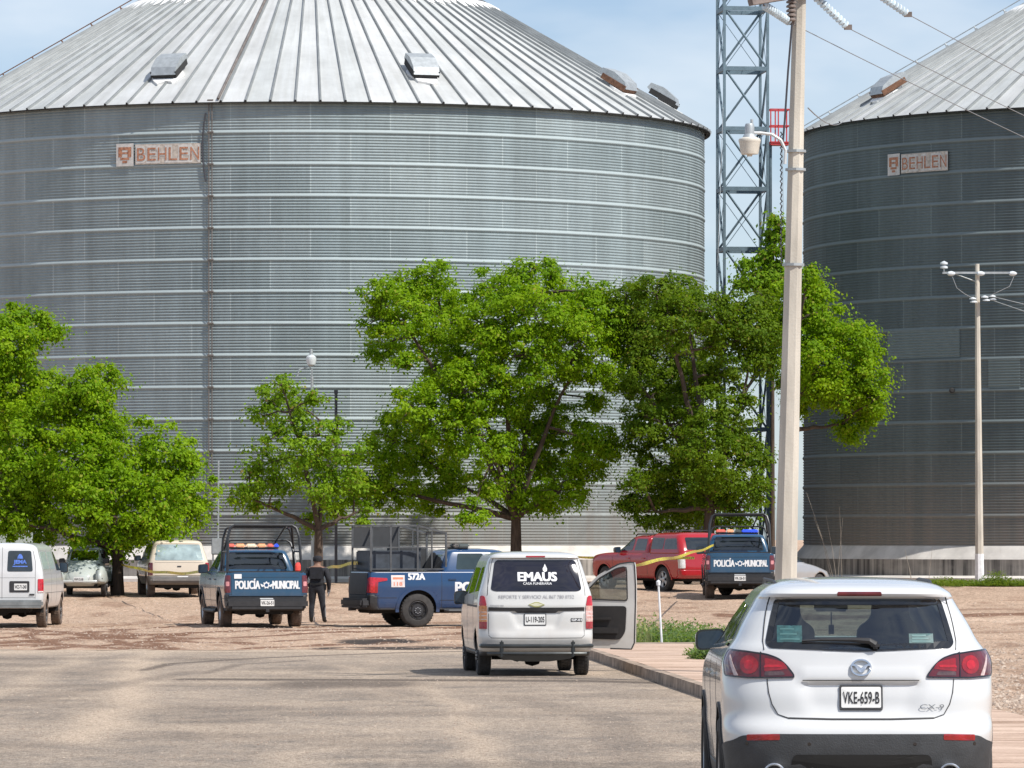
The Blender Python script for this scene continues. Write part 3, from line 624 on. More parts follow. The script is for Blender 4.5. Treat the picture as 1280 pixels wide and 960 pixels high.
def tree(label, base_px, base_Y, px_blobs, m, seed, trunk_r=.16, lean=None, fork=(.28,), name='shade_tree', depth=.55, fat=1.13, per=135, dens=15, L=.108, twig=True, drop=0, cat='tree'):
    Y = base_Y; g = float(terr(Y)); bx = (base_px-640)*Y/F; root = thing(name, label, cat, (bx, Y, g)); rn = random.Random(seed)
    cx = sum(b[0] for b in px_blobs)/len(px_blobs); blobs = []
    xs = [b[0] for b in px_blobs]; half = max(1, (max(xs)-min(xs))/2)
    for b in px_blobs:
        k = 1-min(1, abs(b[0]-cx)/half)**2; dy = rn.uniform(-1, 1)*depth*4.2*(.35+.65*k)
        if len(b) > 3: dy = b[3]
        p = P(b[0], b[1], Y+dy); blobs.append(((p.x-bx, p.y-Y, p.z-g), b[2]*fat*Y/F))
    leaves_mesh('crown', blobs, m, root, seed, per, dens, L)
    mb = MB(); zs = sorted(b[0][2] for b in blobs); zf = max(1.0, zs[0]*.75+.2) if not lean else lean[1]
    lx = lean[0] if lean else 0.0
    mb.tube([(0, 0, -.25), (lx*.2, 0, zf*.35), (lx*.6, .04, zf*.7), (lx, 0, zf)], [trunk_r*1.35, trunk_r*1.05, trunk_r*.95, trunk_r*.85], 10)
    def bez(a, b_, c, r0, r1, n=7, sides=6):
        pts = []
        for k in range(n+1):
            t = k/n; p = a*(1-t)**2+b_*2*t*(1-t)+c*t*t; pts.append(p+Vector((rn.uniform(-1, 1), rn.uniform(-1, 1), rn.uniform(-1, 1)))*.04*math.sin(PI*t))
        mb.tube(pts, [r0*(1-t/n)+r1*t/n for t in range(n+1)], sides); return pts
    A = Vector((lx, 0, zf)); mains = []
    order = sorted(range(len(blobs)), key=lambda i: -blobs[i][0][2]); nm = max(3, len(blobs)//5)
    chosen = order[:1]
    while len(chosen) < min(nm, len(blobs)):
        best = max(order, key=lambda i: min((Vector(blobs[i][0])-Vector(blobs[j][0])).length for j in chosen)); chosen.append(best)
    for i in chosen:
        c = Vector(blobs[i][0]); mid = A.lerp(c, .45); mid.z = A.z+(c.z-A.z)*.62; mains.append(bez(A, mid, c, trunk_r*.62, trunk_r*.16, 9, 7))
    for i in range(len(blobs)):
        if i in chosen: continue
        c = Vector(blobs[i][0]); best = min(((p-c).length, p) for pts in mains for p in pts[2:-1])[1] if mains else A
        mid = best.lerp(c, .5)+Vector((0, 0, .12)); bez(best, mid, c, trunk_r*.3, trunk_r*.1, 5, 5)
    if twig:
        for (c, r_) in blobs:
            for k in range(5):
                e = Vector(c)+Vector((rn.gauss(0, 1), rn.gauss(0, 1), rn.gauss(0, .7))).normalized()*r_*.85; bez(Vector(c), Vector(c).lerp(e, .5)+Vector((0, 0, .08)), e, .022, .008, 3, 4)
    mb.build('trunk', M_bark, root, smooth=True)
    return root
tree('bright green tree whose trunk stands between the rounded old car and the tan SUV', 147, 155.5,
     [(95, 492, 36), (125, 482, 28), (55, 520, 38), (25, 545, 40), (110, 530, 38), (150, 555, 46), (90, 575, 50), (40, 590, 45), (205, 565, 34), (215, 600, 42), (190, 625, 40), (145, 605, 45), (110, 635, 42),
      (238, 610, 26), (235, 640, 22), (170, 655, 26), (130, 665, 30), (150, 680, 20), (60, 640, 36), (25, 630, 36), (5, 600, 40), (200, 650, 22), (75, 500, 26), (10, 650, 20)], M_leafA, 11, .17, depth=.5, fat=1.08)
tree('taller yellow-green tree cut by the left edge, above and behind the white cargo van', -25, 158,
     [(15, 395, 20), (45, 402, 22), (60, 412, 14), (10, 425, 26), (-15, 440, 40), (30, 450, 26), (5, 480, 40), (45, 478, 24), (-30, 510, 45), (20, 505, 28), (-40, 560, 50), (-60, 470, 40), (-50, 610, 45)], M_leafA, 12, .17, depth=.4, dens=13)
tree('sparse young tree with open crown behind the officer in black', 398, 171,
     [(352, 482, 16), (340, 500, 18), (330, 520, 14), (372, 505, 14), (395, 500, 10), (365, 530, 17), (345, 545, 14), (400, 545, 18), (420, 530, 11), (375, 560, 18), (335, 580, 24), (312, 598, 20), (303, 620, 14), (345, 608, 22),
      (372, 590, 16), (405, 580, 24), (430, 570, 22), (425, 600, 24), (395, 615, 20), (415, 635, 20), (440, 615, 16), (320, 632, 10), (450, 640, 12), (390, 650, 12)], M_leafB, 13, .15, depth=.45, fat=1.2, per=85, dens=8.5, L=.115)
tree('large spreading bright green tree with forked trunk behind the blue police pickups', 645, 176,
     [(475, 372, 20), (505, 362, 24), (545, 350, 22), (540, 375, 28), (470, 400, 22), (505, 400, 30), (480, 430, 20), (545, 415, 30), (585, 395, 28), (610, 360, 26), (650, 352, 26), (690, 340, 16), (665, 385, 34), (620, 400, 36),
      (705, 375, 28), (740, 365, 20), (745, 395, 32), (775, 400, 28), (765, 430, 30), (720, 425, 36), (690, 420, 30), (600, 440, 38), (645, 445, 40), (560, 455, 30), (580, 490, 40), (630, 490, 38), (520, 510, 32), (555, 530, 38),
      (500, 550, 34), (470, 580, 28), (530, 580, 36), (490, 610, 30), (455, 610, 22), (560, 600, 26), (545, 625, 16), (600, 545, 36), (660, 545, 34), (700, 540, 34), (740, 555, 28), (760, 560, 18), (690, 585, 34), (640, 585, 28), (700, 615, 26),
      (660, 625, 22), (610, 600, 20), (730, 590, 24), (680, 500, 20), (765, 470, 22), (745, 500, 14), (510, 455, 14), (720, 460, 20), (590, 640, 14)], M_leafA, 14, .19, depth=.75, lean=(.0, 2.2), dens=14.5, fat=1.14)
tree('broad dark olive green tree behind the red pickup and the police pickup', 884, 174,
     [(785, 372, 24), (820, 368, 26), (855, 372, 26), (880, 390, 28), (800, 400, 30), (835, 410, 32), (800, 440, 28), (790, 470, 24), (830, 450, 34), (870, 430, 32), (905, 400, 26), (930, 385, 22), (955, 375, 16), (915, 430, 32), (945, 420, 28),
      (950, 450, 20), (895, 470, 28), (860, 490, 36), (820, 490, 30), (805, 520, 24), (800, 545, 18), (850, 530, 34), (890, 520, 34), (925, 545, 26), (940, 575, 20), (880, 570, 36), (840, 580, 34), (910, 600, 30), (870, 610, 34), (830, 620, 28),
      (800, 620, 20), (810, 640, 14), (850, 640, 24), (890, 640, 26), (925, 635, 22), (945, 610, 16), (800, 600, 12), (930, 500, 10)], M_leafD, 15, .2, depth=.7, lean=(.1, 2.6), dens=14, fat=1.15)
tree('green tree half hidden by the concrete lamp pole, crown reaching over the dark silo', 985, 178,
     [(985, 375, 26), (1012, 365, 24), (1030, 390, 28), (1005, 410, 32), (985, 430, 28), (1040, 420, 28), (1065, 430, 26), (1080, 440, 16), (1025, 450, 30), (1060, 465, 28), (1085, 475, 20), (1095, 500, 14), (1070, 500, 26), (1045, 495, 24), (1062, 530, 18),
      (1085, 515, 16), (1015, 480, 26), (990, 480, 24), (1000, 510, 14), (965, 400, 18), (1010, 345, 12)], M_leafA, 16, .16, depth=.5, lean=(.0, 5.2), dens=17)
tree('thin light green sapling tip showing above the trees beside the lattice tower', 966, 190,
     [(968, 275, 7), (972, 290, 9), (962, 300, 8), (975, 312, 9), (955, 322, 10), (935, 330, 7), (966, 335, 12), (945, 345, 12), (975, 350, 14), (930, 352, 9), (960, 365, 14)], M_leafB, 17, .07, depth=.15, per=40, dens=40, L=.15, lean=(0, 7.5))

# ground plants
def weeds(name, label, spots, m, seed, kind='stuff', h=(.12, .35)):
    r = np.random.default_rng(seed); V = []; Fc = []; T = []
    for (x, y, rad, dens_, hh) in spots:
        for _ in range(int(dens_)):
            a = r.uniform(0, 6.28); d = rad*math.sqrt(r.random()); px, py = x+math.cos(a)*d, y+math.sin(a)*d*1.6
            g = float(terr(py))+ (.06 if py < YEND else 0); hgt = hh*r.uniform(.4, 1.1)*(1-.5*(d/rad)**2); t = r.random()
            for _k in range(9):
                az = r.uniform(0, 6.28); z = g+hgt*r.uniform(.1, 1); q = Vector((px+math.cos(az)*.07*r.random(), py+math.sin(az)*.07*r.random(), z)); l = r.uniform(.03, .085)
                dv = Vector((math.cos(az), math.sin(az), r.uniform(-.3, 1.1))).normalized()*l; sv = Vector((-math.sin(az), math.cos(az), 0))*l*.3
                k = len(V); V += [q, q+dv*.5+sv, q+dv, q+dv*.5-sv]; Fc.append((k, k+1, k+2, k+3)); T.append((t*.6+.4*r.random(), r.random()))
    o = mesh(name, V, Fc, m); ca = o.data.color_attributes.new('tint', 'FLOAT_COLOR', 'POINT'); c = np.ones((len(T), 4)); c[:, :2] = np.array(T); ca.data.foreach_set('color', np.repeat(c, 4, 0).ravel())
    return tag(o, label, 'weeds', kind=kind)
M_weed = leafmat('weed_leaf', (.10, .17, .055), (.20, .29, .11), (.42, .40, .20))
M_grass = leafmat('grass_leaf', (.09, .15, .02), (.18, .25, .04), (.36, .32, .12))
def gs(px, py, rad, d, hh): g = G(px, py); return (g.x, g.y, rad, d, hh)
weeds('weeds', 'low green weeds behind the sidewalk beside the open van door', [(x, Y_, .55, 260, h_) for x, Y_, h_ in ((2.35, 99.5, .50), (2.7, 98.5, .55), (3.05, 97.5, .50), (3.4, 96.5, .48), (3.75, 95, .46), (3.35, 98.5, .5), (3.9, 92, .42), (4.05, 88, .38), (4.1, 84, .3), (4.3, 94, .42), (4.7, 91.5, .36), (2.55, 97.2, .3), (3.2, 95.8, .3), (4.5, 88, .3))], M_weed, 41)
weeds('weeds', 'bushy silver-green weed clump at the sidewalk edge by the white car mirror', [(3.2, 80.6, .42, 520, .40), (3.55, 79, .36, 380, .40), (3.05, 83, .3, 220, .30), (3.6, 84, .4, 260, .4)], M_weed, 42)
weeds('grass', 'green grass strip at the foot of the thin white-based pole', [(gs(px, 733, .7, 170, .24)) for px in range(1160, 1300, 11)]+[gs(1245, 733, .5, 260, .55), gs(1182, 734, .6, 200, .35)], M_grass, 43)
def tuft(px, py, n, hh, seed):
    g = G(px, py); r = random.Random(seed); mb = MB()
    for _ in range(n):
        a = r.uniform(0, 6.28); p = Vector((g.x+r.uniform(-.12, .12), g.y+r.uniform(-.2, .2), g.z)); l = hh*r.uniform(.5, 1); q = p+Vector((math.cos(a)*.18*l, math.sin(a)*.18*l, l))
        mb.tube([p, p.lerp(q, .5)+Vector((0, 0, .04)), q], [.006, .005, .002], 3)
        if r.random() < .4: mb.box(q, (.03, .03, .05))
    return mb
for k, (px, py, n, hh, lb) in enumerate(((793, 812, 26, .62, 'tallest tuft of thin yellow-tipped grass touching the open van door'), (806, 813, 18, .5, 'shorter tuft of thin yellow grass between the van door and the white stake'))):
    tag(tuft(px, py, n, hh, 50+k).build('grass_tuft', mat('dry_stalk', (.30, .33, .12), .8, var=.3, scale=20)), lb, 'grass tuft')
for k, (px, n, hh, lb) in enumerate(((1048, 5, 3.2, 'tall bare dry stalks leaning against the base of the dark silo'), (1150, 3, 1.4, 'short bare stalk in front of the dark silo plinth'))):
    r = random.Random(70+k); g = P(px, 715, 182); mb = MB()
    for _ in range(n):
        a = r.uniform(-.35, .12); l = hh*r.uniform(.6, 1); b0 = Vector((g.x+r.uniform(-.3, .3), g.y, .45)); mb.tube([b0, b0+Vector((a*l*.4, 0, l*.5)), b0+Vector((a*l, 0, l))], [.009, .007, .004], 4)
    tag(mb.build('dry_stalks', mat('bare_stalk', (.34, .30, .25), .9, var=.2)), lb, 'dry plant')
# ================================================================ poles, lamps, cables, tape, person
M_pole = mat('pole_concrete', (.53, .49, .42), .9, var=.22, scale=2.2, bmp=.35, bscale=40, sc=(2, 2, .35))
M_poleW = mat('pole_whitewash', (.72, .73, .74), .85, var=.15)
M_iron = mat('crossarm_iron', (.22, .18, .16), .7, .3, var=.3)
M_porc = mat('porcelain', (.62, .66, .68), .25, coat=.5, var=.1)
M_gins = mat('insulator_glass', (.60, .70, .76), .15, coat=.6, var=.25, scale=9)
M_wire = mat('wire_grey', (.26, .27, .28), .6, .3)
M_black = mat('cable_black', (.05, .05, .06), .6)
def main_pole():
    Yp = 72.0; s = F/Yp; base = Vector(((979-640)/s, Yp, .15)); rt = thing('utility_pole', 'tall tapered concrete utility pole in the sidewalk just beyond the white SUV, with lamp arm', 'utility pole', base)
    top = P(1003, -150, Yp)-base; bot = Vector((0, 0, -.2)); mb = MB()
    ax = lambda z: bot.lerp(top, (z-bot.z)/(top.z-bot.z)); rad = lambda z: .170-.0083*z
    mb.tube([ax(z) for z in np.linspace(bot.z, top.z, 12)], [rad(z)*1.02 for z in np.linspace(bot.z, top.z, 12)], 8, phase=PI/8); mb.build('shaft', M_pole, rt)
    L = lambda px, py, Y=Yp: P(px, py, Y)-base
    mb = MB(); a, b_ = L(938, 3, 71.0), L(1105, -24, 73.2)
    mb.tube([a, b_], .06, 4, phase=PI/4); mb.build('crossarm', M_iron, rt)
    for k, (p0, p1, Y0) in enumerate((((954, 6), (988, 28), 71.3), ((1014, -9), (1060, 34), 72.2), ((1088, -14), (1135, 18), 73.0))):
        a, b_ = L(*p0, Y0), L(*p1, Y0+.5); d = (b_-a); n = 11; mb = MB(); q = d.to_track_quat('Z', 'Y').to_matrix()
        for i in range(n):
            c = a+d*((i+.8)/(n+.8)); pr = [(.006, -.022), (.055, -.01), (.062, .008), (.03, .018), (.02, .026)]
            V = []; m_ = 12
            for r_, h_ in pr:
                for j in range(m_): V.append(c+q@Vector((r_*math.cos(2*PI*j/m_), r_*math.sin(2*PI*j/m_), h_)))
            mb.add(V, [(i2*m_+j, i2*m_+(j+1) % m_, (i2+1)*m_+(j+1) % m_, (i2+1)*m_+j) for i2 in range(4) for j in range(m_)])
        o = mb.build('insulator_string', M_gins, rt); m2 = MB(); m2.tube([a, b_], .014, 5); m2.box(b_, (.11, .05, .07)); m2.build('clamp', M_iron, o)
    mb = MB()
    for i in range(5): c = L(989, 2+i*5.5, 71.75); mb.lathe([(.02, -.03), (.07, -.02), (.07, 0), (.03, .03)], c, n=12)
    mb.build('post_insulator', M_iron, rt)
    mb = MB(); mb.tube([L(990, 30, 71.7), L(985, 90, 71.75), L(981, 150, 71.78), L(978, 185, 71.78)], .014, 6)
    mb.tube([L(976.5, y, 71.78) + Vector((.014*math.cos(y*.9), .02*math.sin(y*.9), 0)) for y in np.linspace(165, 330, 60)], .010, 5)
    mb.build('drop_cable', M_black, rt)
    mb = MB()
    for py in (189, 212, 331): 
        c = ax((H-py)/s+CZ-base.z); mb.lathe([(rad(c.z)+.012, -.018), (rad(c.z)+.03, -.018), (rad(c.z)+.03, .018), (rad(c.z)+.012, .018)], c, n=8, closed=True)
    mb.build('band_clamp', M_steel, rt)
    # lamp
    mb = MB(); pa = [L(x, y, 71.7) for x, y in ((981, 205), (982, 188), (976, 175), (965, 168), (950, 166), (937, 166))]; mb.tube(pa, .022, 8); mb.build('lamp_arm', mat('arm_white', (.6, .62, .62), .5, .2), rt)
    c = L(937, 180, 71.7); mb = MB()
    mb.lathe([(.001, .285), (.055, .28), (.066, .25), (.066, .14), (.085, .12), (.10, .09)], c, n=20, mi=0)
    mb.lathe([(.10, .09), (.148, .07), (.155, .045), (.150, .03), (.142, .0), (.128, -.10), (.118, -.14), (.04, -.145), (.035, -.17), (.001, -.17)], c, n=24, mi=1)
    mb.tube([c+Vector((.03, 0, .27)), c+Vector((.03, 0, .34))], .02, 8, 0)
    mb.build('lamp_head', [M_steel, mat('lamp_cream', (.62, .58, .50), .5, var=.1)], rt, smooth=True)
    return rt
main_pole()
ends = [((1135, 18), 73.5, (43.3, 160, 7.0, 1.4)), ((1060, 35), 72.7, (43.3, 160, 6.8, 1.49)), ((989, 29), 71.8, (43.3, 160, 6.6, 1.6))]
lbls = ['highest of the three power lines sloping down to the right from the concrete pole', 'middle of the three power lines sloping down to the right from the concrete pole', 'lowest of the three power lines sloping down to the right from the concrete pole']
for (p0, Y0, p1), lb in zip(ends, lbls):
    a = P(*p0, Y0); b_ = Vector(p1[:3]); mb = thinwire(a, b_, .0065, None, p1[3], 40); tag(mb.build('power_line', M_wire), lb, 'power line', 'power lines from the concrete pole')
mb = thinwire(P(1010, 135, 73), P(1060, 143, 180), .01, None, .3); tag(mb.build('power_line', M_wire), 'short thin wire running back from the concrete pole towards the dark silo roof', 'power line')

def far_pole():
    Yp = 178.0; s = F/Yp; z0 = float(terr(Yp)); base = Vector(((1224.5-640)/s, Yp, z0)); rt = thing('utility_pole', 'thin utility pole with whitewashed base standing in front of the dark silo', 'utility pole', base)
    hgt = (H-330)/s+CZ-z0; top = Vector(((1221.5-1224.5)/s, 0, hgt)); ax = lambda z: top*(z/hgt)
    mb = MB(); mb.tube([ax(z) for z in np.linspace(.98, hgt, 8)], [.155-.0072*z for z in np.linspace(.98, hgt, 8)], 8, phase=PI/8)
    mb.build('shaft', M_pole, rt); mb = MB(); mb.tube([Vector((0, 0, -.3)), ax(1.0)], [.168, .160], 8, phase=PI/8); mb.build('whitewashed_base', M_poleW, rt)
    L = lambda px, py, dy=0: P(px, py, Yp+dy)-base
    mb = MB(); mb.tube([L(1178, 341, -.15), L(1269, 341, -.15)], .05, 4, phase=PI/4); mb.tube([L(1190, 341, -.15), L(1220, 352, -.15)], .018, 4); mb.build('crossarm', M_steel, rt)
    for px, py in ((1180, 331),):
        mb = MB(); mb.tube([L(px, 341, -.15), L(px, 326, -.15)], .02, 6)
        for k in range(2): mb.lathe([(.03, -.06), (.13, -.04), (.13, .02), (.05, .06)], L(px, 329+k*5, -.15), n=14)
        mb.build('pin_insulator', M_porc, rt)
    for px in (1189, 1226, 1266):
        mb = MB(); mb.lathe([(.02, -.14), (.07, -.1), (.09, 0), (.06, .1), (.02, .14)], L(px, 342, -.3), 'X', n=12); mb.build('strain_insulator', M_porc, rt, smooth=True)
    for px, py in ((1216, 373), (1217, 377), (1231, 371), (1233, 375), (1240, 370), (1241, 374)):
        mb = MB(); mb.lathe([(.03, -.045), (.13, -.03), (.12, .01), (.04, .045)], L(px, py, -.25+(.1 if px > 1235 else 0)), n=12); mb.build('spool_insulator', M_porc, rt)
    mb = MB(); mb.tube([L(1190, 345, -.3), L(1196, 360, -.4), L(1205, 367, -.4), L(1216, 373, -.3)], .014, 5); mb.tube([L(1268, 344, -.3), L(1262, 358, -.4), L(1245, 366, -.4), L(1236, 370, -.3)], .014, 5); mb.build('jumper_wire', M_wire, rt)
far_pole()
for p0, p1, lb in (((1242, 371), (1900, 490), 'upper thin service wire leaving the small white-based pole'), ((1242, 376), (1900, 560), 'lower thin service wire leaving the small white-based pole')):
    mb = thinwire(P(*p0, 177.8), P(*p1, 172), .014, None, .3); tag(mb.build('service_wire', M_steel), lb, 'service wire', 'service wires of the thin pole')

def yard_lamp():
    Yp = 177.5; s = F/Yp; z0 = float(terr(Yp)); base = Vector(((388-640)/s, Yp, z0)); rt = thing('street_lamp', 'small white street lamp poking above the sparse young tree', 'street lamp', base)
    L = lambda px, py, dy=0: P(px, py, Yp+dy)-base
    mb = MB(); mb.tube([Vector((.1, 0, -.2)), L(390, 470)], [.07, .05], 8); mb.build('post', M_steel, rt)
    mb = MB(); mb.tube([L(390, 472), L(390, 462), L(386, 458), L(374, 462), L(372, 470)], .025, 6); mb.build('lamp_arm', M_steel, rt)
    mb = MB(); c = L(389, 450); mb.lathe([(.001, .38), (.05, .37), (.06, .2), (.10, .16)], c, n=14, mi=0); mb.lathe([(.10, .16), (.17, .10), (.18, 0), (.14, -.16), (.05, -.22), (.001, -.22)], c, n=16, mi=1); mb.build('lamp_head', [M_steel, M_porc], rt, smooth=True)
yard_lamp()
g = terr(176); b0 = Vector(((420-640)*176/F, 176, float(g)))
rt = thing('steel_post', 'dark slim steel post rising to the right of the small white lamp', 'post', b0); mb = MB(); mb.tube([Vector((0, 0, -.2)), P(420, 490, 176)-b0], .05, 8); mb.box(P(420, 490, 176)-b0, (.13, .13, .12)); mb.build('shaft', M_black, rt)
# electric cabinet on the silo wall
c = P(272, 683, 180.9); rt = thing('electric_cabinet', 'grey electric cabinet on a stand at the foot of the silo conduit', 'cabinet', (c.x, 180.9, .5)); mb = MB(); zc = c.z-.5
mb.box((0, 0, zc), (.42, .26, .58), bev=.02); mb.build('case', M_box, rt); mb = MB(); mb.box((0, -.14, zc), (.36, .02, .50)); mb.build('door', M_steel, rt)
mb = MB(); [mb.box((x, 0, (zc-.29)/2), (.05, .05, zc-.29)) for x in (-.16, .16)]; mb.build('stand', M_steel, rt)
mb = MB(); mb.tube([(.02, 0, zc+.29), (.03, .1, zc+3)], .03, 6); mb.build('conduit', M_steel, rt)

# white marker stake
g = G(828, 813); rt = thing('marker_stake', 'thin white marker stake with a knob, planted in the weeds by the sidewalk', 'stake', g); s = F/g.y
mb = MB(); mb.tube([Vector((0, 0, -.1)), Vector((-5/s, 0, 83/s))], [.022, .018], 8); mb.build('rod', M_poleW, rt); mb = MB(); mb.lathe([(.001, -.05), (.035, -.04), (.04, .03), (.001, .06)], (-5/s, 0, 84/s), n=10); mb.build('knob', M_poleW, rt, smooth=True)

# police tape
M_tape = newmat('caution_tape'); _m, nt, b, _ = M_tape; M_tape = _m
t = N(nt, 'ShaderNodeTexCoord'); sp = N(nt, 'ShaderNodeSeparateXYZ'); nt.links.new(t.outputs['UV'], sp.inputs[0])
w1 = N(nt, 'ShaderNodeMath', operation='FRACT'); nt.links.new(sp.outputs['X'], w1.inputs[0]); nn = noise(nt, 14, 2, .5)
cmp_ = N(nt, 'ShaderNodeMath', operation='GREATER_THAN'); nt.links.new(nn, cmp_.inputs[0]); cmp_.inputs[1].default_value = .58
nt.links.new(mixc(nt, cmp_.outputs[0], (.62, .52, .03), (.12, .10, .03)), b.inputs['Base Color']); b.inputs['Roughness'].default_value = .4
def tape(label, a, b_, sag, w=.075, tw=3.0, seed=0, n=60, group='yellow police tape'):
    a, b_ = Vector(a), Vector(b_); d = (b_-a).normalized(); V = []; U = []; rr = random.Random(seed); ph = rr.uniform(0, 3); L = (b_-a).length
    for k in range(n+1):
        t = k/n; p = a.lerp(b_, t)-Vector((0, 0, sag*4*t*(1-t)+.015*math.sin(t*17+ph))); ang = .5*math.sin(t*tw*2*PI+ph)+.25*math.sin(t*23+ph)
        up = Vector((0, 0, 1))*math.cos(ang)+d.cross(Vector((0, 0, 1)))*math.sin(ang)
        V += [p+up*w/2, p-up*w/2]; U += [(t*L, 1), (t*L, 0)]
    o = mesh('caution_tape', V, [(2*i, 2*i+2, 2*i+3, 2*i+1) for i in range(n)], M_tape, uv=U)
    so_ = o.modifiers.new('thick', 'SOLIDIFY'); so_.thickness = .002
    return tag(o, label, 'police tape', group)
tape('yellow tape from the tree trunk across the rear of the tan estate car', P(151, 705, 155.1), P(251, 715, 133), .12, seed=1)
tape('yellow tape from the sparse tree past the officer to the blue truck with 572A', P(392, 712, 170.8), P(447, 703, 127.6), .02, .085, seed=2)
tape('yellow tape from the forked tree to the front of the red pickup', P(650, 693, 175.6), P(868, 698, 156.5), .04, .08, seed=3)
tape('yellow tape rising from the open van door across the red pickup to the dark tree', P(786, 707, 79.2), P(892, 682, 149.5), .05, .06, seed=4)

# ---------------------------------------------------------------- officer
def person():
    g = G(396, 778); root = thing('person', 'officer in black uniform and cap seen from behind beside the blue pickup tailgate', 'person', g, R(-8)); root.scale = (1.16, 1.12, 1.0)
    me = bpy.data.meshes.new('body'); V = []; E = []; RD = []
    def v(p, r, parent=None):
        V.append(p); RD.append(r if hasattr(r, '__len__') else (r, r)); i = len(V)-1
        if parent is not None: E.append((parent, i))
        return i
    pel = v((0, 0, .90), (.165, .125)); sp = v((0, .01, 1.06), (.155, .115), pel); ch = v((0, .02, 1.24), (.19, .135), sp); up = v((0, .04, 1.36), (.15, .11), ch); nk = v((0, .07, 1.43), (.062, .065), up)
    h1 = v((0, .11, 1.50), (.082, .09), nk); h2 = v((0, .125, 1.575), (.090, .105), h1); h3 = v((0, .12, 1.64), (.06, .07), h2)
    for s in (-1, 1):
        hp = v((s*.095, 0, .84), (.105, .115), pel); kn = v((s*(.13 if s > 0 else .11), .02 if s < 0 else -.01, .47), (.066, .07), hp); cf = v((s*(.15 if s > 0 else .12), -.01, .30), (.062, .064), kn); an = v((s*(.165 if s > 0 else .125), 0, .09), (.044, .048), cf)
        hl = v((s*(.165 if s > 0 else .125), .0, .045), (.045, .045), an); to = v((s*(.18 if s > 0 else .14), .16, .035), (.042, .032), hl)
        sh = v((s*.185, .03, 1.345), (.085, .08), up); el = v((s*.270, -.01, 1.09), (.064, .064), sh); wr = v((s*.258, .07, .86), (.044, .044), el)
        pm = v((s*.25, .085, .80), (.042, .026), wr); p2 = v((s*.25, .095, .755), (.042, .024), pm)
        for k in range(4):
            yy = (k-1.5)*.021; L = (.072, .082, .078, .062)[k]
            a = v((s*.248, .095+yy, .735), .0095, p2); b_ = v((s*.242, .098+yy*1.1, .735-L*.55), .0088, a); v((s*.228, .10+yy*1.1, .735-L), .0075, b_)
        a = v((s*.235, .125, .79), .011, pm); v((s*.222, .135, .75), .009, a)
    me.from_pydata(V, E, []); o = bpy.data.objects.new('body', me); COL.objects.link(o)
    md = o.modifiers.new('skin', 'SKIN'); sv = me.skin_vertices[0].data
    for i, r in enumerate(RD): sv[i].radius = r
    sv[0].use_root = True; sb = o.modifiers.new('sub', 'SUBSURF'); sb.levels = 2; sb.render_levels = 2
    dg = bpy.context.evaluated_depsgraph_get(); m2 = bpy.data.meshes.new_from_object(o.evaluated_get(dg)); bpy.data.objects.remove(o)
    m2.materials.clear()
    uni = mat('uniform_black', (.016, .017, .022), .85, var=.3, scale=14, bmp=.6, bscale=22); skin = mat('skin', (.22, .12, .08), .6); boot = mat('boots', (.012, .012, .012), .4); glove = mat('glove_grey', (.20, .20, .20), .8)
    for q in (uni, skin, boot, glove): m2.materials.append(q)
    for p in m2.polygons:
        c = p.center; p.use_smooth = True; p.material_index = 2 if c.z < .14 else 3 if (abs(c.x) > .19 and c.z < .83) else 1 if c.z > 1.40 else 0
    b = bpy.data.objects.new('body', m2); COL.objects.link(b); b.parent = root
    mb = MB(); mb.lathe([(.105, -.02), (.108, .03), (.10, .075), (.065, .11), (.001, .118)], (0, .115, 1.585), n=20); mb.prism([(-.07, .08), (.07, .08), (.06, .17), (0, .19), (-.06, .17)], 0, .012, lambda a, b_, h: (a, b_+.12, 1.575+h)); mb.lathe([(.1, 0), (.101, .02)], (0, .115, 1.56), n=20)
    mb.build('cap', mat('cap_black', (.014, .014, .018), .9), root, smooth=True)
    for s in (-1, 1): mb = MB(); mb.lathe([(.001, -.006), (.014, -.005), (.016, .004), (.001, .008)], (s*.092, .12, 1.555), 'X', n=10); mb.build('ear', skin, root)
    mb = MB(); mb.lathe([(.172, -.025), (.178, -.025), (.178, .025), (.172, .025)], (0, 0, 0), n=24, closed=True)
    V2 = [(x, y*.74, z) for x, y, z in mb.v]; mb.v = V2; o = mb.build('belt', boot, root); o.location = (0, .0, .985)
    mb = MB(); mb.box((.185, .0, .90), (.05, .10, .17), bev=.015); mb.box((-.17, -.03, .95), (.05, .08, .10), bev=.012); mb.build('holster', boot, root)
    mb = MB(); mb.box((0, -.115, 1.25), (.30, .05, .32), bev=.03); mb.build('vest', uni, root)
person()
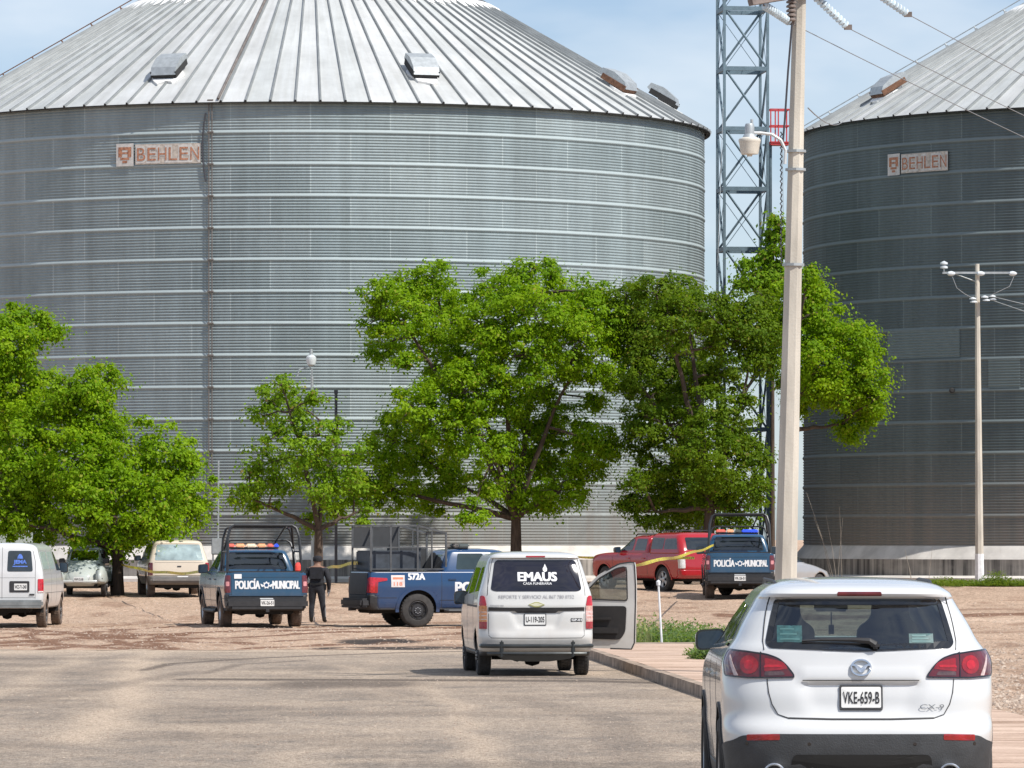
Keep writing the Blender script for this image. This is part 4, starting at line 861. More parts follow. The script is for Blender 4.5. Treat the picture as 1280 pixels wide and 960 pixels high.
# ================================================================ vehicle kit
class Body:
    """horizontal slices: rows (z, half width, rear y, front y); ends are superellipses"""
    def __init__(s, rows, nr=4.0, Lr=.6, nf=3.2, Lf=.9, disp=None):
        a = np.array(rows, float); s.z, s.w, s.yr, s.yf = a[:, 0], a[:, 1], a[:, 2], a[:, 3]; s.nr, s.Lr, s.nf, s.Lf, s.disp = nr, Lr, nf, Lf, disp; s.cache = {}
    def prof(s, z): return float(pchip(s.z, s.w, z)), float(pchip(s.z, s.yr, z)), float(pchip(s.z, s.yf, z))
    def curve(s, z):
        k = round(float(z), 4)
        if k in s.cache: return s.cache[k]
        w, yr, yf = s.prof(z); L = yf-yr; Lr = min(s.Lr, L*.45); Lf = min(s.Lf, L*.45); t = np.linspace(0, PI/2, 48)
        g = np.linspace(0, 1, 48)
        tt = t*0+np.arcsin(np.clip(g**(s.nr/2), 0, 1)) if False else t
        def quarter(n):
            xs = np.sin(t)**(2/n); ys = 1-np.cos(t)**(2/n)
            # densify the flat part
            x2 = np.linspace(0, xs[1], 12)[:-1]; y2 = 1-(1-x2**n)**(1/n); return np.concatenate([x2, xs[1:]]), np.concatenate([y2, ys[1:]])
        x1, y1 = quarter(s.nr); x2, y2 = quarter(s.nf)
        X = np.concatenate([w*x1, w*x2[::-1]]); Y = np.concatenate([yr+Lr*y1, (yf-Lf*y2)[::-1]])
        arc = np.concatenate([[0], np.cumsum(np.hypot(np.diff(X), np.diff(Y)))]); r = (X, Y, arc, len(x1)); s.cache[k] = r; return r
    def _d(s, u, z, p):
        if s.disp: p.y += s.disp(u, z)
        return p
    def rear(s, u, z):
        X, Y, A, n = s.curve(z); a = abs(u); return s._d(u, z, Vector((math.copysign(np.interp(a, A, X), u) if u else 0.0, np.interp(a, A, Y), z)))
    def front(s, u, z):
        X, Y, A, n = s.curve(z); a = A[-1]-abs(u); return Vector((math.copysign(np.interp(a, A, X), u) if u else 0.0, np.interp(a, A, Y), z))
    def side(s, sg): return lambda y, z: s._side(sg, y, z)
    def _side(s, sg, y, z):
        X, Y, A, n = s.curve(z); return Vector((sg*np.interp(y, Y, X), y, z))
def pip(x, y, poly):
    c = False; n = len(poly)
    for i in range(n):
        x1, y1 = poly[i]; x2, y2 = poly[i-1]
        if (y1 > y) != (y2 > y) and x < (x2-x1)*(y-y1)/(y2-y1)+x1: c = not c
    return c
def near(x, y, poly):
    best = (1e9, x, y); n = len(poly)
    for i in range(n):
        ax, ay = poly[i-1]; bx, by = poly[i]; vx, vy = bx-ax, by-ay; t = max(0, min(1, ((x-ax)*vx+(y-ay)*vy)/(vx*vx+vy*vy+1e-12))); d = math.hypot(x-ax-t*vx, y-ay-t*vy)
        if d < best[0]: best = (d, ax+t*vx, ay+t*vy)
    return best
def rnd(poly, r=.05, k=4):
    """round the corners of a polygon"""
    out = []; n = len(poly)
    for i in range(n):
        p0, p1, p2 = Vector(poly[i-1]), Vector(poly[i]), Vector(poly[(i+1) % n]); a = p0-p1; b_ = p2-p1; ra = min(r, a.length*.45, b_.length*.45)
        A = p1+a.normalized()*ra; B = p1+b_.normalized()*ra
        for j in range(k+1): t = j/k; q = A*(1-t)**2+p1*2*t*(1-t)+B*t*t; out.append((q.x, q.y))
    return out
def dens(poly, ds=.06):
    out = []; n = len(poly)
    for i in range(n):
        a, b_ = poly[i], poly[(i+1) % n]; k = max(1, int(math.hypot(b_[0]-a[0], b_[1]-a[1])/ds))
        for j in range(k): out.append((a[0]+(b_[0]-a[0])*j/k, a[1]+(b_[1]-a[1])*j/k))
    return out
def onmap(mp_, a, b_, off, flip=1):
    p = mp_(a, b_); e = .004; q = mp_(a+e, b_)-p; r = mp_(a, b_+e)-p; n = q.cross(r)
    if n.length < 1e-12: return p
    n.normalize()
    ctr = Vector((0, p.y, p.z-.001))
    out = Vector((p.x, 0, 0)); 
    return p+n*off*flip
def patch(mb, mp_, poly, off=.004, thick=.006, mi=0, ds=.06, rings=5, flip=1, ctr=None, lip=True):
    pl = dens(poly, ds); n = len(pl); cx = sum(p[0] for p in pl)/n; cy = sum(p[1] for p in pl)/n
    if ctr: cx, cy = ctr
    V = []; Fc = []
    sc = [1.0]+[1-(k+1)/(rings+.0) for k in range(rings-1)]
    if lip: V += [onmap(mp_, a, b_, off-thick, flip) for a, b_ in pl]
    for s in sc: V += [onmap(mp_, cx+(a-cx)*s, cy+(b_-cy)*s, off, flip) for a, b_ in pl]
    V.append(onmap(mp_, cx, cy, off, flip)); m_ = len(sc)+(1 if lip else 0)
    for j in range(m_-1):
        for i in range(n): Fc.append((j*n+i, j*n+(i+1) % n, (j+1)*n+(i+1) % n, (j+1)*n+i))
    for i in range(n): Fc.append(((m_-1)*n+i, (m_-1)*n+(i+1) % n, len(V)-1))
    mb.add(V, Fc, mi); return mb
def ring(mb, mp_, poly, w, off=.004, mi=0, ds=.06, flip=1, thick=.006):
    pl = dens(poly, ds); n = len(pl); cx = sum(p[0] for p in pl)/n; cy = sum(p[1] for p in pl)/n; inn = []
    for i in range(n):
        p0, p1, p2 = Vector(pl[i-1]), Vector(pl[i]), Vector(pl[(i+1) % n]); t = (p2-p0).normalized(); nn = Vector((-t.y, t.x))
        if nn.dot(Vector((cx, cy))-p1) < 0: nn = -nn
        inn.append((p1.x+nn.x*w, p1.y+nn.y*w))
    V = [onmap(mp_, a, b_, off-thick, flip) for a, b_ in pl]+[onmap(mp_, a, b_, off, flip) for a, b_ in pl]+[onmap(mp_, a, b_, off, flip) for a, b_ in inn]+[onmap(mp_, a, b_, off-thick, flip) for a, b_ in inn]
    mb.add(V, [(j*n+i, j*n+(i+1) % n, (j+1)*n+(i+1) % n, (j+1)*n+i) for j in range(3) for i in range(n)], mi); return mb
def strip(mb, mp_, pts, w, off=.003, mi=0, flip=1, ds=.05):
    P2 = []
    for a, b_ in zip(pts[:-1], pts[1:]):
        k = max(1, int(math.hypot(b_[0]-a[0], b_[1]-a[1])/ds)); P2 += [(a[0]+(b_[0]-a[0])*j/k, a[1]+(b_[1]-a[1])*j/k) for j in range(k)]
    P2.append(pts[-1]); V = []; n = len(P2)
    for i, p in enumerate(P2):
        t = Vector(P2[min(i+1, n-1)])-Vector(P2[max(i-1, 0)]); t.normalize(); q = Vector((-t.y, t.x))*w/2
        for sg, o in ((1, -.004), (1, off), (-1, off), (-1, -.004)): V.append(onmap(mp_, p[0]+sg*q.x, p[1]+sg*q.y, o, flip))
    mb.add(V, [(4*i+j, 4*i+4+j, 4*i+5+j, 4*i+1+j) for i in range(n-1) for j in range(3)], mi); return mb
def arcpts(cy, cz, r, a0=0, a1=PI, n=24): return [(cy+r*math.cos(a0+(a1-a0)*k/n), cz+r*math.sin(a0+(a1-a0)*k/n)) for k in range(n+1)]
def lettering(mb, mp_, s, cu, cz, h, w, off=.006, mi=0, bold=.03, dirn=1, flip=1, slant=0):
    v, f = text_geo(s, bold); mb.add([onmap(mp_, cu+dirn*(p[0]*w+slant*p[1]*h), cz+p[1]*h, off, flip) for p in v], f, mi); return mb

def bold_lettering(mb, mp_, s, cu, cz, h, w, off=.006, mi=0, t=.006, dirn=1, flip=1, v=.5):
    for k, (dx, dz) in enumerate(((-1, -v), (1, -v), (-1, v), (1, v), (0, 0))): lettering(mb, mp_, s, cu+dx*t, cz+dz*t, h, w, off+k*.0006, mi, 0, dirn, flip)
def seat_shape(mb, x, y, z):
    pl = rnd([(-.25, -.42), (.25, -.42), (.24, .02), (.14, .08), (.125, .25), (-.125, .25), (-.14, .08), (-.24, .02)], .07, 5); mb.prism(pl, -.07, .07, lambda a, b_, h: (x+a, y+h, z+b_))
def shell(body, z0, z1, parts, holes=(), nz=44, NR=26, NS=70, NF=20, open_top=None, zs=None, parent=None, arches=(), flat=False, topname='body'):
    """parts: list of (name, material, predicate(region, u, y, z)); holes: (region, polygon); returns dict of objects"""
    if zs is None: zs = np.linspace(z0, z1, nz)
    V = []; PR = []; ncol = NR+NS+NF
    fr = np.linspace(0, 1, NR+1)[:-1]; fs = np.linspace(0, 1, NS+1)[:-1]; ff = np.linspace(0, 1, NF+1)[:-1]
    for z in zs:
        X, Y, A, n = body.curve(z); ar = A[n-1]; af = A[-1]-A[n]; tot = A[-1]
        u = np.concatenate([fr*ar, ar+fs*(A[n]-ar), A[n]+ff*af, [tot]])
        xs, ys = np.interp(u, A, X), np.interp(u, A, Y)
        col = [(xs[i], ys[i], u[i]) for i in range(len(u))]
        full = [(1,)+c for c in col]+[(-1,)+c for c in col[-2:0:-1]]
        for sg, x, y, uu in full:
            p = Vector((sg*x, y, z)); 
            if body.disp: p.y += body.disp(sg*uu, z)*(1 if uu < ar*1.2 else 0)
            V.append(p); PR.append((sg, uu, y, tot-uu, float(z)))
    m_ = len(full); nzr = len(zs); Fc = []
    hol = [(r_, pl, (min(p[0] for p in pl), max(p[0] for p in pl), min(p[1] for p in pl), max(p[1] for p in pl))) for r_, pl in holes]
    def par(r_, pr):
        sg, u, y, uf, z = pr
        return (sg*u, z) if r_ == 'rear' else (sg*uf, z) if r_ == 'front' else (y, z)
    def ok(r_, pr): return (r_ == 'rear' and pr[1] < 1.5) or (r_ == 'front' and pr[3] < 1.5) or (r_ == 'sideR' and pr[0] > 0 and pr[1] > .3) or (r_ == 'sideL' and pr[0] < 0 and pr[1] > .3) or (r_ == 'side' and pr[1] > .3)
    for j in range(nzr-1):
        for i in range(m_):
            q = (j*m_+i, j*m_+(i+1) % m_, (j+1)*m_+(i+1) % m_, (j+1)*m_+i); c = [PR[k] for k in q]; dead = False
            sg = c[0][0] if i < m_//2 else -1
            cen = (sg, sum(k[1] for k in c)/4, sum(k[2] for k in c)/4, sum(k[3] for k in c)/4, sum(k[4] for k in c)/4)
            for r_, pl, bb in hol:
                if not ok(r_, cen): continue
                a, b_ = par(r_, cen)
                if bb[0] < a < bb[1] and bb[2] < b_ < bb[3] and pip(a, b_, pl): dead = True; break
            if not dead:
                for (cy, cz, r) in arches:
                    if cen[1] > .3 and math.hypot(cen[2]-cy, cen[4]-cz) < r: dead = True
            if not dead: Fc.append(q)
            else:
                for k in q: PR[k] = PR[k][:5]+(1,)
    # snap
    used = set(k for f in Fc for k in f)
    for k in used:
        if len(PR[k]) < 6: continue
        sg, u, y, uf, z, _ = PR[k]; done = False
        for r_, pl, bb in hol:
            if not ok(r_, PR[k]): continue
            a, b_ = par(r_, PR[k][:5]); d, na, nb = near(a, b_, pl)
            if d < .09:
                V[k] = body.rear(na, nb) if r_ == 'rear' else body.front(na, nb) if r_ == 'front' else body.side(sg)(na, nb); done = True; break
        if not done:
            for (cy, cz, r) in arches:
                dd = math.hypot(y-cy, z-cz)
                if abs(dd-r) < .12 and z > z0+.02:
                    V[k] = body.side(sg)(cy+(y-cy)*r/dd, cz+(z-cz)*r/dd)
    out = {}; used_parts = {}
    if open_top is None:
        t = (nzr-1)*m_; hlf = m_//2
        for i in range(hlf): 
            a, b_ = t+i, t+i+1; c_, d_ = t+(m_-i-1) % m_ if i < hlf else t+hlf, t+(m_-i) % m_
            f = [a, b_, c_, d_]; f2 = []
            [f2.append(x) for x in f if x not in f2]
            if len(f2) > 2: Fc.append(tuple(f2)); 
    for f in Fc:
        c = [PR[k] for k in f]; cen = (c[0][0], sum(k[1] for k in c)/len(c), sum(k[2] for k in c)/len(c), sum(k[4] for k in c)/len(c))
        for name, m, pred in parts:
            if pred is None or pred(*cen): used_parts.setdefault(name, (m, []))[1].append(f); break
    for name, (m, fs_) in used_parts.items():
        ids = sorted(set(k for f in fs_ for k in f)); mp2 = {k: i for i, k in enumerate(ids)}
        o = mesh(name, [V[k] for k in ids], [tuple(mp2[k] for k in f) for f in fs_], m, parent, True)
        bm = bmesh.new(); bm.from_mesh(o.data); bmesh.ops.remove_doubles(bm, verts=bm.verts, dist=1e-5); bmesh.ops.recalc_face_normals(bm, faces=bm.faces); bm.to_mesh(o.data); bm.free()
        o.data.polygons.foreach_set('use_smooth', [True]*len(o.data.polygons))
        try: o.data.set_sharp_from_angle(angle=R(34))
        except Exception: pass
        so_ = o.modifiers.new('thick', 'SOLIDIFY'); so_.thickness = .012; so_.offset = -1
        out[name] = o
    return out

M_tyre = mat('tyre', (.045, .042, .04), .9, var=.35, scale=7, bmp=.5, bscale=50)
M_tyred = mat('dusty_tyre', (.15, .11, .085), .95, var=.4, scale=6, bmp=.5, bscale=50)
M_under = mat('underbody', (.018, .017, .016), .95)
M_blk = mat('black_trim', (.028, .028, .03), .55, var=.25, scale=9)
M_blkg = mat('gloss_black', (.012, .013, .015), .08, coat=.6)
M_chrome = mat('chrome', (.66, .67, .68), .2, .95, var=.05)
M_silv = mat('alloy', (.45, .46, .47), .35, .7, var=.1)
M_dglass = mat('dark_window', (.010, .014, .016), .04, var=.4, scale=1.5, coat=.5, spec=.8)
M_glass = glassmat('tinted_glass', (.33, .42, .40), .07)
M_clear = glassmat('clear_glass', (.75, .82, .80), .04)
M_red = mat('lamp_red', (.30, .008, .012), .12, var=.35, scale=14, coat=.8)
M_redd = mat('lamp_red_dark', (.11, .01, .014), .12, var=.3, scale=14, coat=.8)
M_redb = mat('lamp_red_bright', (.46, .010, .018), .1, coat=.8, var=.3, scale=20)
M_amb = mat('lamp_amber', (.62, .26, .10), .15, coat=.8, var=.25, scale=25)
M_clr = mat('lamp_clear', (.62, .60, .58), .12, coat=.8, var=.3, scale=30)
M_plate = mat('plate_white', (.70, .70, .68), .5, var=.06)
M_ink = mat('ink_black', (.02, .02, .022), .6)
M_wht = mat('decal_white', (.74, .75, .76), .5, var=.05)
M_seat = mat('seat_dark', (.03, .032, .035), .8)
def wheel(parent, x, y, r, wd, sg, style='alloy', tyre=None, rimr=.66):
    tyre = tyre or M_tyre; o = thing0('wheel', parent, (x, y, r)); mb = MB(); t = wd/2; rr = r*rimr
    mb.lathe([(rr, -t*.8), (rr+.02, -t), (r*.90, -t), (r*.97, -t*.86), (r, -t*.6), (r, t*.6), (r*.97, t*.86), (r*.90, t), (rr+.02, t), (rr, t*.8)], (0, 0, 0), 'X', 40, closed=True)
    # tread blocks
    for k in range(36):
        a = 2*PI*k/36
        for xx in (-.55, 0, .55):
            c = Vector((xx*t, (r+.001)*math.cos(a+xx*.06), (r+.001)*math.sin(a+xx*.06))); mb.box(c, (t*.42, .035, .014), rot=Matrix.Rotation(a-PI/2, 3, 'X'))
    w = mb.build('tyre', tyre, o, smooth=True); mb = MB()
    s = sg; f = s*t*.55
    mb.lathe([(rr, s*t*.85), (rr-.012, s*t*.9), (rr-.03, f), (rr-.05, f*.3)], (0, 0, 0), 'X', 40)
    if style == 'alloy':
        for k in range(5):
            for d in (-.12, .12):
                a = 2*PI*k/5+d; c = Vector((f, rr*.5*math.cos(a), rr*.5*math.sin(a))); mb.box(c, (.03, rr*.90, .045), rot=Matrix.Rotation(a, 3, 'X'))
        mb.lathe([(.07, f-.02), (.07, f+s*.02), (.001, f+s*.03)], (0, 0, 0), 'X', 20)
        mb.build('rim', M_silv, o)
    else:
        mb.lathe([(rr-.02, f), (rr*.72, f), (rr*.62, f+s*.03), (rr*.38, f+s*.03), (rr*.34, f+s*.055), (.001, f+s*.06)], (0, 0, 0), 'X', 30)
        for k in range(8):
            a = 2*PI*k/8; mb.box((f+s*.005, rr*.78*math.cos(a), rr*.78*math.sin(a)), (.03, .06, .05), rot=Matrix.Rotation(a, 3, 'X'), mi=1)
            mb.box((f+s*.045, rr*.30*math.cos(a), rr*.30*math.sin(a)), (.03, .022, .022), mi=2)
        mb.build('rim', [mat('steel_rim', (.035, .035, .038), .5, .3), M_under, M_silv], o)
    mb = MB(); mb.lathe([(rr-.02, -s*t*.2), (.001, -s*t*.2)], (0, 0, 0), 'X', 24); mb.lathe([(rr*.7, f*.2), (rr*.7, f*.4), (.001, f*.4)], (0, 0, 0), 'X', 24); mb.build('brake_disc', M_under, o)
    return o
def thing0(name, parent, loc):
    o = bpy.data.objects.new(name, None); COL.objects.link(o); o.parent = parent; o.location = loc; o.empty_display_size = .1; return o
def underbody(parent, w, y0, y1, z0=.26, z1=.75, wells=()):
    mb = MB(); mb.box((0, (y0+y1)/2, (z0+z1)/2), (2*(w-.30), y1-y0, z1-z0), bev=.03)
    for y, r in wells:
        for s in (-1, 1): mb.lathe([(r, 0), (r, s*.30)], (s*(w-.33), y, r-.05), 'X', 20) if False else None
        mb.tube([(-w+.2, y, r*.95), (w-.2, y, r*.95)], .05, 8); mb.lathe([(.001, -.14), (.11, -.10), (.14, 0), (.11, .10), (.001, .14)], (0, y, r*.92), 'X', 12)
    # inner liner of the wheel openings
    for y, r in wells:
        n = 14
        for s in (-1, 1):
            R2 = r+.10; xs = (s*(w-.035), s*(w-.32)); V = [Vector((x, y+R2*math.cos(PI*k/n), r+R2*math.sin(PI*k/n)*.98)) for x in xs for k in range(n+1)]
            mb.add(V, [(k, k+1, n+2+k, n+1+k) for k in range(n)])
    mb.build('underbody', M_under, parent)
def plate(parent, mp_, cu, cz, w, h, text, frame=True, off=.012, thick=.02):
    mb = MB(); q = [(cu-w/2, cz-h/2), (cu+w/2, cz-h/2), (cu+w/2, cz+h/2), (cu-w/2, cz+h/2)]
    if frame: patch(mb, mp_, rnd([(a+(.012 if a > cu else -.012), b_+(.012 if b_ > cz else -.012)) for a, b_ in q], .01, 2), off, thick, 0, .08, 3)
    patch(mb, mp_, rnd(q, .01, 2), off+.004, .006, 1, .08, 3)
    o = mb.build('number_plate', [M_blk, M_plate], parent)
    if text: m2 = MB(); lettering(m2, mp_, text, cu, cz, h*.56, w*.9, off+.007, 0, .02); m2.build('plate_text', M_ink, o, recalc=False)
    return o
def mirror(parent, x, y, z, sg, m, w=.20, h=.17, rz=0):
    mb = MB(); pm_ = rnd([(-w/2*sg, -h*.42), (w/2*sg, -h*.5), (w/2*sg, h*.42), (-w/2*sg, h*.5)], .05, 5); cx_ = x+sg*w*.55; mb.prism([(a*.8, b_*.8) for a, b_ in pm_], .04, .10, lambda a, b_, q: (cx_+a, y+q, z+b_)); mb.prism(pm_, -.05, .04, lambda a, b_, q: (cx_+a, y+q, z+b_)); mb.tube([(x-sg*.02, y+.03, z-h*.35), (x+sg*w*.25, y+.02, z-h*.25)], .025, 6)
    o = mb.build('side_mirror', m, parent); mb = MB(); mb.prism([(a*.86, b_*.84) for a, b_ in pm_], -.056, -.05, lambda a, b_, q: (cx_+a, y+q, z+b_)); mb.build('mirror_glass', mat('mirror_glass', (.02, .035, .055), .05, var=.2, coat=.3), o); return o
BPOL = lambda *p: list(p)
# ================================================================ white SUV in front
def sstep(a, b_, x): t = max(0, min(1, (x-a)/(b_-a))); return t*t*(3-2*t)
def suv():
    root = thing('parked_suv', 'white SUV nearest the camera with red tail lights, parked along the sidewalk kerb', 'SUV', (2.39, 35.5, 0))
    white = paint('suv_white', (.63, .64, .64), dust=.12, rough=.14)
    def disp(u, z):
        a = abs(u); d = .0
        d += .026*sstep(-.02, .14, .42+.28*(z-.85)-a)*(1-sstep(1.0, 1.03, z))*sstep(.76, .88, z)        # recess round the plate
        d -= .012*sstep(1.02, 1.035, z)*(1-sstep(1.10, 1.13, z))*(1-sstep(.40, .44, a))                      # raised grip bar
        return d
    B = Body([(.20, .86, .20, 4.90), (.34, .905, .07, 5.0), (.46, .915, .015, 5.06), (.60, .93, 0, 5.08), (.655, .935, .0, 5.08), (.70, .936, .012, 5.08), (.76, .935, .055, 5.07), (.80, .937, .075, 5.06), (.92, .942, .085, 5.03), (1.00, .942, .105, 4.95),
              (1.06, .94, .125, 4.8), (1.14, .933, .135, 4.3), (1.19, .918, .145, 3.98), (1.245, .885, .155, 3.80), (1.30, .845, .185, 3.68), (1.42, .785, .26, 3.42), (1.54, .715, .335, 3.14), (1.585, .69, .36, 3.02), (1.60, .68, .29, 2.98),
              (1.625, .665, .27, 2.9), (1.65, .635, .30, 2.8), (1.68, .585, .42, 2.66), (1.705, .50, .62, 2.5), (1.722, .36, .9, 2.3), (1.73, .15, 1.2, 2.1)], nr=3.3, Lr=.62, nf=2.8, Lf=1.1, disp=disp)
    rw = rnd([(-.645, 1.285), (-.62, 1.262), (0, 1.240), (.62, 1.262), (.645, 1.285), (.585, 1.572), (.5, 1.582), (-.5, 1.582), (-.585, 1.572)], .03)
    ws = rnd([(-.66, 1.27), (.66, 1.27), (.55, 1.585), (-.55, 1.585)], .04)
    wy = ((.97, .385), (3.84, .385)); arch = [(.97, .40, .44), (3.84, .40, .44)]
    zs = np.unique(np.concatenate([np.linspace(.20, 1.24, 44), np.linspace(1.24, 1.585, 20), np.array([1.592, 1.60, 1.612, 1.625, 1.64, 1.655, 1.67, 1.68, 1.692, 1.705, 1.715, 1.722, 1.728, 1.73])]))
    zb = lambda u: .648+.035*sstep(.80, .70, u)-.035
    parts = [('sill_trim', M_blk, lambda s_, u, y, z: z < .40 and u >= 1.0), ('body', white, None)]
    shell(B, .20, 1.73, parts, [('rear', rw), ('front', ws)], zs=zs, NR=44, NS=90, NF=30, parent=root, arches=arch)
    bodyp = [o for o in bpy.data.objects if o.parent == root and o.name.startswith('body')][0]
    mb = MB(); patch(mb, B.rear, rnd([(-1.38, .215), (1.38, .215), (1.36, .50), (1.20, .585), (.93, .622), (.84, .655), (.60, .668), (-.60, .668), (-.84, .655), (-.93, .622), (-1.20, .585), (-1.36, .50)], .03), .008, .014, 0, .04, 12, ctr=(0, .42)); mb.build('rear_bumper', mat('bumper_grey', (.045, .047, .05), .6, var=.25, scale=5, bmp=.3, bscale=90), root, smooth=True, recalc=False)
    # rear glass with ceramic border
    mb = MB(); patch(mb, B.rear, rw, .004, .004, 0, .05, 8, lip=False); g = mb.build('rear_window', M_glass, root, smooth=True, recalc=False)
    mb = MB(); ring(mb, B.rear, rnd([(-.66, 1.285), (-.63, 1.252), (0, 1.228), (.63, 1.252), (.66, 1.285), (.60, 1.590), (-.60, 1.590)], .04), .045, .006, 0, .05); mb.build('frit_border', M_blkg, g, recalc=False)
    mb = MB(); patch(mb, B.front, ws, .004, .004, 0, .08, 6, lip=False); mb.build('windshield', M_clear, root, smooth=True, recalc=False)
    # stickers inside the glass
    for cu, cz, w_, h_ in ((-.485, 1.345, .175, .115), (.42, 1.315, .17, .065)):
        mb = MB(); patch(mb, B.rear, [(cu-w_/2, cz-h_/2), (cu+w_/2, cz-h_/2), (cu+w_/2, cz+h_/2), (cu-w_/2, cz+h_/2)], .008, .003, 0, .1, 2)
        for k in range(3): patch(mb, B.rear, [(cu-w_*.38, cz+h_*(.28-.3*k)-.006), (cu+w_*(.2+.1*k), cz+h_*(.28-.3*k)-.006), (cu+w_*(.2+.1*k), cz+h_*(.28-.3*k)+.006), (cu-w_*.38, cz+h_*(.28-.3*k)+.006)], .0095, .001, 1, .1, 2)
        mb.build('window_sticker', [mat('sticker_teal', (.03, .09, .095), .5, var=.3, scale=30), mat('sticker_ink', (.07, .16, .16), .5)], g, recalc=False)
    # tail lamps
    for s in (-1, 1):
        T = lambda pts: [(s*a, b_) for a, b_ in pts]
        mb = MB(); out = rnd(T([(1.03, 1.055), (.78, 1.042), (.452, 1.048), (.455, 1.075), (.50, 1.135), (.56, 1.185), (.64, 1.212), (.80, 1.228), (1.05, 1.238), (1.08, 1.16)]), .03)
        patch(mb, B.rear, out, .014, .02, 0, .04, 7, flip=1)
        patch(mb, B.rear, rnd(T([(.665, 1.09), (.655, 1.135), (.66, 1.185), (.53, 1.155), (.505, 1.125), (.50, 1.11)]), .02), .0165, .004, 1, .04, 4)
        patch(mb, B.rear, [(s*.775+.072*math.cos(a), 1.135+.062*math.sin(a)) for a in np.linspace(0, 2*PI, 21)[:-1]], .017, .004, 1, .04, 4)
        patch(mb, B.rear, [(s*.775+.036*math.cos(a), 1.135+.031*math.sin(a)) for a in np.linspace(0, 2*PI, 17)[:-1]], .019, .004, 2, .04, 3)
        patch(mb, B.rear, rnd(T([(.665, 1.118), (.655, 1.136), (.535, 1.136), (.54, 1.120)]), .006), .0195, .004, 2, .05, 2)
        patch(mb, B.rear, rnd(T([(.66, 1.062), (.655, 1.092), (.53, 1.092), (.515, 1.066)]), .01), .0165, .004, 3, .04, 3)
        patch(mb, B.rear, rnd(T([(.86, 1.06), (.90, 1.06), (.975, 1.19), (.965, 1.20), (.93, 1.16)]), .006), .0165, .004, 4, .04, 3)
        ring(mb, B.rear, out, .010, .0155, 5, .04)
        strip(mb, B.rear, T([(.688, 1.05), (.688, 1.222)]), .006, .0175, 5)
        mb.build('tail_light', [M_redd, M_red, M_redb, mat('lamp_smoke', (.10, .055, .055), .15, coat=.8, var=.4, scale=25), mat('lamp_glint', (.55, .42, .40), .15, coat=.8, var=.3, scale=30), M_blkg], root, recalc=False)
        mb = MB(); patch(mb, B.rear, rnd(T([(.56, .628), (.56, .668), (.80, .662), (.80, .622)]), .01), .010, .015, 0, .05, 3); mb.build('reflector', M_red, root, recalc=False)
        mb = MB(); mb.lathe([(.062, .10), (.062, -.02), (.070, -.028), (.078, -.02), (.080, .2)], (s*.60, -.005, .395), 'Y', 24); mb.lathe([(.001, .08), (.062, .08)], (s*.60, -.005, .395), 'Y', 24, 1); mb.build('exhaust', [M_chrome, M_under], root, smooth=True)
    # badge: oval ring with spread wings
    mb = MB(); c = (0, 1.118); k = 40; o_ = [(.072*math.cos(a), .058*math.sin(a)) for a in np.linspace(0, 2*PI, k+1)[:-1]]
    ring(mb, B.rear, [(c[0]+x, c[1]+y) for x, y in o_], .011, .022, 0, .2, thick=.03)
    for s in (-1, 1):
        patch(mb, B.rear, [(c[0]+s*x, c[1]+y) for x, y in ((0, -.012), (.018, .006), (.04, .022), (.066, .026), (.060, .012), (.044, .0), (.026, -.018), (.012, -.030), (0, -.034))], .024, .02, 0, .2, 3, ctr=(c[0]+s*.03, c[1]-.002))
    mb.build('badge', M_chrome, root, recalc=False)
    plate(root, B.rear, 0.0, .912, .272, .142, '', True, .016, .03)
    pl = [o for o in bpy.data.objects if o.parent == root and o.name.startswith('number_plate')][0]
    mb = MB(); lettering(mb, B.rear, 'VKE-659-B', .0, .912, .080, .250, .024, 0, .012); lettering(mb, B.rear, '•', 0, .860, .006, .006, .024, 0, 0); mb.build('plate_text', M_ink, pl, recalc=False)
    mb = MB(); lettering(mb, B.rear, 'CX-9', .485, .852, .034, .165, .012, 0, .0, slant=.2); mb.build('model_lettering', mat('letter_grey', (.20, .21, .22), .3, .5), root, recalc=False)
    # high brake lamp and spoiler, wiper
    mb = MB(); patch(mb, B.rear, rnd([(-.155, 1.612), (.155, 1.612), (.15, 1.634), (-.15, 1.634)], .008), .006, .01, 0, .05, 3); mb.build('brake_light', M_redd, root, recalc=False)
    mb = MB(); f = lambda u, z, o: onmap(B.rear, u, z, o)
    mb.tube([f(.10, 1.262, .03), f(.06, 1.278, .045), f(-.06, 1.290, .04), f(-.26, 1.295, .03), f(-.40, 1.292, .02)], [.026, .022, .015, .010, .006], 8); mb.box(f(.10, 1.262, .02), (.06, .05, .05), bev=.015)
    mb.tube([f(-.40, 1.285, .012), f(.0, 1.276, .012)], .006, 5); mb.build('rear_wiper', M_blk, root)
    # shut lines
    mb = MB(); 
    for s in (-1, 1):
        strip(mb, B.rear, [(s*.665, 1.60), (s*.68, 1.30), (s*.668, 1.24)], .006, .005)
        strip(mb, B.rear, [(s*.645, 1.04), (s*.635, .95), (s*.612, .87), (s*.57, .80), (s*.50, .775)], .006, .005)
        strip(mb, B.side(s), [(.62, .70), (1.0, .86)], .001, .001) if False else None
    strip(mb, B.rear, [(-.50, .775), (-.2, .768), (.2, .768), (.50, .775)], .009, .005)
    for s in (-1, 1):
        mp_ = B.side(s)
        for y in (1.50, 2.55, 3.55): strip(mb, mp_, [(y, .42), (y-.02, 1.22)], .007, .0015, flip=-s if False else s)
    strip(mb, B.rear, [(-.40, 1.033), (.40, 1.033)], .005, .0015)
    mb.build('panel_gap', M_ink, bodyp, recalc=False)
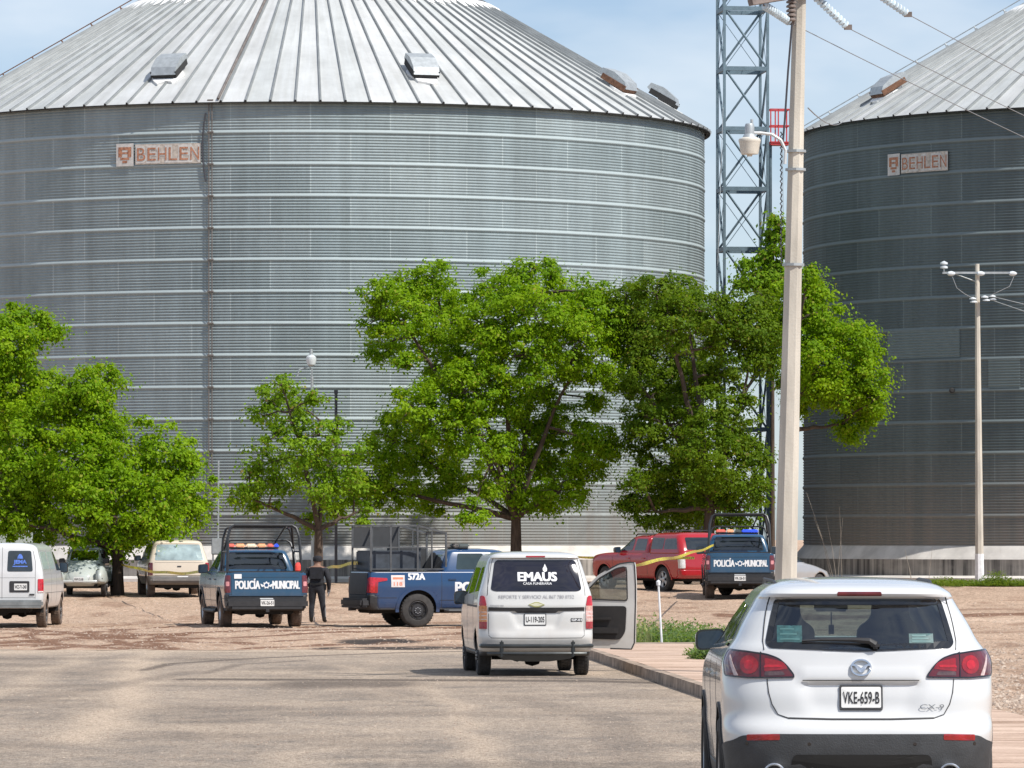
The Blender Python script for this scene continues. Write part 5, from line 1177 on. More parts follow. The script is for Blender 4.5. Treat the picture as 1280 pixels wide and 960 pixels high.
    # side windows
    for s in (-1, 1):
        mp_ = B.side(s)
        for pl in ([(.95, 1.30), (1.45, 1.275), (1.50, 1.52), (1.20, 1.54)], [(1.56, 1.27), (2.45, 1.235), (2.42, 1.55), (1.60, 1.54)], [(2.55, 1.235), (3.45, 1.215), (3.10, 1.42), (2.80, 1.54), (2.52, 1.55)]):
            mb = MB(); patch(mb, mp_, rnd(pl, .04), .004, .005, 0, .07, 5, flip=s); mb.build('side_window', M_dglass, root, recalc=False)
        mb = MB(); strip(mb, mp_, [(.90, 1.262), (1.6, 1.235), (3.55, 1.185)], .02, .010, flip=s); mb.build('window_trim', M_blkg, root, recalc=False)
        mb = MB(); ap = arcpts(.97, .40, .445, R(-12), R(192)); strip(mb, mp_, ap, .035, .012, flip=s); strip(mb, mp_, arcpts(3.84, .40, .445, R(-12), R(192)), .035, .012, flip=s); mb.build('arch_trim', M_blk, root, recalc=False)
        for (y, r) in wy: wheel(root, s*.825, y, r, .245, s)
        for yh in (1.75, 2.80): mb = MB(); c = mp_(yh, 1.04); mb.box(c+Vector((s*.015, 0, 0)), (.035, .20, .03), bev=.01); mb.build('door_handle', white, root)
        mb = MB(); mb.tube([Vector((s*.535, .80, 1.675)), Vector((s*.55, 1.1, 1.705)), Vector((s*.56, 2.2, 1.712)), Vector((s*.54, 2.7, 1.66))], .012, 6); mb.build('roof_rail', M_blk, root)
        mirror(root, s*.80, 3.18, 1.255, s, M_blkg, .215, .165)
    mb = MB()
    for u in (-.36, .36, -.80, .80): patch(mb, B.rear, [(u+.013*math.cos(a), .60+.013*math.sin(a)) for a in np.linspace(0, 2*PI, 11)[:-1]], .008, .008, 0, .1, 2)
    mb.build('parking_sensor', M_blkg, root, recalc=False)
    # lower valance shelf
    mb = MB(); V = rnd([(-.50, .34), (.50, .34), (.47, .53), (-.47, .53)], .04); patch(mb, B.rear, V, .012, .012, 0, .08, 4); mb.build('valance', M_under, root, recalc=False)
    underbody(root, .93, .3, 4.8, .24, .95, wy)
    mb = MB(); mb.box((0, 2.3, .97), (1.5, 4.0, .06)); mb.box((0, .42, 1.08), (1.45, .3, .26)); mb.box((0, 3.55, 1.12), (1.5, .45, .22), bev=.08); mb.build('interior', M_seat, root)
    for y, z, xs in ((2.0, 1.16, (-.42, .42)), (2.9, 1.33, (-.40, .40))):
        for x in xs: mb = MB(); seat_shape(mb, x, y, z); mb.build('seat', M_seat, root)
    mb = MB(); mb.box((-.02, 3.15, 1.50), (.25, .03, .075), bev=.015); mb.tube([(-.02, 3.16, 1.5), (-.02, 3.1, 1.58)], .01, 5); mb.tube([(-.02, 3.1, 1.46), (-.02, 3.1, 1.36)], .006, 5); mb.box((-.02, 3.1, 1.33), (.04, .02, .07)); mb.build('inside_mirror', M_blk, root)
suv()

# ================================================================ white funeral van
def funeral_van():
    root = thing('minivan', 'white funeral service van with dark rear glass and its front right door wide open', 'van', (.36, 75.6, 0), R(4.6))
    white = paint('van_white', (.60, .60, .58), dust=.32, rough=.3)
    def disp(u, z):
        a = abs(u); return .025*sstep(.0, .06, .40-(.93-z)*.4-a)*(1-sstep(.93, .95, z))*sstep(.68, .76, z)-.008*sstep(.50, .55, z)*(1-sstep(.62, .66, z))
    B = Body([(.30, .80, .12, 4.3), (.44, .83, .03, 4.38), (.56, .84, .0, 4.4), (.70, .84, .02, 4.4), (.92, .842, .035, 4.36), (.955, .842, .045, 4.3), (.985, .842, .045, 4.25), (1.00, .842, .035, 4.2), (1.10, .838, .05, 3.95), (1.20, .825, .065, 3.75), (1.28, .80, .085, 3.6),
              (1.5, .735, .17, 3.25), (1.68, .68, .25, 2.98), (1.71, .665, .255, 2.92), (1.73, .655, .21, 2.9), (1.76, .63, .22, 2.8), (1.79, .56, .32, 2.6), (1.81, .42, .55, 2.3), (1.82, .2, .9, 2.0)], nr=5.2, Lr=.42, nf=3, Lf=.9, disp=disp)
    wy = ((.78, .30), (3.50, .30))
    zs = np.unique(np.concatenate([np.linspace(.30, 1.71, 46), np.array([1.72, 1.73, 1.745, 1.76, 1.775, 1.79, 1.80, 1.81, 1.816, 1.82])]))
    door = rnd([(2.42, .42), (3.10, .42), (3.12, 1.02), (3.35, 1.05), (2.98, 1.45), (2.72, 1.62), (2.40, 1.63)], .04)
    D = shell(B, .30, 1.82, [('sill_trim', M_blk, lambda s_, u, y, z: z < .36), ('body', white, None)], [('sideR', door)], zs=zs, NR=34, NS=60, NF=20, parent=root, arches=[(y, .33, .37) for y, _ in wy])
    bodyp = D['body']
    rw = rnd([(-.665, 1.265), (-.60, 1.240), (.60, 1.240), (.665, 1.265), (.60, 1.66), (.56, 1.695), (-.56, 1.695), (-.60, 1.66)], .05)
    mb = MB(); patch(mb, B.rear, rw, .006, .01, 0, .07, 6); g = mb.build('rear_window', mat('van_glass', (.014, .013, .022), .05, var=.5, scale=1.2, coat=.5), root, smooth=True, recalc=False)
    mb = MB(); bold_lettering(mb, B.rear, 'EMAUS', .02, 1.45, .125, .56, .010, 0, .009)
    fl = [(.135+.0+x*.9, 1.545+y*.9) for x, y in ((0, -.03), (.03, -.015), (.036, .02), (.02, .06), (0, .105), (-.014, .06), (-.036, .025), (-.03, -.015))]; patch(mb, B.rear, fl, .0105, .002, 0, .1, 3)
    lettering(mb, B.rear, 'CASA FUNERARIA', .02, 1.352, .035, .42, .010, 0, .008); mb.build('window_lettering', M_wht, g, recalc=False)
    grey = mat('grey_lettering', (.34, .34, .36), .6); mb = MB(); lettering(mb, B.rear, 'REPORTE Y SERVICIO AL 867 780 0752', .0, 1.163, .050, 1.10, .008, 0, .004)
    mb.build('body_lettering', grey, root, recalc=False); mb = MB(); lettering(mb, B.rear, 'TORNADO VAN', -.58, 1.035, .022, .20, .006, 0, .02); mb.build('model_lettering', grey, root, recalc=False)
    mb = MB(); bt = [(-.105, 1.052), (-.04, 1.052), (-.032, 1.078), (.032, 1.078), (.04, 1.058), (.105, 1.058), (.085, 1.030), (.04, 1.030), (.03, 1.008), (-.03, 1.008), (-.04, 1.030), (-.125, 1.030)]
    bt = [(-.11, 1.062), (-.04, 1.062), (0, 1.085), (.04, 1.062), (.11, 1.062), (.085, 1.03), (.04, 1.03), (0, 1.008), (-.04, 1.03), (-.13, 1.03)]
    bt = [(-.12, 1.045), (-.03, 1.082), (.03, 1.082), (.12, 1.045), (.03, 1.010), (-.03, 1.010)]
    patch(mb, B.rear, bt, .012, .015, 0, .2, 3); patch(mb, B.rear, [(a*.80, 1.046+(b_-1.046)*.62) for a, b_ in bt], .0135, .004, 1, .2, 3); mb.build('badge', [mat('badge_gold', (.40, .38, .12), .35, .5), mat('badge_pale', (.62, .60, .42), .4, .3)], root, recalc=False)
    mb = MB(); strip(mb, B.rear, [(-.70, .985), (-.4, .98), (.4, .98), (.70, .985)], .05, .012); patch(mb, B.rear, rnd([(-.36, .985), (.36, .985), (.28, .935), (-.28, .935)], .02), .010, .012, 0, .08, 3); mb.build('handle_trim', M_blk, root, recalc=False)
    plate(root, B.rear, -.02, .83, .30, .15, 'U-119-205', True, .012, .04)
    mb = MB(); patch(mb, B.rear, rnd([(.50, .80), (.67, .80), (.67, .85), (.50, .85)], .01), .006, .004, 0, .1, 2); o = mb.build('unit_badge', M_ink, root, recalc=False); mb = MB(); lettering(mb, B.rear, 'GP-01', .585, .825, .032, .15, .008, 0, .03); mb.build('unit_text', M_wht, o, recalc=False)
    for s in (-1, 1):
        mb = MB(); x0, x1 = s*.725, s*.86; 
        for (z0, z1, mi, i0) in ((1.03, 1.175, 0, 0), (.80, 1.03, 1, 0), (.695, .80, 2, 0)):
            pl = [(x0, z0), (x1, z0), (x1 if mi else s*.84, z1), (x0+(s*.035 if mi == 0 else 0), z1)]
            patch(mb, B.rear, rnd(pl, .03 if mi == 0 else .006), .016, .02, mi, .05, 3)
        for k in range(4): strip(mb, B.rear, [(x0, .835+k*.05), (x1, .835+k*.05)], .008, .019, 3)
        mb.build('tail_light', [M_redb, M_amb if s < 0 else mat('lamp_pink', (.62, .36, .32), .15, coat=.8, var=.3, scale=25), M_red, M_clr], root, recalc=False)
        for y, r in wy: wheel(root, s*.72, y, r, .19, s, 'steel', M_tyre)
    mb = MB()
    strip(mb, B.rear, [(-.70, 1.70), (-.715, 1.2), (-.725, 1.18)], .007, .0015)
    for s in (-1, 1): strip(mb, B.rear, [(s*.70, 1.0), (s*.70, .60), (s*.66, .565), (0, .56)], .007, .0015); strip(mb, B.rear, [(s*.64, 1.72), (s*.715, 1.3), (s*.72, 1.18)], .007, .0015)
    for y in (1.22, 2.40): strip(mb, B.side(-1), [(y, .42), (y, 1.68)], .008, .0015, flip=-1)
    strip(mb, B.side(-1), [(.4, 1.02), (2.4, 1.02)], .03, .0015, flip=-1); strip(mb, B.side(1), [(1.22, .42), (1.22, 1.68)], .008, .0015)
    mb.build('panel_gap', M_ink, bodyp, recalc=False)
    mb = MB(); patch(mb, B.rear, rnd([(-.14, 1.735), (.14, 1.735), (.14, 1.755), (-.14, 1.755)], .006), .006, .01, 0, .05, 2); mb.build('brake_light', M_red, root, recalc=False)
    for pl in ([(.45, 1.24), (1.10, 1.22), (1.10, 1.58), (.62, 1.60)], [(1.32, 1.22), (2.30, 1.18), (2.30, 1.58), (1.32, 1.58)]):
        for s in (-1, 1): mb = MB(); patch(mb, B.side(s), rnd(pl, .05), .004, .006, 0, .08, 4, flip=s); mb.build('side_window', M_dglass, root, recalc=False)
    mb = MB(); patch(mb, B.side(-1), rnd([(2.5, 1.18), (3.25, 1.12), (2.95, 1.45), (2.68, 1.58), (2.5, 1.58)], .05), .004, .006, 0, .08, 4, flip=-1); mb.build('side_window', M_dglass, root, recalc=False)
    # tube bumper guard
    mb = MB(); z1, z2 = .45, .34
    mb.tube([(-.80, .22, z1), (-.80, -.02, z1), (-.70, -.09, z1), (.70, -.09, z1), (.80, -.02, z1), (.80, .22, z1)], .030, 8); mb.tube([(-.72, -.04, z2), (-.60, -.09, z2), (.60, -.09, z2), (.72, -.04, z2)], .026, 8)
    for x in (-.52, .52): mb.box((x, -.10, .41), (.06, .05, .24), bev=.02)
    mb.build('bumper_guard', mat('guard_dark', (.07, .075, .075), .3, .6, var=.2), root, smooth=True)
    mb = MB(); mb.prism([(-.62, .34), (.62, .34), (.50, .26), (.20, .22), (-.2, .22), (-.5, .26)], .10, .16, lambda a, b_, h: (a, h, b_)); mb.build('spare_cradle', M_under, root)
    underbody(root, .80, .2, 4.2, .24, .60, wy)
    mb = MB(); mb.box((0, 2.2, .58), (1.5, 3.6, .05)); mb.box((0, 2.3, 1.0), (1.5, .12, .9)); mb.box((.38, 2.68, .82), (.5, .5, .2), bev=.05); mb.box((.38, 2.44, 1.12), (.48, .14, .65), bev=.05); mb.box((0, 3.55, .95), (1.45, .3, .35), bev=.06); mb.build('interior', M_seat, root)
    # the open door, hinged at its front edge
    dr = thing0('front_door', root, (.84, 3.12, 0)); dr.rotation_euler = (0, 0, R(71))
    # local frame: y runs back from hinge (negative), x outwards thickness
    out = [(0, .36), (-.94, .34), (-.965, 1.30), (-.955, 1.66), (-.72, 1.63), (-.40, 1.47), (-.06, 1.16), (0, 1.04)]
    out = rnd(out, .035); win = rnd([(-.08, 1.10), (-.83, 1.07), (-.83, 1.59), (-.68, 1.565), (-.40, 1.41)], .04)
    n1 = dens(out, .05); cx, cy = -.5, 1.08
    # outer skin as ring between outline and window (matched by angle)
    def byang(pl, k=72):
        res = []
        for i in range(k):
            a = 2*PI*i/k; dx, dy = math.cos(a), math.sin(a); best = 0; ctrx, ctry = -.56, 1.26
            for j in range(len(pl)):
                x1, y1 = pl[j-1]; x2, y2 = pl[j]; ex, ey = x2-x1, y2-y1; den = dx*ey-dy*ex
                if abs(den) < 1e-9: continue
                t = ((x1-ctrx)*ey-(y1-ctry)*ex)/den; u = ((x1-ctrx)*dy-(y1-ctry)*dx)/den
                if t > 0 and 0 <= u <= 1: best = max(best, t)
            res.append((ctrx+dx*best, ctry+dy*best))
        return res
    a_, b2 = byang(out), byang(win); k = 72
    bul = lambda z: .02-.12*max(0, z-1.05)**1.2
    V = [(.03+bul(z), y, z) for y, z in a_]+[(.03+bul(z), y, z) for y, z in b2]+[(-.05+bul(z), y*.985, z) for y, z in b2]+[(-.05+bul(z), y, z) for y, z in a_]
    Fc = [(j*k+i, j*k+(i+1) % k, ((j+1) % 4)*k+(i+1) % k, ((j+1) % 4)*k+i) for j in range(4) for i in range(k)]
    mb = MB(); mb.add(V, Fc); dp = mb.build('door_panel', white, dr)
    mb = MB(); mb.prism(rnd([(-.06, .50), (-.72, .48), (-.80, .60), (-.82, .99), (-.06, .99)], .06), -.058, -.075, lambda a, b_, h: (h+bul(b_), a, b_)); mb.box((-.085, -.45, .80), (.03, .30, .05), bev=.01); mb.box((-.08, -.45, .62), (.03, .5, .10), bev=.01); mb.build('door_trim', mat('door_trim_dark', (.022, .02, .02), .7, var=.2), dp)
    mb = MB(); mb.prism([p for p in win], -.008, -.002, lambda a, b_, h: (h+bul(b_)-.0, a, b_)); mb.build('door_window', glassmat('door_glass', (.60, .64, .62), .05), dp, recalc=False)
    mb = MB(); mb.tube([(-.045+bul(z), y*.985-.01, z) for y, z in a_ if y < -.5], .012, 5); mb.build('door_seal', M_blk, dp)
    mb = MB(); mb.tube([(-.052+bul(z), y, z) for y, z in b2]+[(-.052+bul(b2[0][1]), b2[0][0], b2[0][1])], .010, 5); mb.build('window_seal', M_blk, dp)
    mb = MB(); mb.box((.10, -.12, 1.14), (.16, .10, .22), bev=.04); mb.build('side_mirror', M_blk, dr)
    mirror(root, -.80, 3.1, 1.12, -1, M_blk, .18, .22)
funeral_van()

# ================================================================ pickups
NAVY = paint('police_blue', (.010, .060, .125), dust=.15, rough=.22)
NAVY2 = paint('police_blue_bright', (.008, .048, .135), dust=.07, rough=.22)
def star(mb, mp_, cu, cz, r, mi0, mi1, off=.006, flip=1):
    pl = []
    for k in range(14): a = PI/2+2*PI*k/14; q = r*(1.0 if k % 2 == 0 else .68); pl.append((cu+q*math.cos(a), cz+q*math.sin(a)))
    patch(mb, mp_, pl, off, .003, mi0, .2, 3, flip=flip); patch(mb, mp_, [(cu+r*.45*math.cos(a), cz+r*.45*math.sin(a)) for a in np.linspace(0, 2*PI, 17)[:-1]], off+.002, .001, mi1, .2, 2, flip=flip)
    for s in (-1, 1): patch(mb, mp_, [(cu+s*r*1.0, cz+r*.15), (cu+s*r*1.55, cz+r*.35), (cu+s*r*1.45, cz-r*.05), (cu+s*r*1.25, cz-r*.4), (cu+s*r*.8, cz-r*.5)], off, .003, mi0, .2, 2, flip=flip)
def pickup(name, label, loc, rz, col, kind='chev', group=None, L=5.85, w=1.0):
    root = thing(name, label, 'pickup truck', loc, rz, group)
    zb = 1.36; f = kind == 'ford'
    B = Body([(.42, .93, .10, L-.25), (.50, .96, .03, L-.08), (.60, .985, .02, L), (.80, w, .02, L), (1.0, w+.01, .03, L-.02), (1.15, w, .04, L-.05), (1.28, w-.02, .045, L-.15), (1.34, w-.035, .05, L-.3), (1.36, w-.05, .06, L-.4)], nr=12, Lr=.35, nf=3.5, Lf=.5)
    wy = ((1.28, .41), (4.93, .41)); R0 = .50
    shell(B, .42, zb, [('rear_bumper', M_blk, lambda s_, u, y, z: u < 1.15 and z < .80), ('sill_trim', M_blk, lambda s_, u, y, z: z < .46), ('body', col, None)], zs=np.unique(np.concatenate([np.linspace(.42, 1.28, 26), np.linspace(1.28, zb, 6)])), NR=22, NS=70, NF=14, open_top=True, parent=root, arches=[(y, .44, R0) for y, _ in wy])
    bodyp = [o for o in bpy.data.objects if o.parent == root and o.name.startswith('body')][0]
    # deck: hood and bed rails
    X0, Y0 = w-.055, 1.78
    mb = MB(); mb.box((0, (3.7+L-.45)/2, zb-.01), (2*X0-.10, L-.45-3.7, .03), bev=.012); mb.box((0, (3.9+L-.6)/2, zb+.012), (1.1, L-.6-3.9, .05), bev=.024); mb.box((0, 2.7, zb-.02), (2*X0-.06, 2.0, .03)); mb.build('hood', col, root)
    mb = MB()
    for s in (-1, 1): mb.box((s*(w-.10), .95, zb-.005), (.13, 1.75, .045), bev=.015)
    mb.box((0, .10, zb-.005), (2*w-.2, .09, .05), bev=.015); mb.box((0, 1.86, zb-.2), (2*w-.25, .05, .42)); mb.build('bed_rail', M_blk, root)
    mb = MB(); mb.box((0, .98, .80), (2*w-.3, 1.75, .04)); [mb.box((s*(w-.155), .98, 1.07), (.02, 1.75, .52)) for s in (-1, 1)]; mb.box((0, .14, 1.07), (2*w-.3, .02, .52)); mb.build('cargo_bed', M_under, root)
    # cab
    cab = Body([(1.30, w-.045, 1.90, 4.62), (1.36, w-.055, 1.90, 4.50), (1.42, w-.075, 1.915, 4.35), (1.62, w-.15, 1.98, 4.0), (1.80, w-.225, 2.06, 3.72), (1.84, w-.245, 2.09, 3.62), (1.88, w-.30, 2.16, 3.5), (1.905, w-.40, 2.3, 3.3), (1.92, w-.62, 2.6, 3.05)], nr=9, Lr=.30, nf=3.5, Lf=.8)
    dh = .04 if f else 0
    D2 = shell(cab, 1.30, 1.92, [('cab', col, None)], zs=np.linspace(1.30, 1.92, 26), NR=20, NS=36, NF=14, parent=root)
    cb = D2['cab']
    mb = MB(); patch(mb, cab.rear, rnd([(-.76, 1.42), (.76, 1.42), (.66, 1.82), (-.66, 1.82)], .05), .005, .008, 0, .08, 4); mb.build('rear_window', M_dglass, root, recalc=False)
    mb = MB(); patch(mb, cab.front, rnd([(-.78, 1.40), (.78, 1.40), (.64, 1.82), (-.64, 1.82)], .05), .005, .008, 0, .08, 4); mb.build('windshield', M_dglass, root, recalc=False)
    for s in (-1, 1):
        mp_ = cab.side(s)
        for pl in ([(2.26, 1.41), (2.98, 1.41), (2.98, 1.80), (2.34, 1.80)], [(3.10, 1.41), (4.02, 1.40), (3.62, 1.74), (3.44, 1.80), (3.10, 1.80)]):
            mb = MB(); patch(mb, mp_, rnd(pl, .05), .004, .006, 0, .08, 4, flip=s); mb.build('side_window', mat('cab_window', (.02, .035, .038), .05, var=.3, scale=2, coat=.5), root, recalc=False)
        mb = MB(); sd_ = B.side(s)
        for y in (1.88, 3.03, 4.12): strip(mb, sd_, [(y, .50), (y, 1.33)], .010, .002, flip=s)
        strip(mb, sd_, [(.15, .72), (.74, .72)], .012, .004, flip=s); strip(mb, sd_, [(1.84, .66), (4.4, .66)], .012, .004, flip=s)
        for y in (2.02, 3.18): strip(mb, cab.side(s), [(y+.18, 1.36), (y+.18, 1.37)], .01, .003, flip=s)
        mb.build('panel_gap', M_ink, bodyp, recalc=False)
        for y in (2.15, 3.22): mb = MB(); c = sd_(y, 1.17); mb.box(c+Vector((s*.02, 0, 0)), (.03, .20, .035), bev=.01); mb.build('door_handle', col, root)
        mb = MB(); 
        for cy in (1.28, 4.93): strip(mb, sd_, arcpts(cy, .44, R0+.015, R(-8), R(188)), .085, .016, flip=s)
        mb.build('arch_trim', M_blk if not f else col, root, recalc=False)
        mb = MB(); mb.tube([(s*(w-.02), 1.95, .42), (s*(w+.02), 2.05, .40), (s*(w+.02), 4.2, .40), (s*(w-.02), 4.3, .42)], .045, 8); mb.build('side_step', M_blk, root)
        for y, r in wy: wheel(root, s*(w-.15), y, r, .27, s, 'steel' if f else 'alloy', M_tyre if f else M_tyred, .56)
        mirror(root, s*(w-.06), 4.0, 1.42, s, M_blk, .24, .24)
        # tail lamp wraps the corner
        mb = MB(); u0 = w-.135
        if f:
            patch(mb, B.rear, rnd([(s*u0, .84), (s*(w+.19), .84), (s*(w+.19), 1.20), (s*u0, 1.20)], .02), .012, .02, 0, .06, 4); 
            patch(mb, sd_, rnd([(.06, .86), (.18, .86), (.20, 1.10), (.50, 1.14), (.50, 1.20), (.06, 1.22)], .02), .014, .02, 1, .05, 4, flip=s, ctr=(.13, 1.15))
        else:
            patch(mb, B.rear, rnd([(s*u0, .86), (s*(w+.10), .86), (s*(w+.10), 1.28), (s*u0, 1.28)], .02), .012, .02, 0, .06, 4)
            patch(mb, B.rear, rnd([(s*(u0+.03), 1.02), (s*(u0+.11), 1.02), (s*(u0+.11), 1.13), (s*(u0+.03), 1.13)], .02), .015, .003, 2, .06, 2)
        mb.build('tail_light', [M_redd if not f else M_red, M_redb, mat('lamp_pinkish', (.6, .25, .25), .2, coat=.6)], root, recalc=False)
    # tailgate
    mb = MB(); patch(mb, B.rear, rnd([(-w+.16, .80), (w-.16, .80), (w-.16, 1.325), (-w+.16, 1.325)], .02), .012, .02, 0, .1, 4)
    if not f: strip(mb, B.rear, [(-.80, 1.26), (.80, 1.26)], .05, .022, 0); strip(mb, B.rear, [(-.90, .80), (.90, .80)], .03, .018, 0)
    tg = mb.build('tailgate', M_blk if f else col, root, recalc=False)
    if not f:
        mb = MB(); bold_lettering(mb, B.rear, 'POLICÍA', -.455, 1.075, .245, .59, .020, 0, .010); bold_lettering(mb, B.rear, 'MUNICIPAL', .475, 1.050, .19, .65, .020, 0, .010); star(mb, B.rear, .0, 1.045, .095, 0, 1, .020); mb.build('tailgate_lettering', [M_wht, NAVY2], tg, recalc=False)
        mb = MB(); patch(mb, B.rear, [(-.78, 1.20), (-.60, 1.20), (-.60, 1.31), (-.78, 1.31)], .026, .004, 0, .1, 2); (mb.build('sticker', M_wht, tg, recalc=False) if kind == 'chev' else None)
        plate(root, B.rear, .0, .66, .32, .15, 'PM-0457', False, .02, .02)
    mb = MB(); mb.box((0, -.05, .60), (1.98, .22, .22), bev=.05); mb.box((0, -.10, .50), (1.7, .14, .06)); mb.box((0, -.12, .44), (.08, .18, .08)); 
    mb.build('step_bumper', M_blk, root, smooth=True)
    if not f:
        plate(root, lambda a, b_: Vector((a, -.165, b_)), .0, .62, .33, .15, 'VK-26-51', False, .004, .01)
    underbody(root, w-.02, .2, L-.2, .34, .80, wy)
    mb = MB(); mb.tube([(.4, .2, .36), (.42, 1.0, .38)], .035, 8); mb.build('exhaust', M_blk, root)
    # roll cage over the bed
    M_cage = mat('cage_black', (.03, .032, .035), .4, .3, var=.2) if not f else mat('cage_grey', (.10, .105, .11), .45, .3, var=.25)
    mb = MB(); hz = 2.48
    if not f:
        def hoop(y, h, wx, r=.032, lean=0): mb.tube([(-w+.10, y, 1.36), (-wx-.05, y+lean*.6, h-.30), (-wx+.02, y+lean*.9, h-.06), (-wx+.12, y+lean, h), (wx-.12, y+lean, h), (wx-.02, y+lean*.9, h-.06), (wx+.05, y+lean*.6, h-.30), (w-.10, y, 1.36)], r, 8)
        hoop(.40, hz, .82, .034, .25); hoop(1.70, hz-.03, .80, .03, 0); hoop(1.25, 2.12, .80, .026, .3)
        for s in (-1, 1):
            mb.tube([(s*.74, .65, hz-.02), (s*.74, 1.70, hz-.05)], .026, 6); mb.tube([(s*.88, .5, 1.85), (s*.86, 1.7, 1.85)], .022, 6); mb.tube([(s*.74, 1.0, hz-.03), (s*.84, 1.45, 1.95), (s*.90, 1.7, 1.37)], .026, 6)
        mb.tube([(.55, .65, hz), (.40, 1.6, 2.05)], .022, 6)
        mb.build('roll_cage', M_cage, root, smooth=True)
    else:
        def bar(a, b_, r=.030): mb.tube([a, b_], r, 4, phase=PI/4)
        ys = (.12, .62, 1.12, 1.62); xx = w-.12
        for s in (-1, 1):
            for y in (.12, .62, 1.30): bar((s*xx, y, 1.36), (s*xx, y, hz))
            bar((s*xx, .12, hz), (s*xx, 1.30, hz)); bar((s*xx, 1.30, hz), (s*xx, 2.02, 2.30)); bar((s*xx, 2.02, 2.30), (s*xx, 2.02, 1.40)); bar((s*xx, .12, 1.95), (s*xx, 2.02, 1.95), .02); bar((s*xx, .12, 1.42), (s*xx, 2.02, 1.42), .02); bar((s*xx, 1.66, 1.4), (s*xx, 1.66, 2.36), .02)
        for y, z in ((.12, hz), (1.30, hz), (2.02, 2.30), (.12, 1.95), (.62, hz)): bar((-xx, y, z), (xx, y, z))
        mb.build('roll_cage', M_cage, root)
        mb = MB(); mb.box((-.20, .85, 1.62), (1.3, 1.3, .5), bev=.03); mb.build('bench_seat', mat('bench_grey', (.045, .055, .07), .6, var=.3), root)
        mb = MB(); mb.box((-.875, .71, 2.2), (.012, 1.16, .50)); mb.box((-.875, 1.5, 1.68), (.012, 1.0, .50)); mb.build('mesh_panel', mat('mesh_dark', (.04, .042, .045), .7), root)
    # light bar
    mb = MB(); yb = 2.55; zc = 1.98; mb.box((0, yb, 1.935), (1.25, .26, .05), bev=.02, mi=0)
    segs = [(-.55, .18, 1), (-.33, .24, 2), (-.06, .26, 3), (.20, .22, 2), (.41, .16, 1), (.56, .12, 4)]
    if f: segs = [(-.4, .5, 5), (0, .25, 0), (.4, .5, 5)]
    if kind == 'chev2': segs = [(-.50, .30, 1), (-.22, .22, 2), (0, .2, 5), (.36, .50, 4)]
    for x, ww, mi in segs: mb.box((x, yb, zc+.01), (ww-.008, .28, .10), bev=.03, mi=mi)
    E = lambda n, c, e: mat(n, c, .2, coat=.6, emit=e, var=.15, scale=20)
    mb.build('light_bar', [M_blk, E('bar_red', (.75, .16, .12), .25), E('bar_orange', (.85, .42, .22), .3), E('bar_cream', (.85, .68, .50), .25), E('bar_blue', (.03, .10, .85), .35), mat('bar_grey', (.10, .12, .12), .2, coat=.6)], root)
    if kind == 'chev':
        mb = MB(); mb.lathe([(.05, 0), (.07, .02), (.07, .13), (.05, .20), (.001, .21)], (w-.20, .3, 1.38), n=14); mb.build('rail_beacon', E('beacon_red', (.75, .07, .05), .35), root)
    if f:
        sd_ = B.side(1); mb = MB(); bold_lettering(mb, sd_, '572A', 1.24, 1.235, .15, .41, .006, 0, .012, 1); mb.build('unit_lettering', M_wht, bodyp, recalc=False); mb = MB(); bold_lettering(mb, sd_, 'POLICÍA', 2.86, 1.0, .33, 1.26, .006, 0, .018, 1); mb.build('door_lettering', M_wht, bodyp, recalc=False)
        mb = MB(); patch(mb, sd_, [(.60, .98), (.94, .98), (.94, 1.27), (.60, 1.27)], .006, .003, 0, .1, 2); patch(mb, sd_, [(.64, 1.17), (.90, 1.17), (.90, 1.22), (.64, 1.22)], .008, .001, 1, .1, 2); lettering(mb, sd_, '118', .77, 1.06, .09, .22, .008, 1, .02); mb.build('number_sticker', [mat('sticker_pale', (.70, .62, .60), .5), mat('sticker_orange', (.70, .22, .12), .5)], bodyp, recalc=False)
    return root
def gz(x, y): return float(terr(y))
pickup('police_pickup', 'dark blue police pickup with lettered tailgate and glowing light bar, left of the officer', (-5.9, 125.0, gz(0, 125.5)), R(10), NAVY, group='police pickups')
pickup('police_pickup', 'blue police pickup numbered 572A standing side on with an open cage over its bed', (-3.80, 127.4, gz(0, 127.5)), R(-73.5), NAVY2, 'ford', group='police pickups', L=5.55)
pickup('police_pickup', 'police pickup with blue roof light parked behind the concrete pole beside the red pickup', (6.62, 151.0, gz(0, 151.5)), R(-1), NAVY, 'chev2', group='police pickups')

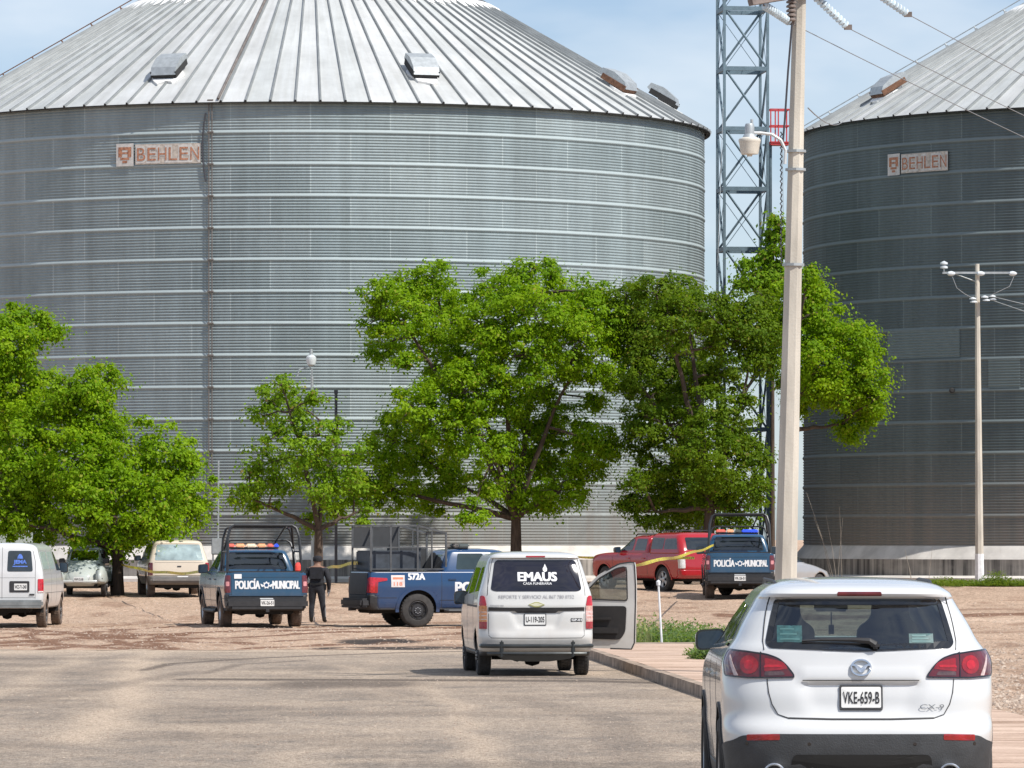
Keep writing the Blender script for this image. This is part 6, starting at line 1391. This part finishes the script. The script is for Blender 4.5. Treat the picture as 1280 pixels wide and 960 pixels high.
def red_pickup():
    root = thing('red_pickup', 'shiny red pickup with matching bed cap and roof racks behind yellow tape', 'pickup truck', (5.98, 159.0, gz(0, 159)), R(31))
    red = paint('red_paint_car', (.36, .006, .012), dust=.05, rough=.2); w = .95; L = 5.5
    B = Body([(.40, .88, .10, L-.2), (.52, .93, .0, L), (.75, w, .0, L), (.95, w+.01, .02, L-.03), (1.08, w, .03, L-.12), (1.15, w-.03, .04, L-.4), (1.19, w-.07, .05, L-.8), (1.21, w-.1, .06, 4.2)], nr=9, Lr=.35, nf=3, Lf=.6)
    wy = ((1.12, .38), (4.45, .38))
    D = shell(B, .40, 1.21, [('rear_bumper', red, lambda s_, u, y, z: u < 1.1 and z < .68), ('body', red, None)], nz=28, NR=20, NS=64, NF=14, parent=root, arches=[(y, .40, .46) for y, _ in wy])
    cab = Body([(1.17, w-.05, 1.98, 4.15), (1.24, w-.07, 2.0, 3.98), (1.45, w-.15, 2.04, 3.62), (1.64, w-.22, 2.08, 3.34), (1.69, w-.27, 2.14, 3.2), (1.73, w-.42, 2.3, 3.0)], nr=9, Lr=.25, nf=3.5, Lf=.6)
    cap = Body([(1.17, w-.04, .06, 1.95), (1.24, w-.05, .08, 1.95), (1.45, w-.10, .20, 1.95), (1.68, w-.17, .38, 1.94), (1.76, w-.24, .46, 1.90), (1.80, w-.34, .55, 1.85), (1.82, w-.55, .7, 1.7)], nr=6, Lr=.35, nf=9, Lf=.2)
    shell(cab, 1.17, 1.73, [('cab', red, None)], nz=20, NR=16, NS=30, NF=12, parent=root); shell(cap, 1.17, 1.82, [('bed_cap', red, None)], nz=22, NR=18, NS=30, NF=12, parent=root)
    for s in (-1, 1):
        for bd, pl in ((cap, [(.34, 1.30), (1.10, 1.30), (1.10, 1.62), (.50, 1.64)]), (cap, [(1.16, 1.30), (1.82, 1.30), (1.82, 1.66), (1.16, 1.64)]), (cab, [(2.16, 1.26), (2.80, 1.26), (2.80, 1.62), (2.22, 1.62)]), (cab, [(2.92, 1.26), (3.72, 1.25), (3.30, 1.58), (3.15, 1.62), (2.92, 1.62)])):
            mb = MB(); patch(mb, bd.side(s), rnd(pl, .06), .005, .008, 0, .08, 4, flip=s); mb.build('side_window', M_dglass if bd is cab else mat('cap_window', (.05, .055, .055), .06, coat=.5, var=.3), root, recalc=False)
        mb = MB(); [strip(mb, B.side(s), arcpts(cy, .40, .47, R(-5), R(185)), .05, .012, flip=s) for cy, _ in wy]; mb.build('arch_trim', red, root, recalc=False)
        mb = MB(); [strip(mb, B.side(s), [(y, .48), (y, 1.18)], .01, .002, flip=s) for y in (1.95, 2.88, 3.95)]; mb.build('panel_gap', M_ink, D['body'], recalc=False)
        for y, r in wy: wheel(root, s*(w-.14), y, r, .24, s)
        for y in (2.15, 3.05): mb = MB(); mb.box(B.side(s)(y, 1.02)+Vector((s*.02, 0, 0)), (.03, .17, .035), bev=.01); mb.build('door_handle', red, root)
        mirror(root, s*(w-.06), 3.6, 1.28, s, M_blkg, .20, .19)
        mb = MB(); patch(mb, B.rear, rnd([(s*.80, .72), (s*1.05, .72), (s*1.05, 1.08), (s*.80, 1.08)], .03), .012, .02, 0, .06, 3); mb.build('tail_light', M_clr, root, recalc=False)
        mb = MB(); mb.tube([(s*.62, 2.25, 1.72), (s*.62, 2.3, 1.77), (s*.62, 3.0, 1.77), (s*.62, 3.1, 1.70)], .018, 6); mb.tube([(s*.60, .7, 1.82), (s*.60, .75, 1.87), (s*.60, 1.6, 1.87), (s*.60, 1.7, 1.82)], .018, 6)
        mb.build('roof_rack', M_blk, root)
    mb = MB(); [mb.tube([(-.64, y, z), (.64, y, z)], .018, 6) for y, z in ((2.5, 1.77), (2.95, 1.77), (.9, 1.87), (1.5, 1.87))]; mb.build('roof_rack_bar', M_blk, root)
    mb = MB(); patch(mb, cap.rear, rnd([(-.68, 1.28), (.68, 1.28), (.60, 1.66), (-.60, 1.66)], .06), .005, .008, 0, .08, 4); mb.build('rear_window', M_dglass, root, recalc=False)
    mb = MB(); patch(mb, cab.front, rnd([(-.72, 1.24), (.72, 1.24), (.62, 1.62), (-.62, 1.62)], .05), .005, .008, 0, .08, 4); mb.build('windshield', M_dglass, root, recalc=False)
    mb = MB(); patch(mb, B.front, rnd([(-.5, .72), (.5, .72), (.55, .98), (-.55, .98)], .04), .008, .012, 0, .08, 3); mb.build('grille', M_blk, root, recalc=False)
    underbody(root, w-.02, .2, L-.2, .32, .8, wy)
red_pickup()

# ================================================================ white cargo van at the left edge
def cargo_van():
    root = thing('cargo_van', 'old white cargo van cut by the left edge, blue mark on its rear window', 'van', (-12.28, 125.2, gz(0, 125.5)), R(-1))
    white = paint('cargo_white', (.62, .63, .63), dust=.22, rough=.28); w = .99; L = 5.4
    B = Body([(.48, .92, .06, L-.15), (.62, .97, .0, L), (.80, w, .0, L), (1.05, w, .01, L), (1.25, w-.01, .02, L-.15), (1.35, w-.02, .03, 4.9), (1.45, w-.04, .05, 4.55), (1.75, w-.12, .10, 4.2), (1.92, w-.17, .14, 3.95), (1.98, w-.22, .17, 3.8), (2.03, w-.32, .24, 3.6), (2.06, w-.55, .4, 3.3)], nr=6, Lr=.30, nf=3, Lf=.7)
    wy = ((1.10, .37), (4.45, .37))
    D = shell(B, .48, 2.06, [('body', white, None)], nz=40, NR=24, NS=60, NF=14, parent=root, arches=[(y, .40, .44) for y, _ in wy])
    for c0, nm in ((-.43, 'L'), (.43, 'R')):
        mb = MB(); patch(mb, B.rear, rnd([(c0-.31, 1.37), (c0+.31, 1.37), (c0+.26, 1.87), (c0-.29 if nm == 'R' else c0-.26, 1.87)], .05), .006, .01, 0, .08, 4); g = mb.build('rear_window', mat('van_rear_glass', (.035, .045, .05), .08, var=.2, coat=.4), root, recalc=False)
        if nm == 'R':
            mb = MB(); blue = mat('decal_blue', (.10, .20, .62), .5, var=.3, scale=20)
            patch(mb, B.rear, [(c0-.07, 1.68), (c0+.07, 1.68), (c0+.06, 1.73), (c0+.02, 1.79), (c0-.02, 1.79), (c0-.06, 1.73)], .010, .002, 0, .1, 2)
            lettering(mb, B.rear, 'JEMA', c0, 1.59, .12, .32, .010, 0, .05); patch(mb, B.rear, [(c0-.18, 1.48), (c0+.18, 1.48), (c0+.18, 1.505), (c0-.18, 1.505)], .010, .002, 0, .1, 2); mb.build('window_decal', blue, g, recalc=False)
    mb = MB(); patch(mb, B.rear, rnd([(.18, .87), (.66, .87), (.66, 1.14), (.18, 1.14)], .03), .010, .015, 0, .1, 3); mb.build('plate_frame', M_blk, root, recalc=False)
    plate(root, B.rear, .45, 1.0, .31, .16, 'WZ-71-240', False, .016, .01)
    mb = MB(); strip(mb, B.rear, [(0, .72), (0, 1.95)], .010, .002); 
    for s in (-1, 1): strip(mb, B.rear, [(s*.80, .72), (s*.80, 1.6), (s*.72, 1.95)], .010, .002)
    strip(mb, B.rear, [(-.80, 1.22), (.80, 1.22)], .006, .002); strip(mb, B.rear, [(-.80, .74), (.80, .74)], .010, .002)
    strip(mb, B.side(1), [(.5, .85), (4.9, .85)], .012, .003); [strip(mb, B.side(1), [(y, .6), (y, 1.9)], .010, .002) for y in (1.95, 3.15)]; mb.build('panel_gap', mat('gap_grey', (.12, .12, .12), .8), D['body'], recalc=False)
    mb = MB(); patch(mb, B.rear, rnd([(.66, .80), (.78, .80), (.78, .835), (.66, .835)], .01), .02, .03, 0, .1, 2); mb.build('door_handle', M_blk, root, recalc=False)
    for s in (-1, 1):
        mb = MB(); patch(mb, B.rear, rnd([(s*.86, .86), (s*1.02, .86), (s*1.02, 1.19), (s*.86, 1.19)], .02), .012, .02, 0, .06, 3); patch(mb, B.rear, [(s*.87, .865), (s*1.0, .865), (s*1.0, .90), (s*.87, .90)], .016, .004, 1, .06, 2); mb.build('tail_light', [M_redb, M_clr], root, recalc=False)
        for y, r in wy: wheel(root, s*(w-.14), y, r, .23, s, 'steel', M_tyred)
        mirror(root, s*(w-.06), 4.35, 1.45, s, M_blk, .2, .28)
        for pl in ([(.40, 1.42), (1.70, 1.42), (1.70, 1.84), (.48, 1.84)], [(1.95, 1.42), (3.05, 1.42), (3.05, 1.84), (1.95, 1.84)]):
            mb = MB(); patch(mb, B.side(s), rnd(pl, .05), .004, .006, 0, .1, 4, flip=s); mb.build('side_panel', mat('pale_panel', (.50, .60, .60), .2, coat=.4), root, recalc=False)
        mb = MB(); patch(mb, B.side(s), rnd([(3.3, 1.38), (4.45, 1.38), (4.05, 1.82), (3.3, 1.84)], .05), .006, .006, 0, .1, 4, flip=s); mb.build('side_window', M_dglass, root, recalc=False)
    mb = MB(); mb.box((0, -.07, .60), (2.0, .20, .17), bev=.04); mb.box((0, -.10, .52), (1.9, .14, .05)); mb.build('rear_bumper', mat('bumper_chrome', (.30, .32, .32), .3, .6, var=.3, scale=3), root, smooth=True)
    underbody(root, w-.02, .1, L-.2, .38, .9, wy); mb = MB(); mb.prism([(-.4, .42), (.3, .42), (.1, .30), (-.2, .30)], .2, .9, lambda a, b_, h: (a-.1, h, b_)); mb.tube([(.55, .1, .44), (.55, .1, .33)], .02, 6); mb.build('spare_wheel_carrier', M_under, root)
cargo_van()

# ================================================================ tan estate SUV
def tan_suv():
    root = thing('parked_suv', 'faded tan SUV with grey bumper, rear towards us, right of the tree trunk', 'SUV', (-9.80, 153.2, gz(0, 153)), R(9))
    tan = paint('tan_paint', (.62, .54, .43), dust=.12, rough=.3); w = .90; L = 4.7
    B = Body([(.38, .84, .10, L-.1), (.55, .88, .0, L), (.64, w, .02, L), (.80, w, .03, L), (1.0, w-.01, .05, L-.1), (1.08, w-.03, .06, 4.2), (1.14, w-.05, .08, 3.7), (1.35, w-.11, .19, 3.4), (1.56, w-.17, .31, 3.0), (1.60, w-.19, .30, 2.9), (1.66, w-.25, .34, 2.75), (1.70, w-.38, .5, 2.5), (1.715, w-.6, .8, 2.2)], nr=5, Lr=.35, nf=3, Lf=.7)
    wy = ((.95, .36), (3.75, .36))
    D = shell(B, .38, 1.715, [('rear_bumper', mat('bumper_warm_grey', (.16, .15, .14), .6, var=.2), lambda s_, u, y, z: z < .62), ('body', tan, None)], nz=38, NR=24, NS=56, NF=14, parent=root, arches=[(y, .38, .42) for y, _ in wy])
    mb = MB(); patch(mb, B.rear, rnd([(-.72, 1.10), (.72, 1.10), (.63, 1.57), (-.63, 1.57)], .05), .006, .01, 0, .08, 4); mb.build('rear_window', mat('sky_painted_glass', (.36, .45, .44), .06, var=.35, scale=2.5, coat=.8, metal=.3), root, recalc=False)  # pale base colour stands in for sky reflected in the pane
    plate(root, B.rear, .1, .56, .32, .15, 'VJS-31-08', False, .02, .02)
    mb = MB(); strip(mb, B.rear, [(-.72, .66), (.72, .66)], .008, .002); strip(mb, B.rear, [(-.72, 1.04), (.72, 1.04)], .006, .002); [strip(mb, B.side(s), [(y, .5), (y, 1.5)], .008, .002, flip=s) for s in (-1, 1) for y in (1.4, 2.35, 3.2)]; mb.build('panel_gap', M_ink, D['body'], recalc=False)
    mb = MB(); patch(mb, B.rear, rnd([(-.06, .90), (.06, .90), (.06, .94), (-.06, .94)], .01), .01, .01, 0, .1, 2); mb.build('badge', M_blk, root, recalc=False)
    mb = MB(); mb.box((0, -.02, .53), (1.7, .16, .16), bev=.05); mb.build('step_bumper', mat('bumper_warm_grey', (.16, .15, .14), .6), root, smooth=True)
    for s in (-1, 1):
        mb = MB(); patch(mb, B.rear, rnd([(s*.78, .66), (s*.98, .66), (s*.98, 1.03), (s*.78, 1.03)], .02), .012, .02, 0, .06, 3); mb.build('tail_light', M_red if s > 0 else M_redd, root, recalc=False)
        for pl in ([(.55, 1.12), (1.30, 1.12), (1.32, 1.52), (.72, 1.52)], [(1.45, 1.12), (2.25, 1.12), (2.25, 1.54), (1.45, 1.54)], [(2.38, 1.12), (3.35, 1.11), (2.95, 1.45), (2.75, 1.54), (2.38, 1.54)]):
            mb = MB(); patch(mb, B.side(s), rnd(pl, .05), .005, .006, 0, .08, 4, flip=s); mb.build('side_window', M_dglass, root, recalc=False)
        for y, r in wy: wheel(root, s*(w-.13), y, r, .23, s, 'alloy', M_tyred)
        mirror(root, s*(w-.05), 3.2, 1.16, s, M_blk, .2, .17)
        mb = MB(); mb.tube([(s*.60, .65, 1.70), (s*.60, .75, 1.75), (s*.60, 2.3, 1.755), (s*.58, 2.45, 1.70)], .016, 6); mb.build('roof_rail', M_blk, root)
    underbody(root, w-.02, .2, L-.2, .28, .8, wy)
tan_suv()

# ================================================================ rounded old car facing us
def beetle():
    root = thing('old_car', 'pale grey rounded old car with round headlights facing us beside the white cargo van', 'car', (-12.62, 157.1, gz(0, 155)), R(178))
    grey = paint('beetle_grey', (.42, .48, .46), dust=.45, rough=.5); w = .60; L = 4.05
    B = Body([(.30, .58, .2, L-.30), (.42, .60, .1, L-.22), (.60, .61, .12, L-.28), (.78, .60, .22, L-.48), (.90, .585, .34, L-.75), (.98, .60, .45, 2.98), (1.02, .60, .5, 2.80), (1.15, .585, .72, 2.68), (1.30, .545, .98, 2.50), (1.40, .48, 1.2, 2.30), (1.46, .38, 1.4, 2.1), (1.49, .2, 1.6, 1.95)], nr=2.3, Lr=.9, nf=2.4, Lf=.85)
    ws = rnd([(-.50, 1.06), (.50, 1.06), (.45, 1.36), (-.45, 1.36)], .08)
    rwn = rnd([(-.36, 1.06), (.36, 1.06), (.30, 1.28), (-.30, 1.28)], .05)
    D = shell(B, .30, 1.49, [('body', grey, None)], [('front', ws), ('rear', rwn)], nz=40, NR=22, NS=30, NF=34, parent=root)
    mb = MB(); patch(mb, B.front, ws, .004, .004, 0, .06, 5, lip=False); g = mb.build('windshield', M_glass, root, recalc=False); mb = MB(); ring(mb, B.front, ws, -.025, .008, 0, .05); mb.build('window_seal', M_blk, g, recalc=False)
    mb = MB(); patch(mb, B.rear, rwn, .004, .004, 0, .06, 4, lip=False); mb.build('rear_window', M_clear, root, recalc=False)
    mb = MB(); mb.box((0, 2.0, .93), (1.0, 1.9, .06)); mb.build('interior', M_seat, root)
    for s in (-1, 1):
        mb = MB(); mb.box((s*.28, 2.1, 1.08), (.36, .12, .30), bev=.08); mb.build('seat', M_seat, root, smooth=True)
        # fender, a swollen teardrop over each wheel
        for yc, Lf_, nm in ((3.28, .66, 1), (.72, .62, 0)):
            bm = bmesh.new(); bmesh.ops.create_uvsphere(bm, u_segments=28, v_segments=18, radius=1)
            for v in bm.verts:
                x, y, z = v.co; v.co = (s*.60+x*.185, yc+y*Lf_*(1 if y*(1 if nm else -1) > 0 else 1.1), .46+z*(.40 if z > 0 else .12))
            for v in bm.verts:
                if nm and v.co.z > .5 and v.co.y > yc: v.co.z += .05
            me = bpy.data.meshes.new('fender'); bm.to_mesh(me); bm.free(); me.materials.append(grey); me.polygons.foreach_set('use_smooth', [True]*len(me.polygons)); o = bpy.data.objects.new('fender', me); COL.objects.link(o); o.parent = root
        mb = MB(); c = Vector((s*.575, 3.70, .70)); mb.lathe([(.001, .075), (.05, .07), (.085, .04), (.098, .0), (.10, -.12)], c, 'Y', 20, 0); mb.lathe([(.100, .03), (.118, .0), (.118, -.10)], c, 'Y', 20, 1); mb.build('headlight', [mat('headlamp', (.32, .35, .35), .15, coat=.8, var=.4, scale=25), M_chrome], root, smooth=True)
        mb = MB(); mb.box((s*.63, 3.86, .53), (.13, .05, .04), bev=.01); mb.build('turn_signal', M_blk, root)
        for y in (3.15, .72): wheel(root, s*.66, y, .31, .15, s, 'steel', M_tyre)
        mb = MB(); mb.box((s*.66, 1.95, .32), (.24, 1.6, .05), bev=.02); mb.build('running_board', M_blk, root)
        mirror(root, s*.57, 2.62, 1.05, s, M_blk, .17, .16)
        mb = MB(); patch(mb, B.side(s), rnd([(1.0, 1.05), (1.6, 1.03), (1.62, 1.33), (1.3, 1.30)], .06), .006, .006, 0, .08, 3, flip=s); patch(mb, B.side(s), rnd([(1.7, 1.03), (2.45, 1.03), (2.25, 1.36), (1.72, 1.37)], .06), .006, .006, 0, .08, 3, flip=s); mb.build('side_window', M_dglass, root, recalc=False)
    mb = MB()
    for s in (-1, 1): strip(mb, B.front, [(s*.30, .50), (s*.34, .62), (s*.44, .80), (s*.50, .95)], .014, .002)
    mb.build('hood_gap', M_blk, D['body'], recalc=False)
    mb = MB(); strip(mb, B.front, [(0, .60), (0, .74)], .03, .016); mb.build('hood_handle', M_blk, root, recalc=False)
    mb = MB(); strip(mb, B.front, [(0, .74), (0, .98)], .012, .008); mb.build('trim_strip', M_chrome, root, recalc=False)
    mb = MB(); mb.tube([(-.74, 3.60, .44), (-.60, 3.86, .44), (-.3, 3.94, .44), (.3, 3.94, .44), (.60, 3.86, .44), (.74, 3.60, .44)], [.045]*6, 8, squash=.5); [mb.box((x, 3.92, .47), (.04, .06, .16), bev=.015) for x in (-.3, .3)]; mb.build('front_bumper', paint('bumper_pale', (.50, .54, .52), dust=.3, rough=.4), root, smooth=True)
    o = plate(root, lambda a, b_: Vector((-a, 3.97, b_)), 0, .505, .30, .13, 'VHP-52-08', False, .003, .006)
    mb = MB(); mb.box((0, 2, .30), (1.0, 3.2, .12)); mb.build('underbody', M_under, root)
beetle()

# ================================================================ silver saloon behind the concrete pole
def saloon():
    root = thing('silver_saloon', 'silver saloon mostly hidden behind the concrete pole, only its sloping nose showing', 'car', (9.25-2.85, 154.4, gz(0, 156)), R(-38))
    sv = paint('silver', (.45, .45, .45), dust=.3, rough=.25, metal=.4); w = .86; L = 4.5
    B = Body([(.25, .78, .10, L-.25), (.40, .84, .0, L-.02), (.55, w, .0, L), (.68, w, .03, L-.08), (.80, w-.02, .06, L-.42), (.90, w-.04, .10, L-.85), (.95, w-.07, .35, L-1.15), (1.15, w-.16, .70, L-1.5), (1.36, w-.26, 1.25, L-1.95), (1.42, w-.34, 1.5, L-2.1), (1.45, w-.55, 1.7, L-2.3)], nr=4, Lr=.5, nf=2.6, Lf=.8)
    wy = ((.95, .31), (3.6, .31)); D = shell(B, .25, 1.45, [('body', sv, None)], nz=34, NR=20, NS=50, NF=20, parent=root, arches=[(y, .32, .36) for y, _ in wy])
    mb = MB(); patch(mb, B.front, rnd([(-.62, .98), (.62, .98), (.50, 1.36), (-.50, 1.36)], .05), .006, .008, 0, .08, 4); mb.build('windshield', M_dglass, root, recalc=False)
    for s in (-1, 1):
        for y, r in wy: wheel(root, s*(w-.12), y, r, .20, s)
        mb = MB(); patch(mb, B.side(s), rnd([(1.3, .98), (2.95, .98), (2.5, 1.34), (1.6, 1.34)], .06), .006, .008, 0, .08, 4, flip=s); mb.build('side_window', M_dglass, root, recalc=False)
        mb = MB(); patch(mb, B.front, rnd([(s*.45, .56), (s*.95, .58), (s*.95, .70), (s*.48, .66)], .03), .010, .015, 0, .06, 3); mb.build('headlight', M_clr, root, recalc=False)
    mb = MB(); patch(mb, B.front, rnd([(-.5, .32), (.5, .32), (.55, .46), (-.55, .46)], .03), .008, .012, 0, .08, 3); mb.build('grille', M_blk, root, recalc=False)
    underbody(root, w-.02, .2, L-.2, .18, .6, wy)
saloon()

# ================================================================ box trailer behind the cargo van
def trailer():
    x0, x1 = (-70-640)*160/F, (40-640)*160/F; c = (x0+x1)/2; w = x1-x0; z = gz(0, 160)
    root = thing('box_trailer', 'pale box trailer with rounded cream canvas top behind the white cargo van roof', 'trailer', (c, 160, z)); s = F/160; zt = CZ+(H-657)/s-z
    pale = paint('trailer_pale', (.50, .56, .55), dust=.3, rough=.5)
    mb = MB(); mb.box((0, 1.2, (.5+zt)/2), (w, 2.2, zt-.5), bev=.06); mb.build('body', pale, root)
    mb = MB(); mb.box((-.55, .09, zt-.42), (w*.48, .03, .50), bev=.01); mb.build('window', mat('grey_pane', (.13, .14, .14), .3), root)
    rr = random.Random(4); mb = MB(); n = 16; V = []
    for j in range(7):
        for i in range(n+1):
            u = i/n; y = 2.4*j/6; e = math.sin(PI*j/6)**.4*math.sin(PI*min(1, max(0, u)))**.35; V.append((-w/2-.02+(w+.04)*u, .02+y, zt-.02+.24*e+rr.uniform(-.035, .035)))
    mb.add(V, [(j*(n+1)+i, j*(n+1)+i+1, (j+1)*(n+1)+i+1, (j+1)*(n+1)+i) for j in range(6) for i in range(n)]); mb.build('canvas_top', mat('cream_canvas', (.55, .51, .44), .9, var=.25, scale=3), root, smooth=True)
    mb = MB(); mb.box((w/2+.12, 1.2, zt-.35), (.10, 1.9, .9), bev=.02); mb.build('side_awning', M_box, root)
    for sx in (-1, 1): mb = MB(); mb.lathe([(.001, -.1), (.2, -.1), (.34, -.08), (.36, 0), (.34, .08), (.2, .1), (.001, .1)], (sx*(w/2-.15), 1.2, .36), 'X', 24); mb.build('wheel', M_tyre, root, smooth=True)
trailer()
# ---------------------------------------------------------------- every loose piece of these parts becomes a part of its own
def split_pieces(names):
    for o in [q for q in bpy.data.objects if q.type == 'MESH' and q.name.split('.')[0] in names]:
        me = o.data; n = len(me.vertices); par = list(range(n))
        def fd(a):
            while par[a] != a: par[a] = par[par[a]]; a = par[a]
            return a
        for p in me.polygons:
            v = p.vertices; a = fd(v[0])
            for k in v[1:]: par[fd(k)] = a
        groups = {}
        for p in me.polygons: groups.setdefault(fd(p.vertices[0]), []).append(p)
        if len(groups) < 2: continue
        nm = o.name.split('.')[0]; co = [v.co.copy() for v in me.vertices]
        for k, ps in groups.items():
            ids = sorted(set(i for p in ps for i in p.vertices)); mp_ = {i: j for j, i in enumerate(ids)}
            c = mesh(nm, [co[i] for i in ids], [tuple(mp_[i] for i in p.vertices) for p in ps], None, o.parent, ps[0].use_smooth, mats=list(me.materials), mi=[p.material_index for p in ps]); c.matrix_local = o.matrix_local.copy()
        for ch in list(o.children): ch.parent = o.parent
        bpy.data.objects.remove(o)
split_pieces({'panel_gap', 'holster', 'band_clamp', 'arch_trim', 'jumper_wire', 'roof_rack', 'roof_rack_bar', 'bed_rail', 'hood_gap', 'post_insulator', 'parking_sensor', 'drop_cable', 'mesh_panel', 'replacement_sheet'})
